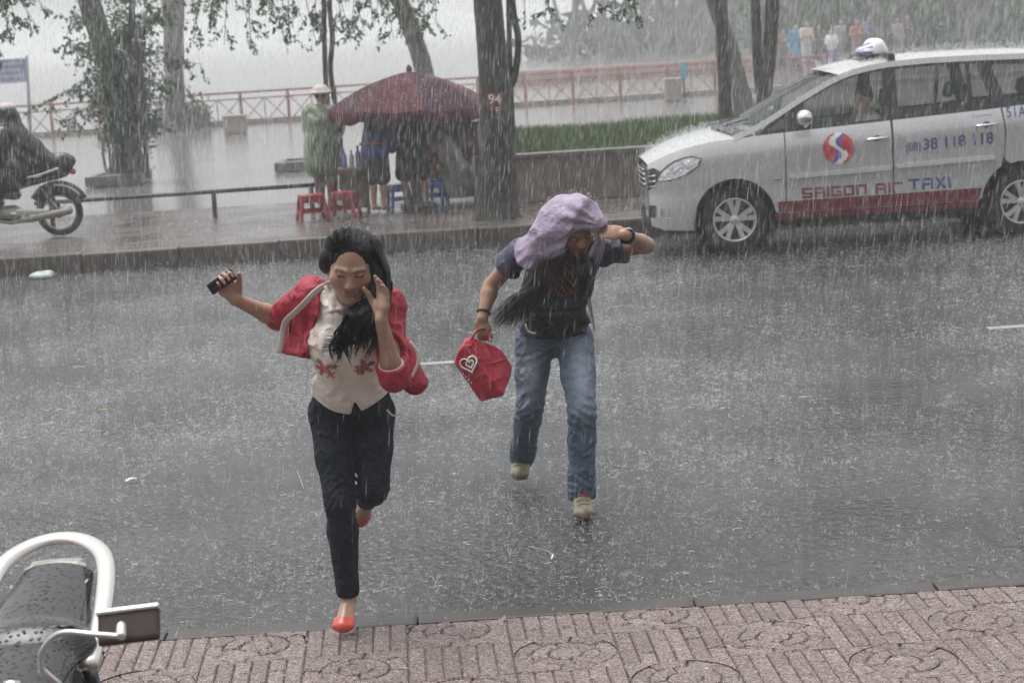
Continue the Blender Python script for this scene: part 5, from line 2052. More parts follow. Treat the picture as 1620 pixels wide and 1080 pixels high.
def make_tree(name, label, cat, path, rad, limbs=(), sprays=(), bark=M_BARK, leaf=M_LEAF, lsize=.06, seed=0, group=None, cloud=None, flare=1.4, knob=.10):
    base = Vector(path[0])
    t = empty(name, base)
    tag(t, label, cat, group)
    T = Matrix.Translation(-base)
    def put(mb, nm, mat, par=t, smooth=True):
        mb.v = [tuple(Vector(v) - base) for v in mb.v]
        return mb.build(nm, mat, par, smooth)
    put(trunk_mesh(path, rad, seed, flare=flare, knob=knob), 'trunk', bark)
    for i, (p, r) in enumerate(limbs):
        put(trunk_mesh(p, r, seed + i + 1, 9, flare=1.0, knob=.08), 'limb', bark)
    P, D = [], []
    tw_all = MB()
    for i, sp in enumerate(sprays):
        tw, p, d = spray(*sp, seed=seed * 31 + i)
        tw_all.add(tw.v, tw.f); P += p; D += d
    if tw_all.v: put(tw_all, 'twigs', bark)['kind'] = 'stuff'
    if cloud:
        R_ = np.random.default_rng(seed + 5)
        for (c, r, n) in cloud:
            g = R_.normal(0, 1, (n, 3)); g /= np.linalg.norm(g, axis=1)[:, None]
            q = g * (R_.random((n, 1)) ** .45) * np.array(r)
            cl = R_.normal(0, 1, (max(6, n // 60), 3)) * np.array(r) * .55
            k = R_.integers(0, len(cl), n)
            q = np.where((R_.random((n, 1)) < .65), cl[k] + R_.normal(0, .18, (n, 3)) * np.array(r), q)
            P += [tuple(v) for v in (q + np.array(tuple(c)))]; D += [tuple(v) for v in g * .5]
    if P:
        V, Fq = leaves(P, D, lsize, seed)
        V = V - np.array(tuple(base), np.float32)
        o = link('crown', np_mesh('crown', V, Fq, False), leaf, t)
    return t


def up_from(px, py, Y, dz=3.2, dx=0.0):
    p = at(px, py, Y)
    return p + Vector((dx, 0, dz))


# --- the numbered street tree
A = lambda *p: at(*p)
path = [A(787, 346, 22.2), A(786, 240, 22.2), A(781, 130, 22.2), A(772, 10, 22.2), A(766, -110, 22.25), A(752, -420, 22.4)]
tc = A(752, -420, 22.4)
big = make_tree('street_tree', 'thick dark street tree marked 94 F beside the maroon umbrella', 'tree', path, [.185, .175, .165, .16, .15, .11],
                limbs=[([A(768, -90, 22.25), A(900, -160, 22.0), A(1000, -90, 21.8)], [.06, .045, .02]), ([A(765, -140, 22.3), A(640, -250, 22.3), A(560, -180, 22.3)], [.07, .05, .02])],
                sprays=[(A(900, -150, 22.0), A(940, 5, 21.8), 9, 10, .06), (A(980, -110, 21.8), A(1005, 8, 21.7), 10, 10, .06), (A(850, -130, 22.0), A(862, 8, 22.0), 8, 9, .06), (A(960, -120, 21.8), A(975, 2, 21.8), 8, 10, .06)],
                cloud=[(tc, (1.6, 1.6, 1.0), 2500), (A(960, -150, 21.8), (.9, .8, .4), 900)], seed=3)
# painted number on its bark
M_PAINTW = mat_simple('white_tree_paint', (.62, .60, .57), .6, var=.25, nscale=60)
M_PAINTR = mat_simple('red_brown_tree_paint', (.13, .045, .035), .6, var=.4, nscale=40)
TBV = None
for ch in big.children:
    if ch.name.startswith('trunk'): trunk_o = ch
tb = BVHTree.FromPolygons([v.co + big.location for v in trunk_o.data.vertices], [tuple(p.vertices) for p in trunk_o.data.polygons])


def decal_on(bvh, name, text, px, py, Y, h, mat, parent, base, off=.026, bold=.02):
    cu = bpy.data.curves.new('t', 'FONT'); cu.body = text; cu.align_x = 'CENTER'; cu.offset = bold
    o = bpy.data.objects.new('t', cu); COL.objects.link(o)
    dg = bpy.context.evaluated_depsgraph_get(); dg.update()
    me = bpy.data.meshes.new_from_object(o.evaluated_get(dg)); bpy.data.objects.remove(o); bpy.data.curves.remove(cu)
    bm = bmesh.new(); bm.from_mesh(me); bmesh.ops.triangulate(bm, faces=bm.faces[:]); bmesh.ops.subdivide_edges(bm, edges=bm.edges[:], cuts=1); bmesh.ops.triangulate(bm, faces=bm.faces[:])
    c = at(px, py, Y)
    for v in bm.verts:
        p = Vector((c.x + v.co.x * h, Y - 1.5, c.z + v.co.y * h - .06 * v.co.x * h))
        hit = bvh.ray_cast(p, Vector((0, 1, 0)))
        q = hit[0] if hit[0] is not None else Vector((p.x, Y, p.z))
        v.co = q + Vector((0, -off, 0)) - base
    bm.to_mesh(me); bm.free(); me.name = name
    return link(name, me, mat, parent)


def patch_on(bvh, name, px, py, Y, w, h, mat, parent, base, off=.014):
    c = at(px, py, Y); V, Q = [], []
    for i in range(9):
        for j in range(7):
            x, z = -w / 2 + w * i / 8, -h / 2 + h * j / 6
            if i in (0, 8): x += random.uniform(-.02, .02)
            hit = bvh.ray_cast(Vector((c.x + x, Y - 1.5, c.z + z)), Vector((0, 1, 0)))
            q = hit[0] if hit[0] is not None else Vector((c.x + x, Y, c.z + z))
            V.append(tuple(q + Vector((0, -off, 0)) - base))
    for i in range(8):
        for j in range(6):
            a = i * 7 + j; Q.append((a, a + 7, a + 8, a + 1))
    return link(name, np_mesh(name, V, Q, True), mat, parent)


patch_on(tb, 'paint_patch', 785, 160, 22.2, .21, .20, M_PAINTR, big, big.location)
decal_on(tb, 'painted_number', '94', 783, 163, 22.2, .145, M_PAINTW, big, big.location)
decal_on(tb, 'painted_letter', 'F', 787, 178, 22.2, .095, M_PAINTW, big, big.location, bold=.005)

# slender forked tree just behind it
make_tree('slender_tree', 'slender forked tree close behind the thick numbered tree', 'tree', [A(806, 335, 22.9), A(806, 230, 22.9), A(804, 145, 22.9), A(806, 60, 22.9), A(803, -60, 22.9), A(800, -260, 22.9)], [.075, .07, .062, .032, .03, .02],
          limbs=[([A(805, 142, 22.9), A(815, 118, 22.9), A(820, 62, 22.9), A(811, 15, 22.9), A(806, -70, 22.9)], [.04, .042, .038, .045, .03])],
          sprays=[(A(803, -60, 22.9), A(830, 18, 22.8), 6, 8, .055)], cloud=[(A(800, -280, 22.9), (.8, .8, .6), 700)], seed=8, flare=1.2)

# leafy tree in the planter at the left: leaning trunk, shoots and creepers round it
pl = A(178, 283, 32.2)
spr = []
rr = random.Random(21)
for (x, y, Y, ex, ey) in [(190, 120, 32, 260, 70), (185, 150, 31.9, 300, 130), (180, 140, 31.8, 120, 120), (175, 110, 31.8, 100, 60), (200, 170, 31.9, 245, 200), (170, 180, 31.8, 110, 185), (185, 90, 31.7, 230, 30),
                          (190, 60, 31.8, 300, 20), (160, 150, 31.8, 60, 160), (200, 200, 31.8, 260, 190), (180, 200, 31.7, 150, 150), (205, 130, 31.7, 320, 90), (175, 60, 31.8, 110, 20), (195, 180, 31.7, 220, 110), (210, 90, 31.8, 280, 0),
                          (190, 215, 31.7, 165, 190), (205, 215, 31.7, 235, 175), (205, 60, 31.8, 215, -20), (160, 100, 31.7, 140, 60)]:
    spr.append((A(x, y, Y), A(ex, ey, Y + rr.uniform(-.3, .3)), 16, 9, .062))
for (x, y, ex, ey) in [(200, 150, 205, 60), (190, 190, 180, 120), (210, 180, 215, 100), (185, 120, 195, 40), (195, 220, 190, 150), (170, 170, 175, 90)]:
    spr.append((A(x, y, 31.6), A(ex, ey, 31.6), 26, 10, .062))
make_tree('leafy_tree', 'leaning leafy tree with creepers rising from a low stone planter', 'tree', [A(203, 272, 32.2), A(199, 225, 32.2), A(190, 165, 32.25), A(172, 95, 32.3), A(146, 20, 32.4), A(120, -80, 32.5), A(95, -220, 32.6)], [.22, .20, .185, .175, .17, .15, .11],
          limbs=[([A(168 + i * 9, 272, 31.9), A(163 + i * 9.5, 235, 31.9), A(168 + i * 8, 195, 31.85), A(176 + i * 8, 150, 31.8)], [.022, .02, .018, .012]) for i in range(5)] + [([A(200, 200, 31.8), A(208, 130, 31.7), A(205, 50, 31.7), A(210, -60, 31.7)], [.03, .03, .026, .02])],
          sprays=spr, cloud=[(A(190, 110, 31.75), (.55, .4, .95), 2900), (A(195, 190, 31.7), (.36, .3, .5), 1300), (A(110, -240, 32.5), (1.8, 1.5, 1.0), 1500)], lsize=.072, seed=5, flare=1.5)

# tree whose boughs hang in at the top left
make_tree('street_tree', 'tree at the left edge of which only hanging leafy boughs show', 'tree', [A(-160, 345, 26), A(-165, 150, 26), A(-170, -50, 26), A(-180, -300, 26)], [.17, .16, .14, .08],
          limbs=[([A(-170, -60, 26), A(-80, -140, 26), A(20, -60, 26)], [.06, .04, .015])],
          sprays=[(A(-40, -60, 26), A(20, 55, 26), 16, 12, .06), (A(-10, -60, 26), A(55, 25, 26), 14, 12, .06), (A(-60, -30, 26), A(5, 78, 26), 12, 10, .06), (A(0, -90, 26), A(70, 5, 26), 12, 10, .06), (A(-30, -60, 26), A(25, 20, 25.9), 16, 12, .06)],
          cloud=[(A(-100, -260, 26), (1.3, 1.2, .8), 900)], seed=11)

# twin thin stems behind the hat, with the long fringe of leaves overhead
spr = []
for i in range(24):
    x0 = 330 + i * 15.5
    spr.append((A(x0 + rr.uniform(-20, 20), -70 + rr.uniform(-20, 10), 27 + rr.uniform(-.5, .5)), A(x0 + rr.uniform(-25, 25), [48, 30, 58, 25, 60, 18, 40, 34][i % 8] + rr.uniform(-8, 6), 27 + rr.uniform(-.5, .5)), 13, 10, .062))
for i in range(5):
    x0 = 180 + i * 38
    spr.append((A(x0, -80, 28), A(x0 + rr.uniform(-15, 15), 10 + rr.uniform(-8, 20), 28), 12, 10, .062))
make_tree('twin_stem_tree', 'thin twin-stemmed tree behind the hat wearer with leafy fringe overhead', 'tree', [A(531, 308, 26.8), A(529, 240, 26.8), A(517, 150, 26.8), A(513, 70, 26.8), A(512, -20, 26.8), A(508, -180, 26.8)], [.036, .034, .032, .031, .03, .024],
          limbs=[([A(540, 300, 26.9), A(538, 210, 26.9), A(531, 170, 26.9), A(523, 110, 26.9), A(526, 60, 26.9), A(522, 0, 26.9), A(532, -160, 26.9)], [.034, .034, .033, .036, .033, .03, .022]),
                 ([A(512, -60, 26.8), A(440, -110, 26.8), A(360, -75, 26.9)], [.03, .022, .01]), ([A(512, -70, 26.8), A(600, -120, 26.8), A(690, -75, 26.9)], [.03, .022, .01])],
          sprays=spr, cloud=[(A(510, -170, 26.9), (2.0, 1.2, .55), 1600)], seed=14, flare=1.1)

make_tree('leaning_tree', 'grey trunk leaning left behind the maroon umbrella', 'tree', [A(695, 262, 34), A(684, 190, 34), A(670, 110, 34), A(655, 60, 34), A(640, 20, 34), A(612, -60, 34), A(580, -190, 34)], [.19, .165, .15, .145, .14, .13, .09],
          bark=M_BARK2, sprays=[(A(620, -40, 34), A(655, 28, 33.8), 9, 9, .062), (A(610, -50, 34), A(590, 20, 33.8), 9, 9, .062)], cloud=[(A(580, -200, 34), (1.6, 1.4, .8), 900)], seed=17)
make_tree('pale_tree', 'pale straight trunk far behind the leafy tree near the red fence', 'tree', [A(276, 206, 51), A(276, 140, 51), A(275, 60, 51), A(274, -30, 51), A(274, -150, 51)], [.27, .25, .26, .27, .2], bark=M_BARK2, cloud=[(A(274, -170, 51), (2.4, 2, 1.2), 900)], seed=19)

# trees on the grass bank at the right
make_tree('bank_tree', 'dark straight trunk on the grass bank nearest the taxi\'s bonnet', 'tree', [A(1148, 205, 26.8), A(1146, 120, 26.8), A(1142, 40, 26.8), A(1139, -40, 26.8), A(1135, -220, 26.8)], [.095, .092, .090, .085, .06], cloud=[(A(1135, -250, 26.8), (1.3, 1.2, .7), 800)], seed=23, flare=1.3)
make_tree('bank_tree', 'dark forked double trunk rising behind the taxi\'s windscreen', 'tree', [A(1210, 195, 27.6), A(1209, 150, 27.6), A(1218, 80, 27.6), A(1222, 10, 27.6), A(1224, -60, 27.6), A(1228, -220, 27.6)], [.11, .10, .095, .09, .085, .06],
          limbs=[([A(1208, 170, 27.6), A(1200, 110, 27.6), A(1196, 40, 27.6), A(1192, -50, 27.6), A(1186, -200, 27.6)], [.075, .07, .068, .065, .04])], cloud=[(A(1220, -250, 27.6), (1.4, 1.2, .7), 800)], seed=29, flare=1.2)
make_tree('bank_tree', 'grey-pink leaning trunk behind the nearest bank tree', 'tree', [A(1185, 205, 34), A(1168, 130, 34), A(1150, 60, 34), A(1128, 0, 34), A(1105, -80, 34)], [.17, .14, .13, .12, .08], bark=M_BARK2, cloud=[(A(1105, -110, 34), (1.2, 1.2, .6), 500)], seed=31, flare=2.2)

# trees in the rain haze at the back: each its own trunk and thin crown
hz_spots = [(905, 118, 82, .16, 'leftmost of the hazy trunks beyond the red fence'), (957, 116, 78, .20, 'second hazy trunk from the left beyond the red fence'), (1004, 113, 84, .17, 'forked hazy trunk in the middle beyond the red fence'),
            (1046, 110, 76, .22, 'broad hazy trunk beyond the pale block'), (1084, 108, 80, .20, 'hazy trunk right behind the blue sign'), (1112, 106, 74, .18, 'hazy trunk between the blue sign and the bank trees')]
for i, (x, y, Y, r, lb) in enumerate(hz_spots):
    y = 46 + (y - 46) * Y / (Y * 1.45); Y *= 1.45; r *= 1.5
    lean = rr.uniform(-14, 14)
    lim = [([A(x + lean * .5, 60, Y), A(x + lean * .5 + 26, 20, Y), A(x + lean + 50, -30, Y)], [r * .6, r * .5, r * .3]), ([A(x + lean * .4, 70, Y), A(x + lean * .5 - 24, 30, Y), A(x + lean - 40, -30, Y)], [r * .55, r * .45, r * .3])]
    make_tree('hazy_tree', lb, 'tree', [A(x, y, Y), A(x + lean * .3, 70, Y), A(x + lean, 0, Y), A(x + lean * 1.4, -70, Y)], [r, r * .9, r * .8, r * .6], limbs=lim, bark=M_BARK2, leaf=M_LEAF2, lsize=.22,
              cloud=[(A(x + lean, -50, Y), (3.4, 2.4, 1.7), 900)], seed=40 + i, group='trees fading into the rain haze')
far_spots = [(1262, 70, .26, 'dark hazy tree above the blue raincoat in the crowd'), (1330, 74, .3, 'hazy tree behind the white-shirted waiting people'), (1396, 70, .28, 'hazy tree above the taxi\'s roof sign'), (1462, 76, .30, 'hazy tree over the middle of the taxi roof'),
             (1535, 72, .32, 'hazy dark tree over the back of the taxi roof'), (1600, 78, .30, 'hazy tree at the top right corner')]
for i, (x, Y, r, lb) in enumerate(far_spots):
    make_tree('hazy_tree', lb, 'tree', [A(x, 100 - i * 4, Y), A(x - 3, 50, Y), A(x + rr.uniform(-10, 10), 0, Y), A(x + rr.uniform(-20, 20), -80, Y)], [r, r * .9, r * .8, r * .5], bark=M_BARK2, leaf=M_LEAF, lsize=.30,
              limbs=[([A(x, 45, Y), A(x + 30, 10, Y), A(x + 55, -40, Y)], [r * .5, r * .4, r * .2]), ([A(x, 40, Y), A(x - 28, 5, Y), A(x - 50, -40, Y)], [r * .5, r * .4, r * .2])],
              cloud=[(A(x, -10, Y + 3), (2.2, 2, 1.5), 900), (A(x, 40, Y + 6), (2.4, 1.5, 1.6), 1100)], seed=60 + i, group='dark trees behind the waiting crowd')

# the wood behind everything at the right, too far to tell its trees apart
R_ = np.random.default_rng(91)
n = 9000
wx = R_.random(n) ** .6
Yw = R_.uniform(124, 150, n)
Xw = (.012 + .258 * wx) * Yw
Zw = np.abs(R_.normal(0, 1, n)) * 3.0 * (.25 + .95 * wx) + .3
cl = np.sin(Xw * .9) * np.sin(Yw * .7 + Xw * .35) + .5 * np.sin(Zw * 2.1 + Xw * .6)
k = R_.random(n) < .62 + .3 * cl
P = np.stack([Xw, Yw, Zw], 1)[k]
V, Fq = leaves(P, np.zeros_like(P), 1.15, 5, .3)
o = link('far_wood', np_mesh('far_wood', V, Fq), M_FARLEAF); tag(o, 'dark wood fading into the rain behind the waiting crowd', kind='stuff')

# ================================================================== planters, rail, wall, grass bank
M_STONE = mat_simple('wet_stone', (.12, .115, .105), .4, var=.35, nscale=8, bstr=.6, bscale=30)
M_STONE_PALE = mat_simple('pale_block_stone', (.27, .24, .21), .6, var=.2, nscale=8, bstr=.4)
M_STEEL = mat_simple('dark_rail_paint', (.035, .032, .03), .35, var=.3, nscale=20)


def planter(x0, x1, y, Y, depth, h, label):
    a, b_ = A(x0, y, Y), A(x1, y, Y)
    W = b_.x - a.x
    t = empty('tree_planter', ((a.x + b_.x) / 2, Y + depth / 2, FZ)); tag(t, label, 'planter')
    k = .12
    for nm, c, d in (('edge_stone', (0, -depth / 2 + k / 2, h / 2), (W, k, h)), ('edge_stone', (0, depth / 2 - k / 2, h / 2), (W, k, h)), ('edge_stone', (-W / 2 + k / 2, 0, h / 2), (k, depth - 2 * k - .006, h - .004)), ('edge_stone', (W / 2 - k / 2, 0, h / 2), (k, depth - 2 * k - .006, h - .004))):
        MB().box(c, d, bev=.012).build(nm, M_STONE, t)
    MB().box((0, 0, h * .4), (W - 2 * k, depth - 2 * k, h * .75)).build('soil', M_JOINT, t)
    return t


planter(134, 223, 288, 31.6, 1.1, .16, 'low stone planter kerb round the leafy creeper tree')
planter(434, 505, 270, 32.4, 1.1, .15, 'low stone planter kerb left of the green raincoat')

# low steel rail
rl = empty('low_rail', (A(341, 345, 24.49).x, 24.49, FZ)); tag(rl, 'low dark steel rail along the back of the far pavement', 'rail')
zr = A(341, 304, 24.49).z - FZ
o = MB().tube([(-2.2, 0, zr), (1.25, 0, zr + .012)], .026, 8).build('rail_bar', M_STEEL, rl, True)
for x in (-2.0, 0.0, 1.2):
    MB().tube([(x, 0, 0), (x, 0, zr)], .030, 8).build('rail_post', M_STEEL, rl, True)
# thin leaning pole before the leafy tree
pp = A(233, 281, 31.4)
pole = MB().tube([Vector((0, 0, 0)), A(226, 150, 31.4) - pp, A(211, 30, 31.4) - pp, A(203, -80, 31.4) - pp], [.040, .038, .036, .034], 8).build('pole', M_STEEL, None, True)
pole.location = pp; tag(pole, 'thin dark pole leaning left beside the leafy tree', 'pole')

# retaining wall and grass bank
WY = 23.9
wx0 = A(748, 290, WY).x
wz = A(850, 243, WY).z
wl_ = empty('retaining_wall', (wx0, WY, FZ)); tag(wl_, 'low brown retaining wall holding the grass bank', 'wall')
M_WALL = mat_simple('stained_render', (.14, .115, .10), .45, var=.45, nscale=2.2, bstr=.5, bscale=24, stretch=(1, 1, .35))
x = 0
while x < 12:
    L = 1.6
    MB().box((x + L / 2, .10, (wz - FZ - .05) / 2), (L - .012, .2, wz - FZ - .05), bev=.006).build('wall_panel', M_WALL, wl_)
    MB().box((x + L / 2, .09, wz - FZ - .022), (L - .006, .26, .05), bev=.01).build('coping', M_STONE, wl_)
    x += L
gx0, gx1, gy0, gy1 = wx0 + .1, wx0 + 12.2, WY + .2, 27.9
nx, ny = 60, 20
X, Y_ = np.meshgrid(np.linspace(gx0, gx1, nx + 1), np.linspace(gy0, gy1, ny + 1))
Zg = wz - .04 + .10 * np.sin((Y_ - gy0) / (gy1 - gy0) * math.pi * .55) + .02 * np.sin(X * 2.1 + Y_)
V = np.stack([X.ravel(), Y_.ravel(), Zg.ravel()], 1)
i = np.arange(nx * ny); r_, c_ = i // nx, i % nx; a = r_ * (nx + 1) + c_
bank = link('grass_bank', np_mesh('grass_bank', V, np.stack([a, a + 1, a + nx + 2, a + nx + 1], 1), True), mat_simple('turf', (.045, .06, .025), .7, var=.4))
tag(bank, 'grassy earth bank behind the brown retaining wall', kind='structure')
n = 26000
R_ = np.random.default_rng(77)
gx = R_.uniform(gx0, min(gx1, 5.5), n); gy = gy0 + (gy1 - gy0) * R_.random(n) ** .8
gz = wz - .04 + .10 * np.sin((gy - gy0) / (gy1 - gy0) * math.pi * .55) + .02 * np.sin(gx * 2.1 + gy) - .005
hh = R_.uniform(.05, .15, n); an = R_.uniform(0, 6.28, n); le = R_.normal(0, .35, (n, 2)) * hh[:, None]
w = .006
B = np.stack([gx, gy, gz], 1); sd = np.stack([np.cos(an) * w, np.sin(an) * w, 0 * an], 1)
tip = B + np.stack([le[:, 0], le[:, 1], hh], 1)
V = np.stack([B - sd, B + sd, tip], 1).reshape(-1, 3)
gobj = link('grass', np_mesh('grass', V, np.arange(3 * n).reshape(-1, 3)), M_GRASS)
tag(gobj, 'bright green grass on the bank above the wall', kind='stuff')
# weeds round the foot of the pale tree
pts = []
for k in range(700):
    p = A(rr.uniform(245, 335), 206, 51.5 + rr.uniform(-.8, .8)); pts.append((p.x, p.y, FZ + abs(rr.gauss(0, .32))))
V, Fq = leaves(pts, [(0, 0, .8)] * len(pts), .16, 3, -.3)
sh = link('shrub', np_mesh('shrub', V, Fq), M_LEAF2); tag(sh, 'pale weedy shrub at the foot of the far pale trunk', 'shrub')

# ================================================================== red park fence
M_FENCE = mat_simple('red_fence_paint', (.28, .12, .105), .45, var=.2)
FY = 52.4
fence = empty('park_fence', (0, FY, FZ)); tag(fence, 'long red metal fence with crossed braces at the back of the park', 'fence')
HT = .86
pm = MB().box((0, 0, HT / 2), (.075, .075, HT)).mesh('post')
def bar_mesh(a, b_, r):
    return MB().tube([a, b_], r, 5).mesh('bar')
S_ = 1.24
rail_m = MB().tube([(0, 0, 0), (S_, 0, 0)], .035, 6).mesh('rail'); rail2_m = MB().tube([(0, 0, 0), (S_, 0, 0)], .022, 6).mesh('rail')
stile_m = MB().tube([(0, 0, .06), (0, 0, HT * .78)], .016, 5).mesh('stile')
hs = S_ / 2
br1 = bar_mesh((0.04, 0, .06), (hs, 0, HT * .78), .014); br2 = bar_mesh((.04, .02, HT * .78), (hs, .02, .06), .014)
x = -16.6
k = 0
while x < 9.0:
    for nm, me, dx, dz in (('post', pm, 0, 0), ('top_rail', rail_m, 0, HT - .02), ('mid_rail', rail2_m, 0, HT * .78), ('stile', stile_m, hs, 0), ('brace', br1, 0, 0), ('brace', br2, 0, 0), ('brace', br1, hs - .02, 0), ('brace', br2, hs - .02, 0)):
        o = link(nm, me, M_FENCE, fence); o.location = (x + dx, 0, dz)
    x += S_
# low pale edge wall along the fence, far pink wall, blocks, signs
ed = MB().box((0, 0, 0), (60, .3, .14), bev=.02).build('edging', M_STONE_PALE); ed.location = (0, FY + .5, FZ + .06); tag(ed, 'pale stone edging along the foot of the red fence', 'edging')
pk = MB().box((0, 0, .25), (10, .4, .5), bev=.03).build('pink_wall', mat_simple('faded_pink_render', (.34, .22, .19), .7, var=.2, nscale=2)); pk.location = (A(1010, 120, 72).x, 72, FZ); tag(pk, 'faded pinkish low wall in the haze behind the fence', 'wall')
for (x0, x1, y0, y1, Y, lb) in ((356, 388, 184, 212, 47.5, 'pale square stone block left of the umbrella, by the fence'), (1053, 1077, 126, 163, 50.5, 'tall pale stone block in front of the right fence')):
    a, b_ = A(x0, y1, Y), A(x1, y0, Y)
    o = MB().box((0, 0, (b_.z - FZ) / 2), (b_.x - a.x, .45, b_.z - FZ), bev=.03).build('stone_block', M_STONE_PALE); o.location = ((a.x + b_.x) / 2, Y, FZ)
    MB().box((0, 0, b_.z - FZ + .02), ((b_.x - a.x) * 1.06, .5, .05), bev=.012).build('cap_stone', M_STONE_PALE, o)
    tag(o, lb, 'stone block')
bs = empty('small_sign', (A(1083, 150, 51.6).x, 51.6, FZ)); tag(bs, 'small light blue notice on a post by the red fence', 'sign')
MB().tube([(0, 0, 0), (0, 0, A(1083, 100, 51.6).z - FZ)], .03, 6).build('sign_post', M_STEEL, bs)
MB().box((0, -.04, A(1083, 111, 51.6).z - FZ), (.18, .03, .42), bev=.01).build('sign_plate', mat_simple('light_blue_paint', (.12, .34, .42), .4, var=.15), bs)
bt = A(48, 216, 50)
ls = empty('notice_board', (bt.x, 50, FZ)); tag(ls, 'faded blue notice board on a pole at the left edge', 'notice board')
MB().tube([Vector((0, 0, 0)), A(42, 88, 50) - Vector((bt.x, 50, FZ))], .04, 8).build('board_post', mat_simple('grey_post_paint', (.22, .22, .27), .5), ls, True)
a, b_ = A(-60, 136, 50), A(41, 92, 50)
bd = MB().box(((a.x + b_.x) / 2 - bt.x, -.05, (a.z + b_.z) / 2 - FZ), (b_.x - a.x, .04, b_.z - a.z), bev=.01).build('board', mat_simple('faded_blue_board', (.20, .22, .34), .5, var=.2), ls)
for i in range(4):
    MB().box(((a.x + b_.x) / 2 - bt.x + .1, -.074, b_.z - FZ - .12 - i * .15), ((b_.x - a.x) * (.8 - .1 * (i % 2)), .006, .05)).build('faded_text_line', mat_simple('faded_text', (.40, .41, .48), .6, var=.5, nscale=25), ls)
# ================================================================== umbrella stall and the people round it
def small_person(name, label, base, J0, skin=(.34, .2, .14), parts_=(), vox=.016, head=True, hf=(0, -1, 0), hair=M_HAIR, hat=None, group=None):
    """a whole figure from its joints (metres from base); parts_ = [(name, builder(S, J), material)]"""
    base = Vector(base)
    J1 = {k: base + Vector(v) for k, v in J0.items()}
    e = empty('person', base); tag(e, label, 'person', group)
    fr = frame(hf, (0, 0, 1))
    S = SDF(vox, .015)
    add_torso(S, J1, .95)
    add_head(S, J1['head'], fr)
    S.cap(J1['neck'], J1['head'] + Vector((0, 0, -.05)), .05, .05, .02)
    for q in 'RL':
        add_arm(S, J1['sh' + q], J1['el' + q], J1['wr' + q])
        d = (J1['wr' + q] - J1['el' + q]).normalized()
        add_hand(S, J1['wr' + q], d, Vector((0, 1, 0)) if abs(d.y) < .8 else Vector((0, 0, 1)), 1 if q == 'R' else -1, (.6,) * 4)
        add_leg(S, J1['hip' + q], J1['kn' + q], J1['an' + q], .92)
        tv = Vector(J0.get('toe', (0, -.16, -.05)))
        add_foot(S, J1['an' + q], J1['an' + q] + tv, .95)
    part(S.mesh('body', lambda V: face_col(V, J1['head'], fr, 1.0, skin)), 'body', M_SKIN, e)
    if hair is not None:
        S = SDF(vox, .015); r, f, u = fr; M = [tuple(v) for v in fr]
        S.ell(J1['head'] - f * .02 + u * .035, (.085, .10, .088), M)
        S.ell(J1['head'] + f * .115 - u * .025, (.075, .085, .10), M, .01, True)
        part(S.mesh('hair'), 'hair', hair, e)
    for nm, fn_, mat in parts_:
        S = SDF(vox, .02); fn_(S, J1); part(S.mesh(nm), nm, mat, e)
    return e, J1


def stand(h=1.0, lean=0.0, face=(0, -1), arm='down', sp=.10):
    """joints of a standing figure, h scales a 1.6 m body; face = facing in plan; lean tips the trunk forward"""
    f = Vector((face[0], face[1], 0)).normalized(); l = Vector((-f.y, f.x, 0))    # l: the figure's left
    v = lambda a, b_, c: tuple((f * a + l * b_ + Vector((0, 0, c))) * h)
    s, c = math.sin(lean), math.cos(lean)
    t = lambda d, b_=0, x=0: v(d * s + x * c, b_, .86 + d * c - x * s)
    J0 = dict(pelvis=v(0, 0, .86), waist=t(.14), chest=t(.30), neck=t(.47), head=t(.64, 0, .03), shR=t(.43, -.16), shL=t(.43, .16), hipR=v(0, -.08, .84), hipL=v(0, .08, .84),
              knR=v(.02, -sp, .46), knL=v(.03, sp, .46), anR=v(-.01, -sp, .085), anL=v(.02, sp, .085), toe=tuple((f * .15 - Vector((0, 0, .05))) * h))
    if arm == 'down': J0.update(elR=t(.16, -.21), elL=t(.16, .21), wrR=t(-.06, -.20, .06), wrL=t(-.06, .20, .06))
    if arm == 'front': J0.update(elR=t(.20, -.20, .06), elL=t(.20, .20, .06), wrR=t(.16, -.10, .28), wrL=t(.16, .10, .28))
    if arm == 'fold': J0.update(elR=t(.20, -.21, .05), elL=t(.20, .21, .05), wrR=t(.27, -.02, .17), wrL=t(.24, .05, .18))
    return J0


def top(off=.02, sl=.5, hem=.0):
    def f(S, J):
        add_torso(S, J, 1.0, off)
        for q in 'RL':
            add_arm(S, J['sh' + q], J['el' + q], J['wr' + q], 1.0, off, sl * 2 if sl > .5 else sl * 2)
        S.fn(lambda D, x, y, z: D + .004 * fbm((x, y, z), 30, 3))
    return f


def shorts(t=.95, off=.03):
    def f(S, J):
        S.eseg(J['pelvis'], lerp(J['pelvis'], J['waist'], .5), (.155 + off * .3, .115), (.14, .105), J['hipL'] - J['hipR'], .03)
        for q in 'RL':
            S.cap(J['hip' + q], lerp(J['hip' + q], J['kn' + q], t), .088 + off * .4, .062 + off, .03)
        S.fn(lambda D, x, y, z: D + .004 * fbm((x, y, z), 30, 4))
    return f


def trousers(off=.018):
    def f(S, J):
        S.eseg(J['pelvis'], lerp(J['pelvis'], J['waist'], .5), (.16, .115), (.14, .105), J['hipL'] - J['hipR'], .03)
        for q in 'RL':
            add_leg(S, J['hip' + q], J['kn' + q], J['an' + q] + Vector((0, 0, .02)), .98, off, 1.0, .03, None, .05)
        S.fn(lambda D, x, y, z: D + .003 * fbm((x, y, z), 30, 4))
    return f


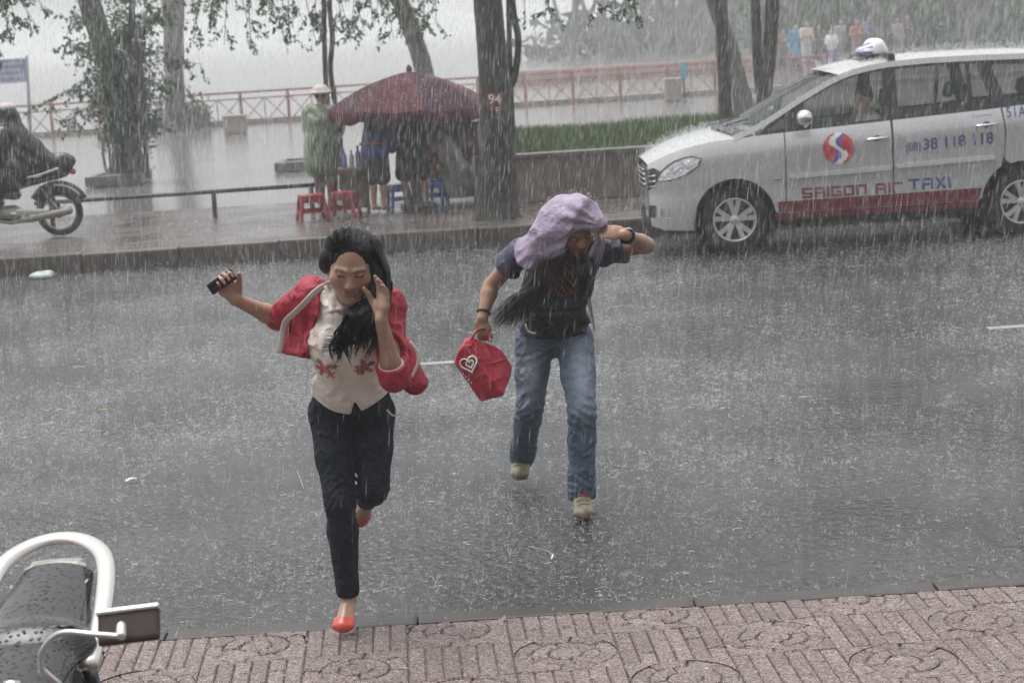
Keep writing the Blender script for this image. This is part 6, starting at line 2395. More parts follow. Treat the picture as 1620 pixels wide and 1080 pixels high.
def mat_plastic(name, c, a):
    m, nt, b = new_mat(name)
    b.inputs['Base Color'].default_value = (*c, 1); b.inputs['Roughness'].default_value = .25; b.inputs['Alpha'].default_value = a
    nt.links.new(ramp(nt, noise(nt, 14, 4), [(.3, tuple(Vector(c) * .7)), (.7, tuple(Vector(c) * 1.2))]), b.inputs['Base Color'])
    bump(nt, b, noise(nt, 14, 4), .6, .03)
    return m


M_GREENP = mat_plastic('green_rain_plastic', (.21, .26, .17), .55)
M_CLEARP = mat_plastic('pale_rain_plastic', (.42, .38, .36), .6)
M_BLUEJ = mat_simple('blue_jacket', (.030, .045, .16), .5, var=.3, bstr=.4, bscale=20)
M_DARK = mat_simple('dark_cloth', (.018, .020, .023), .6, var=.3, bstr=.4, bscale=20)
M_BROWN = mat_simple('brown_cloth', (.15, .09, .065), .7, var=.3)
M_ORANGE = mat_simple('orange_brown_cloth', (.30, .095, .03), .6, var=.3)
M_BEIGE = mat_simple('beige_cloth', (.36, .30, .25), .7, var=.2, bstr=.4, bscale=30)
M_HAT = mat_simple('pale_hat', (.48, .43, .40), .7, var=.15)
M_FLIP = mat_simple('dark_sandal', (.03, .025, .022), .5)

G = lambda px, py, Y: Vector((at(px, py, Y).x, Y, FZ))

# a) in the green rain cape and hat, seen from behind
b0 = G(517, 325, 24.7)
J0 = stand(.94, .08, (.35, 1), 'front', .09)


def cape(S, J):
    add_torso(S, J, 1.05, .035)
    for q in 'RL':
        S.chain([J['sh' + q], lerp(J['sh' + q], J['el' + q], .9), lerp(J['el' + q], J['wr' + q], .8)], [.075, .085, .10], .05)
    S.eseg(J['chest'], J['pelvis'] + Vector((0, 0, -.26)), (.19, .14), (.25, .19), J['shL'] - J['shR'], .06)
    S.fn(lambda D, x, y, z: np.maximum(np.maximum(D + .010 * np.sin(x * 42 + y * 20 + 2 * np.sin(z * 9)) + .006 * fbm((x, y, z), 20, 2), J['pelvis'].z - .40 - z), -(D + .025)))


e, J1 = small_person('person', 'person in translucent green rain cape and pale hat standing by the red stools', b0, J0, parts_=[('shirt', top(.018, .6), M_BEIGE), ('trousers', trousers(), M_BROWN), ('rain_cape', cape, M_GREENP)], hf=(.35, 1, -.1), hair=M_HAIR)
S = SDF(.008, .015)
S.ell(J1['head'] + Vector((0, 0, .055)), (.105, .115, .085))
S.ell(J1['head'] + Vector((0, 0, .035)), (.138, .142, .03), None, .03)
S.cut(J1['head'] + Vector((0, 0, .018)), (0, 0, -1))
part(S.mesh('hat'), 'hat', M_HAT, e)

# b) blue jacket, bent over the stall
e, J1 = small_person('person', 'person in blue jacket and dark shorts bending in under the umbrella', G(600, 333, 23.9), stand(.84, .50, (.45, .9), 'front', .085), parts_=[('jacket', top(.035, .95), M_BLUEJ), ('shorts', shorts(.92, .035), M_DARK)], hf=(.4, .8, -.5))
mb = MB().tube([J1['pelvis'] + Vector((.17 * math.cos(a), .13 * math.sin(a), .10)) for a in np.linspace(0, 2 * math.pi, 21)], .018, 6, False)
part(mb.mesh('waistband'), 'waistband', M_ORANGE, e)
# c) tall, all in dark clothes
e, J1 = small_person('person', 'bare-legged person in dark jacket and shorts at the middle of the umbrella', G(658, 327, 24.15), stand(.93, .25, (-.25, 1), 'fold', .12), parts_=[('jacket', top(.04, .95), M_DARK), ('shorts', shorts(1.0, .05), M_DARK)], hf=(-.2, .9, -.4))
# d) the seller, seated on a stool, orange top under a pale cape
b0 = G(706, 322, 24.6)
JS = dict(pelvis=(0, 0, .40), waist=(-.02, 0, .54), chest=(-.05, 0, .70), neck=(-.09, 0, .87), head=(-.13, -.02, 1.02), shR=(-.07, .16, .83), shL=(-.07, -.16, .83), elR=(-.20, .20, .62), elL=(-.18, -.22, .60), wrR=(-.36, .10, .62), wrL=(-.36, -.12, .60),
          hipR=(0, .09, .39), hipL=(0, -.09, .39), knR=(-.36, .14, .40), knL=(-.36, -.14, .42), anR=(-.34, .14, .085), anL=(-.36, -.14, .085), toe=(-.15, 0, -.05))


def cape2(S, J):
    add_torso(S, J, 1.05, .045)
    S.eseg(J['chest'], J['pelvis'] + Vector((.14, 0, -.14)), (.19, .15), (.30, .26), J['shL'] - J['shR'], .06)
    S.chain([J['shL'], J['elL'], lerp(J['elL'], J['wrL'], .5)], [.08, .085, .09], .05)
    S.cap(J['chest'] + Vector((.1, 0, 0)), J['pelvis'] + Vector((.36, 0, -.28)), .12, .10, .08)
    S.fn(lambda D, x, y, z: np.maximum(np.maximum(D + .010 * np.sin(x * 40 + z * 18) + .006 * fbm((x, y, z), 20, 2), J['pelvis'].z - .34 - z), -(D + .025)))
    S.fn(lambda D, x, y, z: np.maximum(D, -((x - (J['chest'].x - .02)))))


e, J1 = small_person('person', 'seller in orange-brown clothes and pale rain cape seated under the umbrella', b0, JS, parts_=[('shirt', top(.02, .95), M_ORANGE), ('trousers', trousers(), M_ORANGE), ('rain_cape', cape2, M_CLEARP)], hf=(-.9, -.35, -.2))

# ---- plastic stools
def stool(px, py, Y, col, label, rz, h=.31, w=.32, grp=None):
    t = empty('plastic_stool', G(px, py, Y), rz); tag(t, label, 'stool', grp)
    MB().box((0, 0, h - .012), (w * .86, w * .86, .024), bev=.010).build('seat', col, t)
    for sx in (-1, 1):
        for sy in (-1, 1):
            MB().tube([(sx * w * .38, sy * w * .38, h - .02), (sx * w * .5, sy * w * .5, 0)], [.026, .030], 6, True, .8).build('leg', col, t)
    for k in range(4):
        R_ = Matrix.Rotation(k * math.pi / 2, 3, 'Z')
        MB().box(R_ @ Vector((0, -w * .405, h - .055)), (w * .72, .010, .07), R_).build('apron', col, t)
        MB().box(R_ @ Vector((0, -w * .455, h * .38)), (w * .84, .010, .035), R_).build('stretcher', col, t)
    return t


M_STOOLR = mat_simple('red_plastic', (.24, .012, .02), .35, var=.15)
M_STOOLB = mat_simple('blue_plastic', (.03, .11, .42), .35, var=.15)
stool(495, 347, 23.3, M_STOOLR, 'darker red plastic stool, the left one in front of the green cape', .25)
stool(545, 343, 23.4, M_STOOLR, 'red plastic stool, the right one nearest the running woman\'s head', -.15)
stool(633, 332, 24.3, M_STOOLB, 'blue plastic stool between the two bare-legged customers', .3, .29, .25)
stool(688, 322, 24.45, M_STOOLB, 'blue plastic stool at the feet of the seated seller', -.2, .30, .27)
# stock: low brown cabinet with bottles, brown crate
cb = empty('stall_cabinet', G(563, 318, 24.3), .1); tag(cb, 'low dark brown stall cabinet between green cape and blue jacket', 'cabinet')
MB().box((0, 0, .27), (.34, .34, .46), bev=.012).build('case', mat_simple('brown_board', (.09, .055, .04), .5, var=.3), cb)
for sx in (-1, 1):
    for sy in (-1, 1): MB().box((sx * .15, sy * .15, .02), (.03, .03, .05)).build('foot', M_STEEL, cb)
MB().box((0, 0, .515), (.38, .38, .03), bev=.008).build('cabinet_top', mat_simple('worn_board', (.20, .14, .11), .5, var=.3), cb)
for i, (dx, dy, c, h) in enumerate(((-.10, -.08, (.12, .12, .32), .24), (-.02, .05, (.5, .5, .52), .20), (.07, -.05, (.15, .14, .30), .26), (.12, .08, (.45, .42, .40), .18))):
    bo = MB().lathe([(0, 0), (.032, 0), (.034, .01), (.034, h * .62), (.014, h * .80), (.013, h * .94), (.0, h * .94)], 14).build('bottle', mat_simple('bottle_plastic_%d' % i, c, .2, var=.1), None, True)
    bo.location = cb.location + Vector((dx, dy, .532)); tag(bo, ['dark blue bottle at the left of the stall cabinet', 'short clear bottle at the back of the cabinet top', 'tallest blue bottle on the stall cabinet', 'small pale bottle at the right of the cabinet'][i], 'bottle', 'bottles on the stall cabinet')
    MB().lathe([(.016, h * .93), (.016, h), (0, h)], 12).build('cap', M_STOOLB if i % 2 == 0 else M_STOOLR, bo)
ct = empty('snack_cart', G(722, 318, 25.2)); tag(ct, 'brown snack cart with pale corner post under the umbrella\'s right half', 'cart')
MB().box((0, 0, .62), (.66, .42, .62), bev=.01).build('cart_body', mat_simple('red_brown_panel', (.13, .07, .055), .5, var=.3), ct)
MB().box((0, 0, .945), (.72, .48, .03), bev=.008).build('cart_top', M_STEEL, ct)
for sx in (-.3, .3):
    MB().tube([(sx, -.16, 0), (sx, -.16, .32)], .018, 6).build('leg', M_STEEL, ct); MB().tube([(sx, .16, 0), (sx, .16, .32)], .018, 6).build('leg', M_STEEL, ct)
MB().box((.36, -.2, .92), (.05, .05, .70)).build('corner_post', M_HAT, ct)
MB().box((-.02, .0, 1.16), (.58, .36, .40), bev=.01).build('glass_case', mat_simple('dull_case', (.16, .10, .085), .3, var=.3), ct)

# ---- big maroon umbrella: eight sewn panels, ribs, pole
UC = at(650, 150, 24.2)
uz = at(650, 113, 24.2).z
rimz = at(650, 176, 24.2).z
um = empty('market_umbrella', (UC.x, 24.2, FZ)); tag(um, 'large worn maroon market umbrella sheltering the stall', 'umbrella')
UR = 1.0
MP = [mat_simple('maroon_canvas_%d' % i, c, .75, spec=.2, var=.5, nscale=5, bstr=.6, bscale=9, bdist=.04) for i, c in enumerate([(.045, .010, .016), (.065, .014, .020), (.040, .014, .026), (.085, .030, .036)])]
n = 8
def upt(a, t):
    """canopy point: bellied between the ribs, drooping rim"""
    k = (a / (2 * math.pi / n)) % 1
    belly = 1 - .05 * math.sin(math.pi * k) * t
    z = (uz - FZ) + (rimz - uz + .06) * (.72 * t ** 1.25 + .28 * t ** 3) - .03 * math.sin(math.pi * k) * t * t
    return Vector((UR * t * belly * math.cos(a), UR * t * belly * math.sin(a), z + .05 * t * math.cos(a - 2.6) * .6))
for s_ in range(n):
    a0 = 2 * math.pi * s_ / n + .18
    m, k = 8, 10
    V, Q = [], []
    for i in range(k + 1):
        for j in range(m + 1):
            a = lerp(2 * math.pi * s_ / n, 2 * math.pi * (s_ + 1) / n, j / m)
            a_ = min(max(a, 2 * math.pi * s_ / n + 1e-4), 2 * math.pi * (s_ + 1) / n - 1e-4)
            p = upt(a_, i / k)
            V.append(tuple(Matrix.Rotation(.18, 3, 'Z') @ p))
    for i in range(k):
        for j in range(m):
            a = i * (m + 1) + j; Q.append((a, a + m + 1, a + m + 2, a + 1))
    o = link('canopy_panel', np_mesh('canopy_panel', V, Q, True), MP[s_ % 4], um)
    # scalloped valance
    V2, Q2 = [], []
    for j in range(m + 1):
        p = Vector(V[k * (m + 1) + j]); d = Vector((p.x, p.y, 0)).normalized()
        drop = .13 + .03 * math.sin(math.pi * j / m) + random.uniform(-.01, .01)
        V2 += [tuple(p), tuple(p + d * .03 + Vector((0, 0, -drop * .6))), tuple(p + d * .005 + Vector((0, 0, -drop)))]
    for j in range(m):
        for i in range(2): Q2.append((3 * j + i, 3 * j + i + 1, 3 * j + i + 4, 3 * j + i + 3))
    link('valance', np_mesh('valance', V2, Q2, True), MP[(s_ + 1) % 4], o)
    ra = Matrix.Rotation(.18, 3, 'Z') @ upt(2 * math.pi * s_ / n + 1e-4, 1.0)
    MB().tube([Vector((0, 0, uz - FZ - .06)), (ra * .5) + Vector((0, 0, (uz - FZ) * .5 - .0)), ra + Vector((0, 0, -.02))], .010, 5).build('rib', M_STEEL, um)
MB().tube([(0, 0, 0), (0, 0, uz - FZ + .02)], .022, 8).build('pole', M_STEEL, um, True)
MB().lathe([(.03, uz - FZ - .0), (.04, uz - FZ + .02), (.02, uz - FZ + .07), (0, uz - FZ + .08)], 12).build('finial', MP[1], um, True)
MB().lathe([(0, 0), (.22, 0), (.22, .05), (.05, .08), (.03, .10)], 18).build('base', M_STONE, um, True)
# ================================================================== motorbikes
M_BIKEBLK = mat_simple('bike_black', (.014, .014, .015), .25, var=.2, coat=.6)
M_SEATV, nt, b = new_mat('wet_vinyl')
b.inputs['Base Color'].default_value = (.008, .008, .009, 1); b.inputs['Roughness'].default_value = .10; b.inputs['Specular IOR Level'].default_value = .6
nrm = bump(nt, b, noise(nt, 34, 4, .7), .25, .006)
vo = nn(nt, 'ShaderNodeTexVoronoi'); vo.inputs['Scale'].default_value = 60; nt.links.new(mapped(nt), vo.inputs['Vector'])
bump(nt, b, ramp(nt, vo.outputs['Distance'], [(.12, 1), (.34, 0)]), .8, .006, nrm)
M_SILVERP = mat_simple('bright_alloy', (.66, .65, .64), .28, .75, var=.06)
M_PALEP = mat_simple('pale_plastic', (.60, .585, .56), .22, .6, var=.05)
M_TAIL = mat_simple('tail_lamp_red', (.35, .03, .02), .15, var=.2)
M_ENGINE = mat_simple('engine_cast', (.30, .28, .25), .4, .6, var=.3)


def spoke_wheel(par, x, z, r, name='wheel'):
    w = empty(name, (x, 0, z)); w.parent = par
    R_ = Matrix.Rotation(math.pi / 2, 4, 'X')
    prof = [(r - .07, -.028), (r - .04, -.042), (r - .008, -.030), (r, 0), (r - .008, .030), (r - .04, .042), (r - .07, .028), (r - .07, -.028)]
    MB().lathe(prof, 40, R_).build('tyre', M_RUBBER, w, True)
    MB().lathe([(r - .068, -.026), (r - .085, -.018), (r - .085, .018), (r - .068, .026)], 40, R_).build('rim', M_SILVERP, w, True)
    MB().lathe([(0, -.06), (.06, -.05), (.06, .05), (0, .06)], 18, R_).build('hub', M_ENGINE, w, True)
    m = MB()
    for k in range(24):
        a = 2 * math.pi * k / 24; b_ = a + (.35 if k % 2 else -.35)
        m.tube([(.055 * math.cos(b_), .03 * (1 if k % 2 else -1), .055 * math.sin(b_)), ((r - .08) * math.cos(a), 0, (r - .08) * math.sin(a))], .0028, 4, False)
    m.build('spokes', M_SILVERP, w)
    return w


def motorbike(label, loc, rz, seatmat, rail_kind, mirrors=True, scale=1.0):
    """front of the bike towards -x, wheels on z=0"""
    t = empty('motorbike', loc, rz); t.scale = (scale,) * 3
    tag(t, label, 'motorbike')
    spoke_wheel(t, .60, .275, .275); spoke_wheel(t, -.62, .275, .275)
    L = lambda nm, S, mat: link(nm, S.mesh(nm), mat, t)
    # seat: long pad rising to the tail
    S = SDF(.009, .03)
    S.eseg((-.16, 0, .70), (.22, 0, .735), (.110, .045), (.142, .052), (0, 1, 0), .04)
    S.eseg((.22, 0, .750), (.64, 0, .815), (.142, .058), (.112, .044), (0, 1, 0), .05)
    L('seat', S, seatmat)
    MB().tube([(.20, y, .80 - .25 * y * y) for y in np.linspace(-.125, .125, 9)], .006, 6).build('seat_strap', seatmat, t, True)
    # tail and side panels
    S = SDF(.010, .03)
    S.eseg((.05, 0, .60), (.70, 0, .72), (.10, .05), (.075, .035), (0, 1, 0), .04)
    S.eseg((.60, 0, .70), (.78, 0, .76), (.085, .035), (.05, .03), (0, 1, 0), .03)
    L('tail_body', S, M_BIKEBLK)
    S = SDF(.010, .03)
    S.eseg((-.45, 0, .62), (.10, 0, .52), (.10, .09), (.09, .07), (0, 1, 0), .04)
    S.eseg((-.48, 0, .80), (-.45, 0, .50), (.13, .05), (.20, .05), (0, 1, 0), .04)
    L('leg_shield', S, M_BIKEBLK)
    S = SDF(.010, .02)
    S.ell((.80, 0, .745), (.035, .075, .04)); L('tail_light', S, M_TAIL)
    # rear guard
    m = MB(); V = []
    m.tube([(.60 + .31 * math.cos(a), 0, .275 + .31 * math.sin(a)) for a in np.linspace(math.radians(150), math.radians(25), 12)], .065, 8, True, .25, (0, 1, 0))
    m.build('rear_guard', M_BIKEBLK, t, True)
    MB().tube([(.60 + .325 * math.cos(a), -.05, .275 + .325 * math.sin(a)) for a in np.linspace(math.radians(95), math.radians(35), 10)], .012, 6).build('guard_stay', M_PALEP, t, True)
    # engine, exhaust, swing arm, shocks
    S = SDF(.010, .02); S.cap((-.15, 0, .30), (.06, 0, .30), .09, .10); S.cap((-.10, 0, .30), (-.28, 0, .36), .06, .055)
    L('engine', S, M_ENGINE)
    S = SDF(.009, .02); S.chain([(-.20, -.12, .24), (.05, -.14, .20), (.30, -.15, .24), (.74, -.15, .30)], [.018, .020, .045, .048]); L('exhaust', S, M_ENGINE)
    MB().tube([(.05, -.09, .30), (.60, -.09, .275)], .020, 6).build('swing_arm', M_SILVERP, t); MB().tube([(.05, .09, .30), (.60, .09, .275)], .020, 6).build('swing_arm', M_SILVERP, t)
    S = SDF(.008, .01); S.eseg((.12, -.11, .31), (.50, -.11, .30), (.05, .012), (.035, .012), (0, 0, 1)); L('chain_case', S, M_PALEP)
    for y in (-.11, .11):
        MB().tube([(.60, y, .28), (.42, y, .60)], .024, 8).build('shock_absorber', M_BIKEBLK, t, True)
    MB().tube([(.02, -.18, .26), (.16, -.20, .26)], .012, 6).build('footrest', M_BIKEBLK, t)
    # fork, front guard, bars
    for y in (-.08, .08):
        MB().tube([(-.62, y, .275), (-.42, y, .86)], .020, 8).build('fork', M_SILVERP, t, True)
    MB().tube([(-.62 + .30 * math.cos(a), 0, .275 + .30 * math.sin(a)) for a in np.linspace(math.radians(20), math.radians(150), 12)], .06, 8, True, .25, (0, 1, 0)).build('front_guard', M_BIKEBLK, t, True)
    MB().tube(catmull([(-.42, -.33, .76), (-.44, -.18, .80), (-.48, 0, .76), (-.44, .18, .80), (-.42, .33, .76)], 6), .013, 8).build('handlebar', M_BIKEBLK, t, True)
    S = SDF(.010, .03); S.ell((-.50, 0, .78), (.09, .11, .09)); L('headlamp_cowl', S, M_BIKEBLK)
    # rear grab rail: a bright loop round the tail
    if rail_kind == 'loop':
        pts = [(.16, -.155, .70), (.40, -.165, .78), (.62, -.150, .855), (.74, -.090, .885), (.785, 0, .895), (.74, .090, .885), (.62, .150, .855), (.40, .165, .78), (.16, .155, .70)]
        MB().tube(catmull(pts, 6), .027, 12, True, .55).build('grab_rail', M_PALEP, t, True)
        S = SDF(.008, .02); S.eseg((.52, 0, .818), (.715, 0, .846), (.118, .010), (.082, .008), (0, 1, 0)); L('tail_plate', S, M_PALEP)
    else:
        for y in (-.14, .14):
            MB().tube(catmull([(.20, y, .70), (.45, y, .74), (.66, y * .9, .80)], 6), .013, 8).build('grab_rail', M_SILVERP, t, True)
    return t


# foreground bike, its nose to the building, only seat, rail and one mirror in the picture
railp = at(98, 846, 5.42)
fg_rz = math.radians(90 + 3)
BK = motorbike('parked motorbike with wet black seat and pale grab rail at the near left corner', (0, 0, 0), fg_rz, M_SEATV, 'loop', scale=1.0)
off = Matrix.Rotation(fg_rz, 3, 'Z') @ Vector((.785, 0, .895))
BK.location = (railp.x - off.x, railp.y - off.y, PZ)
BK.scale = ((railp.z - PZ) / .895,) * 3
inv = (Matrix.Translation(BK.location) @ Matrix.Rotation(fg_rz, 4, 'Z') @ Matrix.Scale(BK.scale[0], 4)).inverted()
mp = lambda px, py, Y: inv @ at(px, py, Y)
stem = [mp(66, 1060, 4.02), mp(66, 1030, 4.02), mp(95, 1001, 4.0), mp(150, 1003, 3.98), mp(193, 1006, 3.96)]
MB().tube(catmull(stem, 5), .0065, 8).build('mirror_stem', M_SILVERP, BK, True)
MB().tube([mp(66, 1060, 4.02), Vector((-.43, -.24, .785))], .009, 8).build('mirror_stem', M_SILVERP, BK, True)
mc = mp(204, 991, 4.02)
Mi = inv.to_3x3().normalized()
rot_m = Mi @ Matrix.Rotation(math.radians(-3.6), 3, 'Y') @ Matrix.Rotation(math.radians(-38), 3, 'X')
mb = MB().box(mc, (.136, .022, .074), rot_m, bev=.009)
mb.build('mirror_housing', mat_simple('brown_wet_plastic', (.040, .028, .023), .45, 0, spec=.25, var=.3), BK)
mb = MB().box(mc + rot_m @ Vector((0, .0, .036)), (.140, .034, .012), rot_m, bev=.005)
mb.build('mirror_rim', M_PALEP, BK)
S = SDF(.004, .006); c = mp(192, 990, 3.985)
S.cap(c, mp(192, 1004, 3.965), .011, .012); link('mirror_ball_joint', S.mesh('mirror_ball_joint'), M_SILVERP, BK)

# the rider's bike on the far pavement, seen from its left, tail to the right
wc = at(95, 339, 23.4)
RB = motorbike('motorbike ridden by the black-caped rider at the far left', (wc.x - .60, 23.4, FZ), 0, M_BIKEBLK, 'side')
b0 = Vector((wc.x - .60, 23.4, FZ))
JR = dict(pelvis=(.14, 0, .80), waist=(.13, 0, .94), chest=(.11, 0, 1.10), neck=(.08, 0, 1.27), head=(.07, 0, 1.42), shR=(.10, .17, 1.23), shL=(.10, -.17, 1.23), elR=(-.08, .25, 1.0), elL=(-.08, -.25, 1.0), wrR=(-.29, .32, .97), wrL=(-.29, -.32, .97),
          hipR=(.10, .10, .78), hipL=(.10, -.10, .78), knR=(-.28, .17, .66), knL=(-.28, -.17, .66), anR=(-.18, .18, .31), anL=(-.18, -.18, .31), toe=(-.15, 0, -.02))


def rider_cape(S, J):
    add_torso(S, J, 1.08, .05)
    S.cap(J['neck'], J['head'] + Vector((.03, 0, .02)), .10, .135, .06)
    for q in 'RL':
        S.chain([J['sh' + q], J['el' + q], J['wr' + q]], [.09, .11, .10], .06)
        S.chain([J['pelvis'], lerp(J['hip' + q], J['kn' + q], .9)], [.20, .17], .08)
        S.cap(J['kn' + q], lerp(J['kn' + q], J['an' + q], .7), .13, .12, .08)
    S.chain([J['neck'] + Vector((.10, 0, -.06)), J['chest'] + Vector((.20, 0, -.06)), J['pelvis'] + Vector((.34, 0, .06)), J['pelvis'] + Vector((.55, 0, .04)), J['pelvis'] + Vector((.64, 0, .05))], [.13, .15, .13, .10, .06], .10)
    S.fn(lambda D, x, y, z: D + .010 * np.sin(x * 26 + z * 20 + 2 * np.sin(z * 11)) + .008 * fbm((x, y, z), 16, 2))
    hd = J['head']
    S.fn(lambda D, x, y, z: np.maximum(D, -(np.sqrt(((x - hd.x + .15) / .14) ** 2 + ((y - hd.y) / .09) ** 2 + ((z - hd.z + .01) / .11) ** 2) - 1) * .09))


M_CAPEB = mat_simple('black_rain_cape', (.014, .016, .018), .22, var=.3, bstr=.4, bscale=8, bdist=.03)
e, J1 = small_person('person', 'rider in a black rain cape and pale cap on the far left motorbike', b0, JR, parts_=[('trousers', trousers(), M_DARK), ('rain_cape', rider_cape, M_CAPEB)], hf=(-1, 0, -.05))
S = SDF(.01, .02); S.ell(J1['head'] + Vector((.02, 0, .11)), (.12, .11, .06)); S.cut(J1['head'] + Vector((0, 0, .085)), (0, 0, -1))
part(S.mesh('cap'), 'cap', M_HAT, e)

# ================================================================== waiting crowd in the haze
CR = [(1260, 69, 1.0, 'person in a light blue rain cape, leftmost of the waiting crowd', (.09, .28, .48), (.05, .05, .06), (.2, -1), 'cape'),
      (1277, 67, 1.06, 'person in long pale clothes next to the blue cape', (.52, .46, .42), (.50, .48, .47), (.4, -1), ''),
      (1317, 66.5, .84, 'child-height person in white shirt and bright blue trousers', (.62, .62, .66), (.09, .10, .36), (-.2, -1), ''),
      (1331, 69.5, 1.04, 'person in grey clothes right of the blue trousers', (.30, .30, .31), (.20, .20, .22), (.5, -1), ''),
      (1357, 68, 1.02, 'person in brown-orange clothes left of the roof sign', (.30, .13, .07), (.24, .15, .12), (.1, -1), ''),
      (1377, 71, 1.08, 'dark-haired person in blue top just behind the roof sign', (.12, .16, .28), (.10, .10, .12), (0, -1), ''),
      (1404, 73, 1.12, 'person in grey-blue top above the right of the roof sign', (.24, .27, .33), (.12, .12, .14), (-.3, -1), ''),
      (1240, 72, .88, 'person in dull red top standing by the double trunk', (.28, .16, .14), (.16, .15, .15), (.3, -1), ''),
      (1297, 71.5, .93, 'dark-clothed person between the pale clothes and the white shirt', (.06, .06, .07), (.05, .05, .06), (-.1, -1), ''),
      (1368, 73, 1.1, 'tall person in dark top behind the brown-orange clothes', (.05, .055, .07), (.06, .06, .07), (.2, -1), ''),
      (1437, 72, 1.04, 'dark-clothed person at the right end over the taxi roof', (.07, .07, .08), (.05, .05, .05), (-.2, -1), ''),
      (1420, 70, 1.0, 'person in dull pink top near the right end of the waiting crowd', (.34, .24, .24), (.15, .14, .15), (.2, -1), '')]
for i, (px, Y, h, lb, c1, c2, fc, kind) in enumerate(CR):
    parts_ = [('shirt', top(.03, .5), mat_simple('crowd_top_%d' % i, c1, .7, var=.15)), ('trousers', trousers(.03), mat_simple('crowd_legs_%d' % i, c2, .7, var=.15))]
    if kind == 'cape': parts_.append(('rain_cape', cape, mat_simple('blue_cape', c1, .4, var=.2)))
    small_person('person', lb, G(px, 110, Y), stand(h, .04, fc, ['down', 'fold', 'front'][i % 3], .09), skin=(.50, .35, .28), parts_=parts_, vox=.034, hf=(fc[0], fc[1], -.05), group='people waiting out the rain')

# ================================================================== litter on the road
def scrap(px, py, z, w, l, rz, mat, name, label, cat, curl=.006):
    d = CAM_R @ Vector(((px - 810) / 3150, (540 - py) / 3150, -1.0)); p = Vector((0, 0, CAM_H)) + d * ((z - CAM_H) / d.z)
    V, Q = [], []
    for i in range(7):
        t = i / 6; ww = w * math.sin(math.pi * (.08 + .84 * t)) if cat == 'leaf' else w * (1 + .12 * math.sin(i * 2.1))
        for s_ in (-1, 0, 1):
            V.append((l * (t - .5), s_ * ww / 2, .004 + curl * (s_ * s_) + curl * 1.5 * math.sin(math.pi * t) * (1 if cat != 'leaf' else .4)))
    for i in range(6):
        for s_ in range(2): a = i * 3 + s_; Q.append((a, a + 3, a + 4, a + 1))
    o = link(name, np_mesh(name, V, Q, True), mat); o.location = (p.x, p.y, z + .003); o.rotation_euler = (0, 0, rz); tag(o, label, cat)
    return o


M_YEL = mat_simple('yellow_leaf', (.42, .26, .05), .4, var=.2)
M_PAPER = mat_simple('wet_paper', (.66, .65, .63), .4, var=.08)
M_TWIG = mat_simple('pale_straw', (.26, .25, .18), .5, var=.2)
scrap(163, 651, 0, .028, .075, .1, M_YEL, 'fallen_leaf', 'yellow leaf on the road left of the running woman', 'leaf')
scrap(1219, 729, 0, .022, .030, .4, M_YEL, 'fallen_leaf', 'tiny yellow leaf on the road at the right', 'leaf')
scrap(271, 357, FZ, .07, .09, .3, M_YEL, 'fallen_leaf', 'yellow leaf on the far pavement behind the rail', 'leaf')
scrap(209, 762, 0, .035, .065, .45, M_PAPER, 'paper_scrap', 'white scrap of paper on the road at the left', 'paper')
scrap(876, 884, 0, .008, .05, 1.2, M_PAPER, 'paper_scrap', 'thin white shred on the road before the near paving', 'paper')
bgp = Vector((at(66, 437, 20.75).x, 20.75, 0))
S = SDF(.010, .02); S.ell((0, 0, .03), (.13, .09, .045)); S.ell((.06, .02, .05), (.07, .06, .03)); S.fn(lambda D, x, y, z: D + .010 * fbm((x, y, z), 40, 2)); S.cut((0, 0, .004), (0, 0, -1))
o = link('plastic_bag', S.mesh('plastic_bag'), mat_simple('pale_green_film', (.34, .42, .36), .35, var=.3, nscale=20)); o.location = bgp; tag(o, 'crumpled pale green plastic bag in the gutter at left', 'plastic bag')
for i, (x0, y0, x1, y1, lb) in enumerate([(24, 774, 74, 742, 'slanting pale straw on the road at the far left'), (86, 759, 152, 757, 'straight pale straw lying left of the white scrap'), (83, 582, 128, 572, 'pale straw on the road below the gutter bag'), (836, 864, 880, 882, 'thin straw on the road in front of the near kerb'), (470, 745, 480, 772, 'short straw beside the running woman\'s knee')]):
    def gp(x, y):
        d = CAM_R @ Vector(((x - 810) / 3150, (540 - y) / 3150, -1.0)); return Vector((0, 0, CAM_H)) + d * ((.006 - CAM_H) / d.z)
    a, b_ = gp(x0, y0), gp(x1, y1)
    mid = lerp(a, b_, .5) + Vector((random.uniform(-.02, .02), random.uniform(-.02, .02), .004))
    o = MB().tube(catmull([Vector((0, 0, 0)), mid - a, b_ - a], 5), .0028, 5).build('straw', M_TWIG); o.location = a; tag(o, lb, 'straw', 'straws washed over the road')
# ================================================================== the air: haze, rain and splashes
hz = MB().box((0, 930, 8.4), (1840, 1980, 19.2))
hm = bpy.data.materials.new('rain_haze'); hm.use_nodes = True
hn = hm.node_tree; hn.nodes.clear()
ho = hn.nodes.new('ShaderNodeOutputMaterial')
hv = hn.nodes.new('ShaderNodeVolumePrincipled')
hv.inputs['Color'].default_value = (0.93, 0.95, 0.955, 1)
hv.inputs['Density'].default_value = 0.0026
hv.inputs['Anisotropy'].default_value = 0.0
hn.links.new(hv.outputs[0], ho.inputs['Volume'])
h = hz.build('haze', hm)
tag(h, 'pale grey rain haze hanging over the park', kind='stuff')

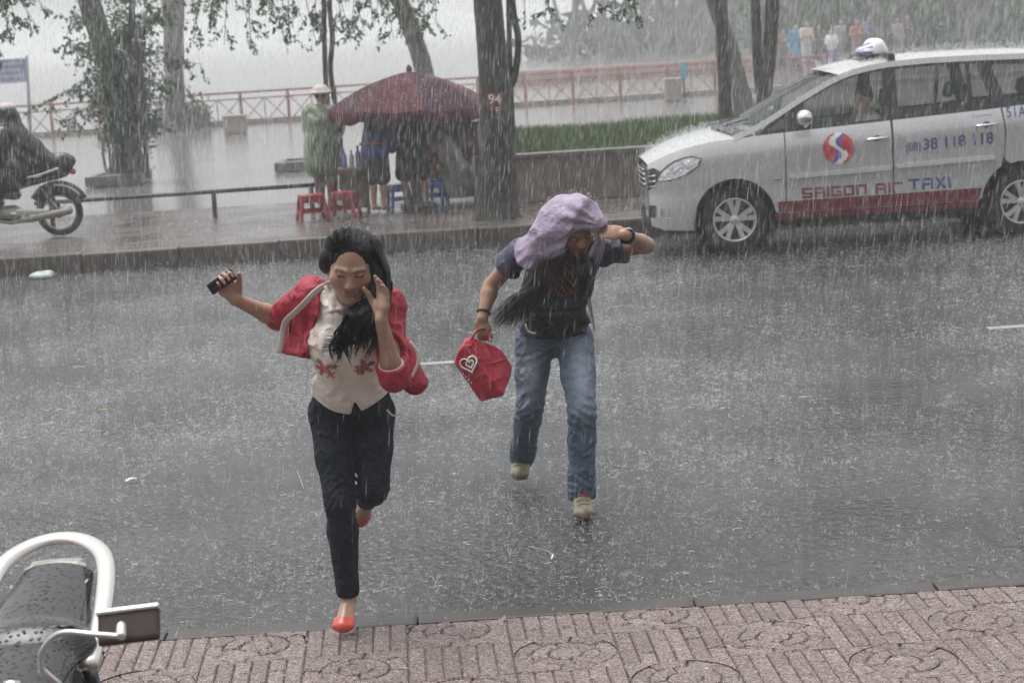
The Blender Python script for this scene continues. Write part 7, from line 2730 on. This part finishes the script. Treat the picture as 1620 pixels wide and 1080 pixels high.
m, nt, b = new_mat('rain_water')
nt.nodes.remove(b)
df = nn(nt, 'ShaderNodeBsdfDiffuse'); df.inputs['Color'].default_value = (.86, .88, .9, 1)
tl = nn(nt, 'ShaderNodeBsdfTranslucent'); tl.inputs['Color'].default_value = (.86, .88, .9, 1)
tp = nn(nt, 'ShaderNodeBsdfTransparent')
m1 = nn(nt, 'ShaderNodeMixShader'); m1.inputs[0].default_value = .5
m2 = nn(nt, 'ShaderNodeMixShader'); m2.inputs[0].default_value = .38
nt.links.new(df.outputs[0], m1.inputs[1]); nt.links.new(tl.outputs[0], m1.inputs[2])
nt.links.new(tp.outputs[0], m2.inputs[1]); nt.links.new(m1.outputs[0], m2.inputs[2])
nt.links.new(m2.outputs[0], nt.nodes['Material Output'].inputs['Surface'])
M_RAIN = m


def rain(n, y0, y1, power):
    """thin threads of falling water, spread through the street's air"""
    u = RNG.random(n)
    Y = y0 + (y1 - y0) * u ** power
    X = (RNG.random(n) - .5) * 2 * (Y * .30 + 1.5)
    zmax = 2.3 + Y * .09 + .3
    Z = RNG.random(n) * zmax
    gust = .07 + .11 * np.clip((X / (Y * .26) + 1) / 2, 0, 1)
    L = RNG.uniform(.03, .10, n)
    w = RNG.gamma(3.0, .00026, n) * np.clip(.30 + Y / 30, .45, 1.0)
    d = np.stack([gust + RNG.normal(0, .02, n), RNG.normal(0, .02, n), np.ones(n)], 1)
    d /= np.linalg.norm(d, axis=1)[:, None]
    p0 = np.stack([X, Y, Z], 1); p2 = p0 + d * L[:, None]; p1 = p0 + d * (L * .45)[:, None]
    V = np.zeros((n, 5, 3), np.float32)
    V[:, 0] = p0; V[:, 4] = p2
    for k in range(3):
        a = 2 * math.pi * k / 3 + .5
        V[:, 1 + k] = p1 + np.stack([np.cos(a) * w, np.sin(a) * w, np.zeros(n)], 1)
    base = (np.arange(n) * 5)[:, None]
    T = np.array([[0, 2, 1], [0, 3, 2], [0, 1, 3], [4, 1, 2], [4, 2, 3], [4, 3, 1]])
    Fq = (base[:, None, :] + T[None]).reshape(-1, 3)
    return V.reshape(-1, 3), Fq


Va, Fa = rain(46000, 4.5, 16, 0.6)


def curtain(n, y0, y1, l0, l1, wk, pw):
    """rain farther off: one slim blade each, turned at random"""
    Y = y0 + (y1 - y0) * RNG.random(n) ** pw
    X = (RNG.random(n) - .5) * 2 * (Y * .30 + 1.2); Z = RNG.random(n) * (2.3 + Y * .06)
    L = RNG.uniform(l0, l1, n); w = RNG.gamma(3.0, wk, n); a = RNG.uniform(-.9, .9, n)
    wx, wy = w * np.cos(a), w * np.sin(a)
    dx = (.07 + .11 * np.clip((X / (Y * .26) + 1) / 2, 0, 1) + RNG.normal(0, .025, n)) * L
    V = np.stack([np.stack([X, Y, Z], 1), np.stack([X + dx * .5 + wx, Y + wy, Z + L * .5], 1), np.stack([X + dx, Y, Z + L], 1), np.stack([X + dx * .5 - wx, Y - wy, Z + L * .5], 1)], 1).reshape(-1, 3)
    b4 = (np.arange(n) * 4)[:, None]
    return V.astype(np.float32), np.concatenate([b4 + np.array([[0, 1, 2]]), b4 + np.array([[0, 2, 3]])])


Vb, Fb = curtain(66000, 13, 30, .05, .13, .00034, .8)
Vc, Fc = curtain(70000, 27, 75, .12, .30, .0012, .9)
Vall = np.concatenate([Va, Vb, Vc])
o = link('rain', np_mesh('rain', Vall, np.concatenate([Fa, Fb + len(Va), Fc + len(Va) + len(Vb)])), M_RAIN)
tag(o, 'slanting threads of heavy rain in the air', kind='stuff')


def splashes(n, y0, y1, z, power, size=1.0, seed=3, drops=4, flat=2):
    """where drops hit the film: flecks of broken water on the surface and beads thrown above them"""
    R_ = np.random.default_rng(seed)
    m = n * 2
    Y = y0 + (y1 - y0) * R_.random(m) ** power
    X = (R_.random(m) - .5) * 2 * (Y * .275 + 1.1)
    patch = .42 + .34 * np.sin(X * 1.3 + np.sin(Y * .9) * 2) * np.sin(Y * .8 + X * .4) + .30 * np.sin(X * 3.1 + Y * 1.7) * np.sin(Y * 2.7 - X)
    k = R_.random(m) < patch
    X, Y = X[k][:n], Y[k][:n]; n = len(X)
    S = (R_.gamma(2.0, .36, n) + .2) * size
    out = []
    for d in range(flat):
        a = R_.normal(0, .5, n); c, s_ = np.cos(a), np.sin(a)
        l = R_.uniform(.003, .008, n) * S; w = l * R_.uniform(.4, .8, n)
        cx = X + R_.normal(0, .012, n) * S; cy = Y + R_.normal(0, .012, n) * S
        zz = np.full(n, z) + R_.uniform(.002, .006, n)
        q = [(-l, 0 * l), (.2 * l, -w), (l, .1 * w), (-.1 * l, w)]
        out.append(np.stack([np.stack([cx + c * u - s_ * v, cy + s_ * u + c * v, zz + .15 * u * (i % 2)], 1) for i, (u, v) in enumerate(q)], 1))
    for d in range(drops):
        a = R_.uniform(0, 6.283, n); rad = R_.uniform(.002, .026, n) * S; hgt = (R_.random(n) ** 1.6 * .034 + .002) * S
        r = R_.gamma(2.5, .00085, n) * (.75 + .25 * S)
        el = R_.uniform(.8, 2.2, n)
        b_ = R_.uniform(0, 3.14, n); c, s_ = np.cos(b_), np.sin(b_) * .4
        cx, cy, cz = X + np.cos(a) * rad, Y + np.sin(a) * rad, z + hgt
        o_ = np.zeros(n)
        lean = np.cos(a) * r * el * .6
        out.append(np.stack([np.stack([cx - lean, cy, cz - r * el], 1), np.stack([cx + c * r, cy + s_ * r, cz], 1), np.stack([cx + lean, cy, cz + r * el], 1), np.stack([cx - c * r, cy - s_ * r, cz], 1)], 1))
    V = np.concatenate(out).astype(np.float32)
    return V.reshape(-1, 3), (np.arange(len(V)) * 4)[:, None] + np.array([[0, 1, 2, 3]])


def crowns(n, y0, y1, z, power, seed):
    """small crowns: three to five short jets round the spot a drop struck"""
    R_ = np.random.default_rng(seed)
    Y = y0 + (y1 - y0) * R_.random(n) ** power; X = (R_.random(n) - .5) * 2 * (Y * .275 + 1.1)
    S = R_.gamma(3, .18, n) + .28; out = []
    for k in range(4):
        a = 2 * math.pi * (k + R_.random(n) * .9) / 4; c, s_ = np.cos(a), np.sin(a)
        h = R_.uniform(.007, .020, n) * S; ou = h * R_.uniform(.5, 1.2, n); w = R_.uniform(.0010, .0022, n)
        b0 = np.stack([X + .006 * c * S, Y + .006 * s_ * S, np.full(n, z)], 1); t = b0 + np.stack([ou * c, ou * s_, h], 1); m = (b0 + t) / 2
        sd = np.stack([w, 0 * w, .3 * w], 1)
        out.append(np.stack([b0, m + sd, t, m - sd], 1))
    V = np.concatenate(out).astype(np.float32)
    return V.reshape(-1, 3), (np.arange(len(V)) * 4)[:, None] + np.array([[0, 1, 2, 3]])


def on_surface(names, n, seed, size=1.0, root=None):
    """beads bursting off the tops of things the rain strikes"""
    R_ = np.random.default_rng(seed); P = []
    bpy.context.view_layer.update()
    for o_ in bpy.data.objects:
        if o_.type != 'MESH' or o_.name.split('.')[0] not in names: continue
        if root is not None and o_.parent is not root: continue
        me = o_.data; m = len(me.polygons)
        if m == 0: continue
        c = np.zeros(m * 3, np.float32); me.polygons.foreach_get('center', c); c = c.reshape(-1, 3)
        nr = np.zeros(m * 3, np.float32); me.polygons.foreach_get('normal', nr); nr = nr.reshape(-1, 3)
        ar = np.zeros(m, np.float32); me.polygons.foreach_get('area', ar)
        M4 = np.array(o_.matrix_world)
        wc = c @ M4[:3, :3].T + M4[:3, 3]; wn_ = nr @ M4[:3, :3].T
        wt = ar * np.clip(np.abs(wn_[:, 2]) - .35, 0, 1)
        if wt.sum() <= 0: continue
        k = R_.choice(m, n, p=wt / wt.sum())
        P.append(wc[k] + R_.normal(0, .012, (n, 3)) * np.array([1, 1, 0]))
    if not P: return np.zeros((0, 3), np.float32), np.zeros((0, 4), int)
    P = np.concatenate(P); n = len(P); out = []
    for d in range(3):
        a = R_.uniform(0, 6.283, n); rad = R_.uniform(0, .025, n) * size; hg = (R_.random(n) ** 1.5 * .045 + .003) * size
        r = R_.gamma(2.5, .0007, n) * size; c_, s2 = np.cos(a), np.sin(a)
        Q_ = P + np.stack([c_ * rad, s2 * rad, hg], 1)
        z0 = np.zeros(n)
        out.append(np.stack([Q_ - np.stack([z0, z0, r * 1.4], 1), Q_ + np.stack([r, z0, z0], 1), Q_ + np.stack([c_ * r, z0, r * 1.4], 1), Q_ - np.stack([r, z0, z0], 1)], 1))
    V = np.concatenate(out).astype(np.float32)
    return V.reshape(-1, 3), (np.arange(len(V)) * 4)[:, None] + np.array([[0, 1, 2, 3]])


parts = [crowns(4200, NK + .02, 14, .001, .85, 21), crowns(5000, 13, FK, .001, .9, 22), on_surface(('bonnet', 'roof'), 1500, 31, 1.5, taxi), on_surface(('roof_rail',), 250, 32, 1.4, taxi), on_surface(('canopy_panel',), 80, 33, 1.6, um),
         on_surface(('jacket',), 350, 34, .7, man), on_surface(('hair', 'cardigan'), 160, 35, .6, woman), on_surface(('rain_cape', 'hat'), 150, 36, 1.4),
         splashes(19000, NK + .02, 13.5, .001, .8, .8, 3), splashes(31000, 11.5, FK, .001, .9, 1.3, 4, 3, 2),
         splashes(1500, 5.9, NK - .02, PZ + .004, 1.0, .6, 5, 3, 1), splashes(4500, FK + .1, 26, FZ + .001, 1.0, 1.5, 6), splashes(5000, 26, 48, FZ + .001, 1.0, 2.6, 7, 3, 1)]
V, Fq, n0 = [], [], 0
for v, f in parts:
    V.append(v); Fq.append(f + n0); n0 += len(v)
M_SPLASH = M_RAIN.copy(); M_SPLASH.name = 'splash_water'
for nd in M_SPLASH.node_tree.nodes:
    if nd.type == 'MIX_SHADER' and abs(nd.inputs[0].default_value - .5) > .01: nd.inputs[0].default_value = .48
o = link('rain_splashes', np_mesh('rain_splashes', np.concatenate(V), np.concatenate(Fq)), M_SPLASH)
tag(o, 'small white splashes of raindrops on the wet road', kind='stuff')
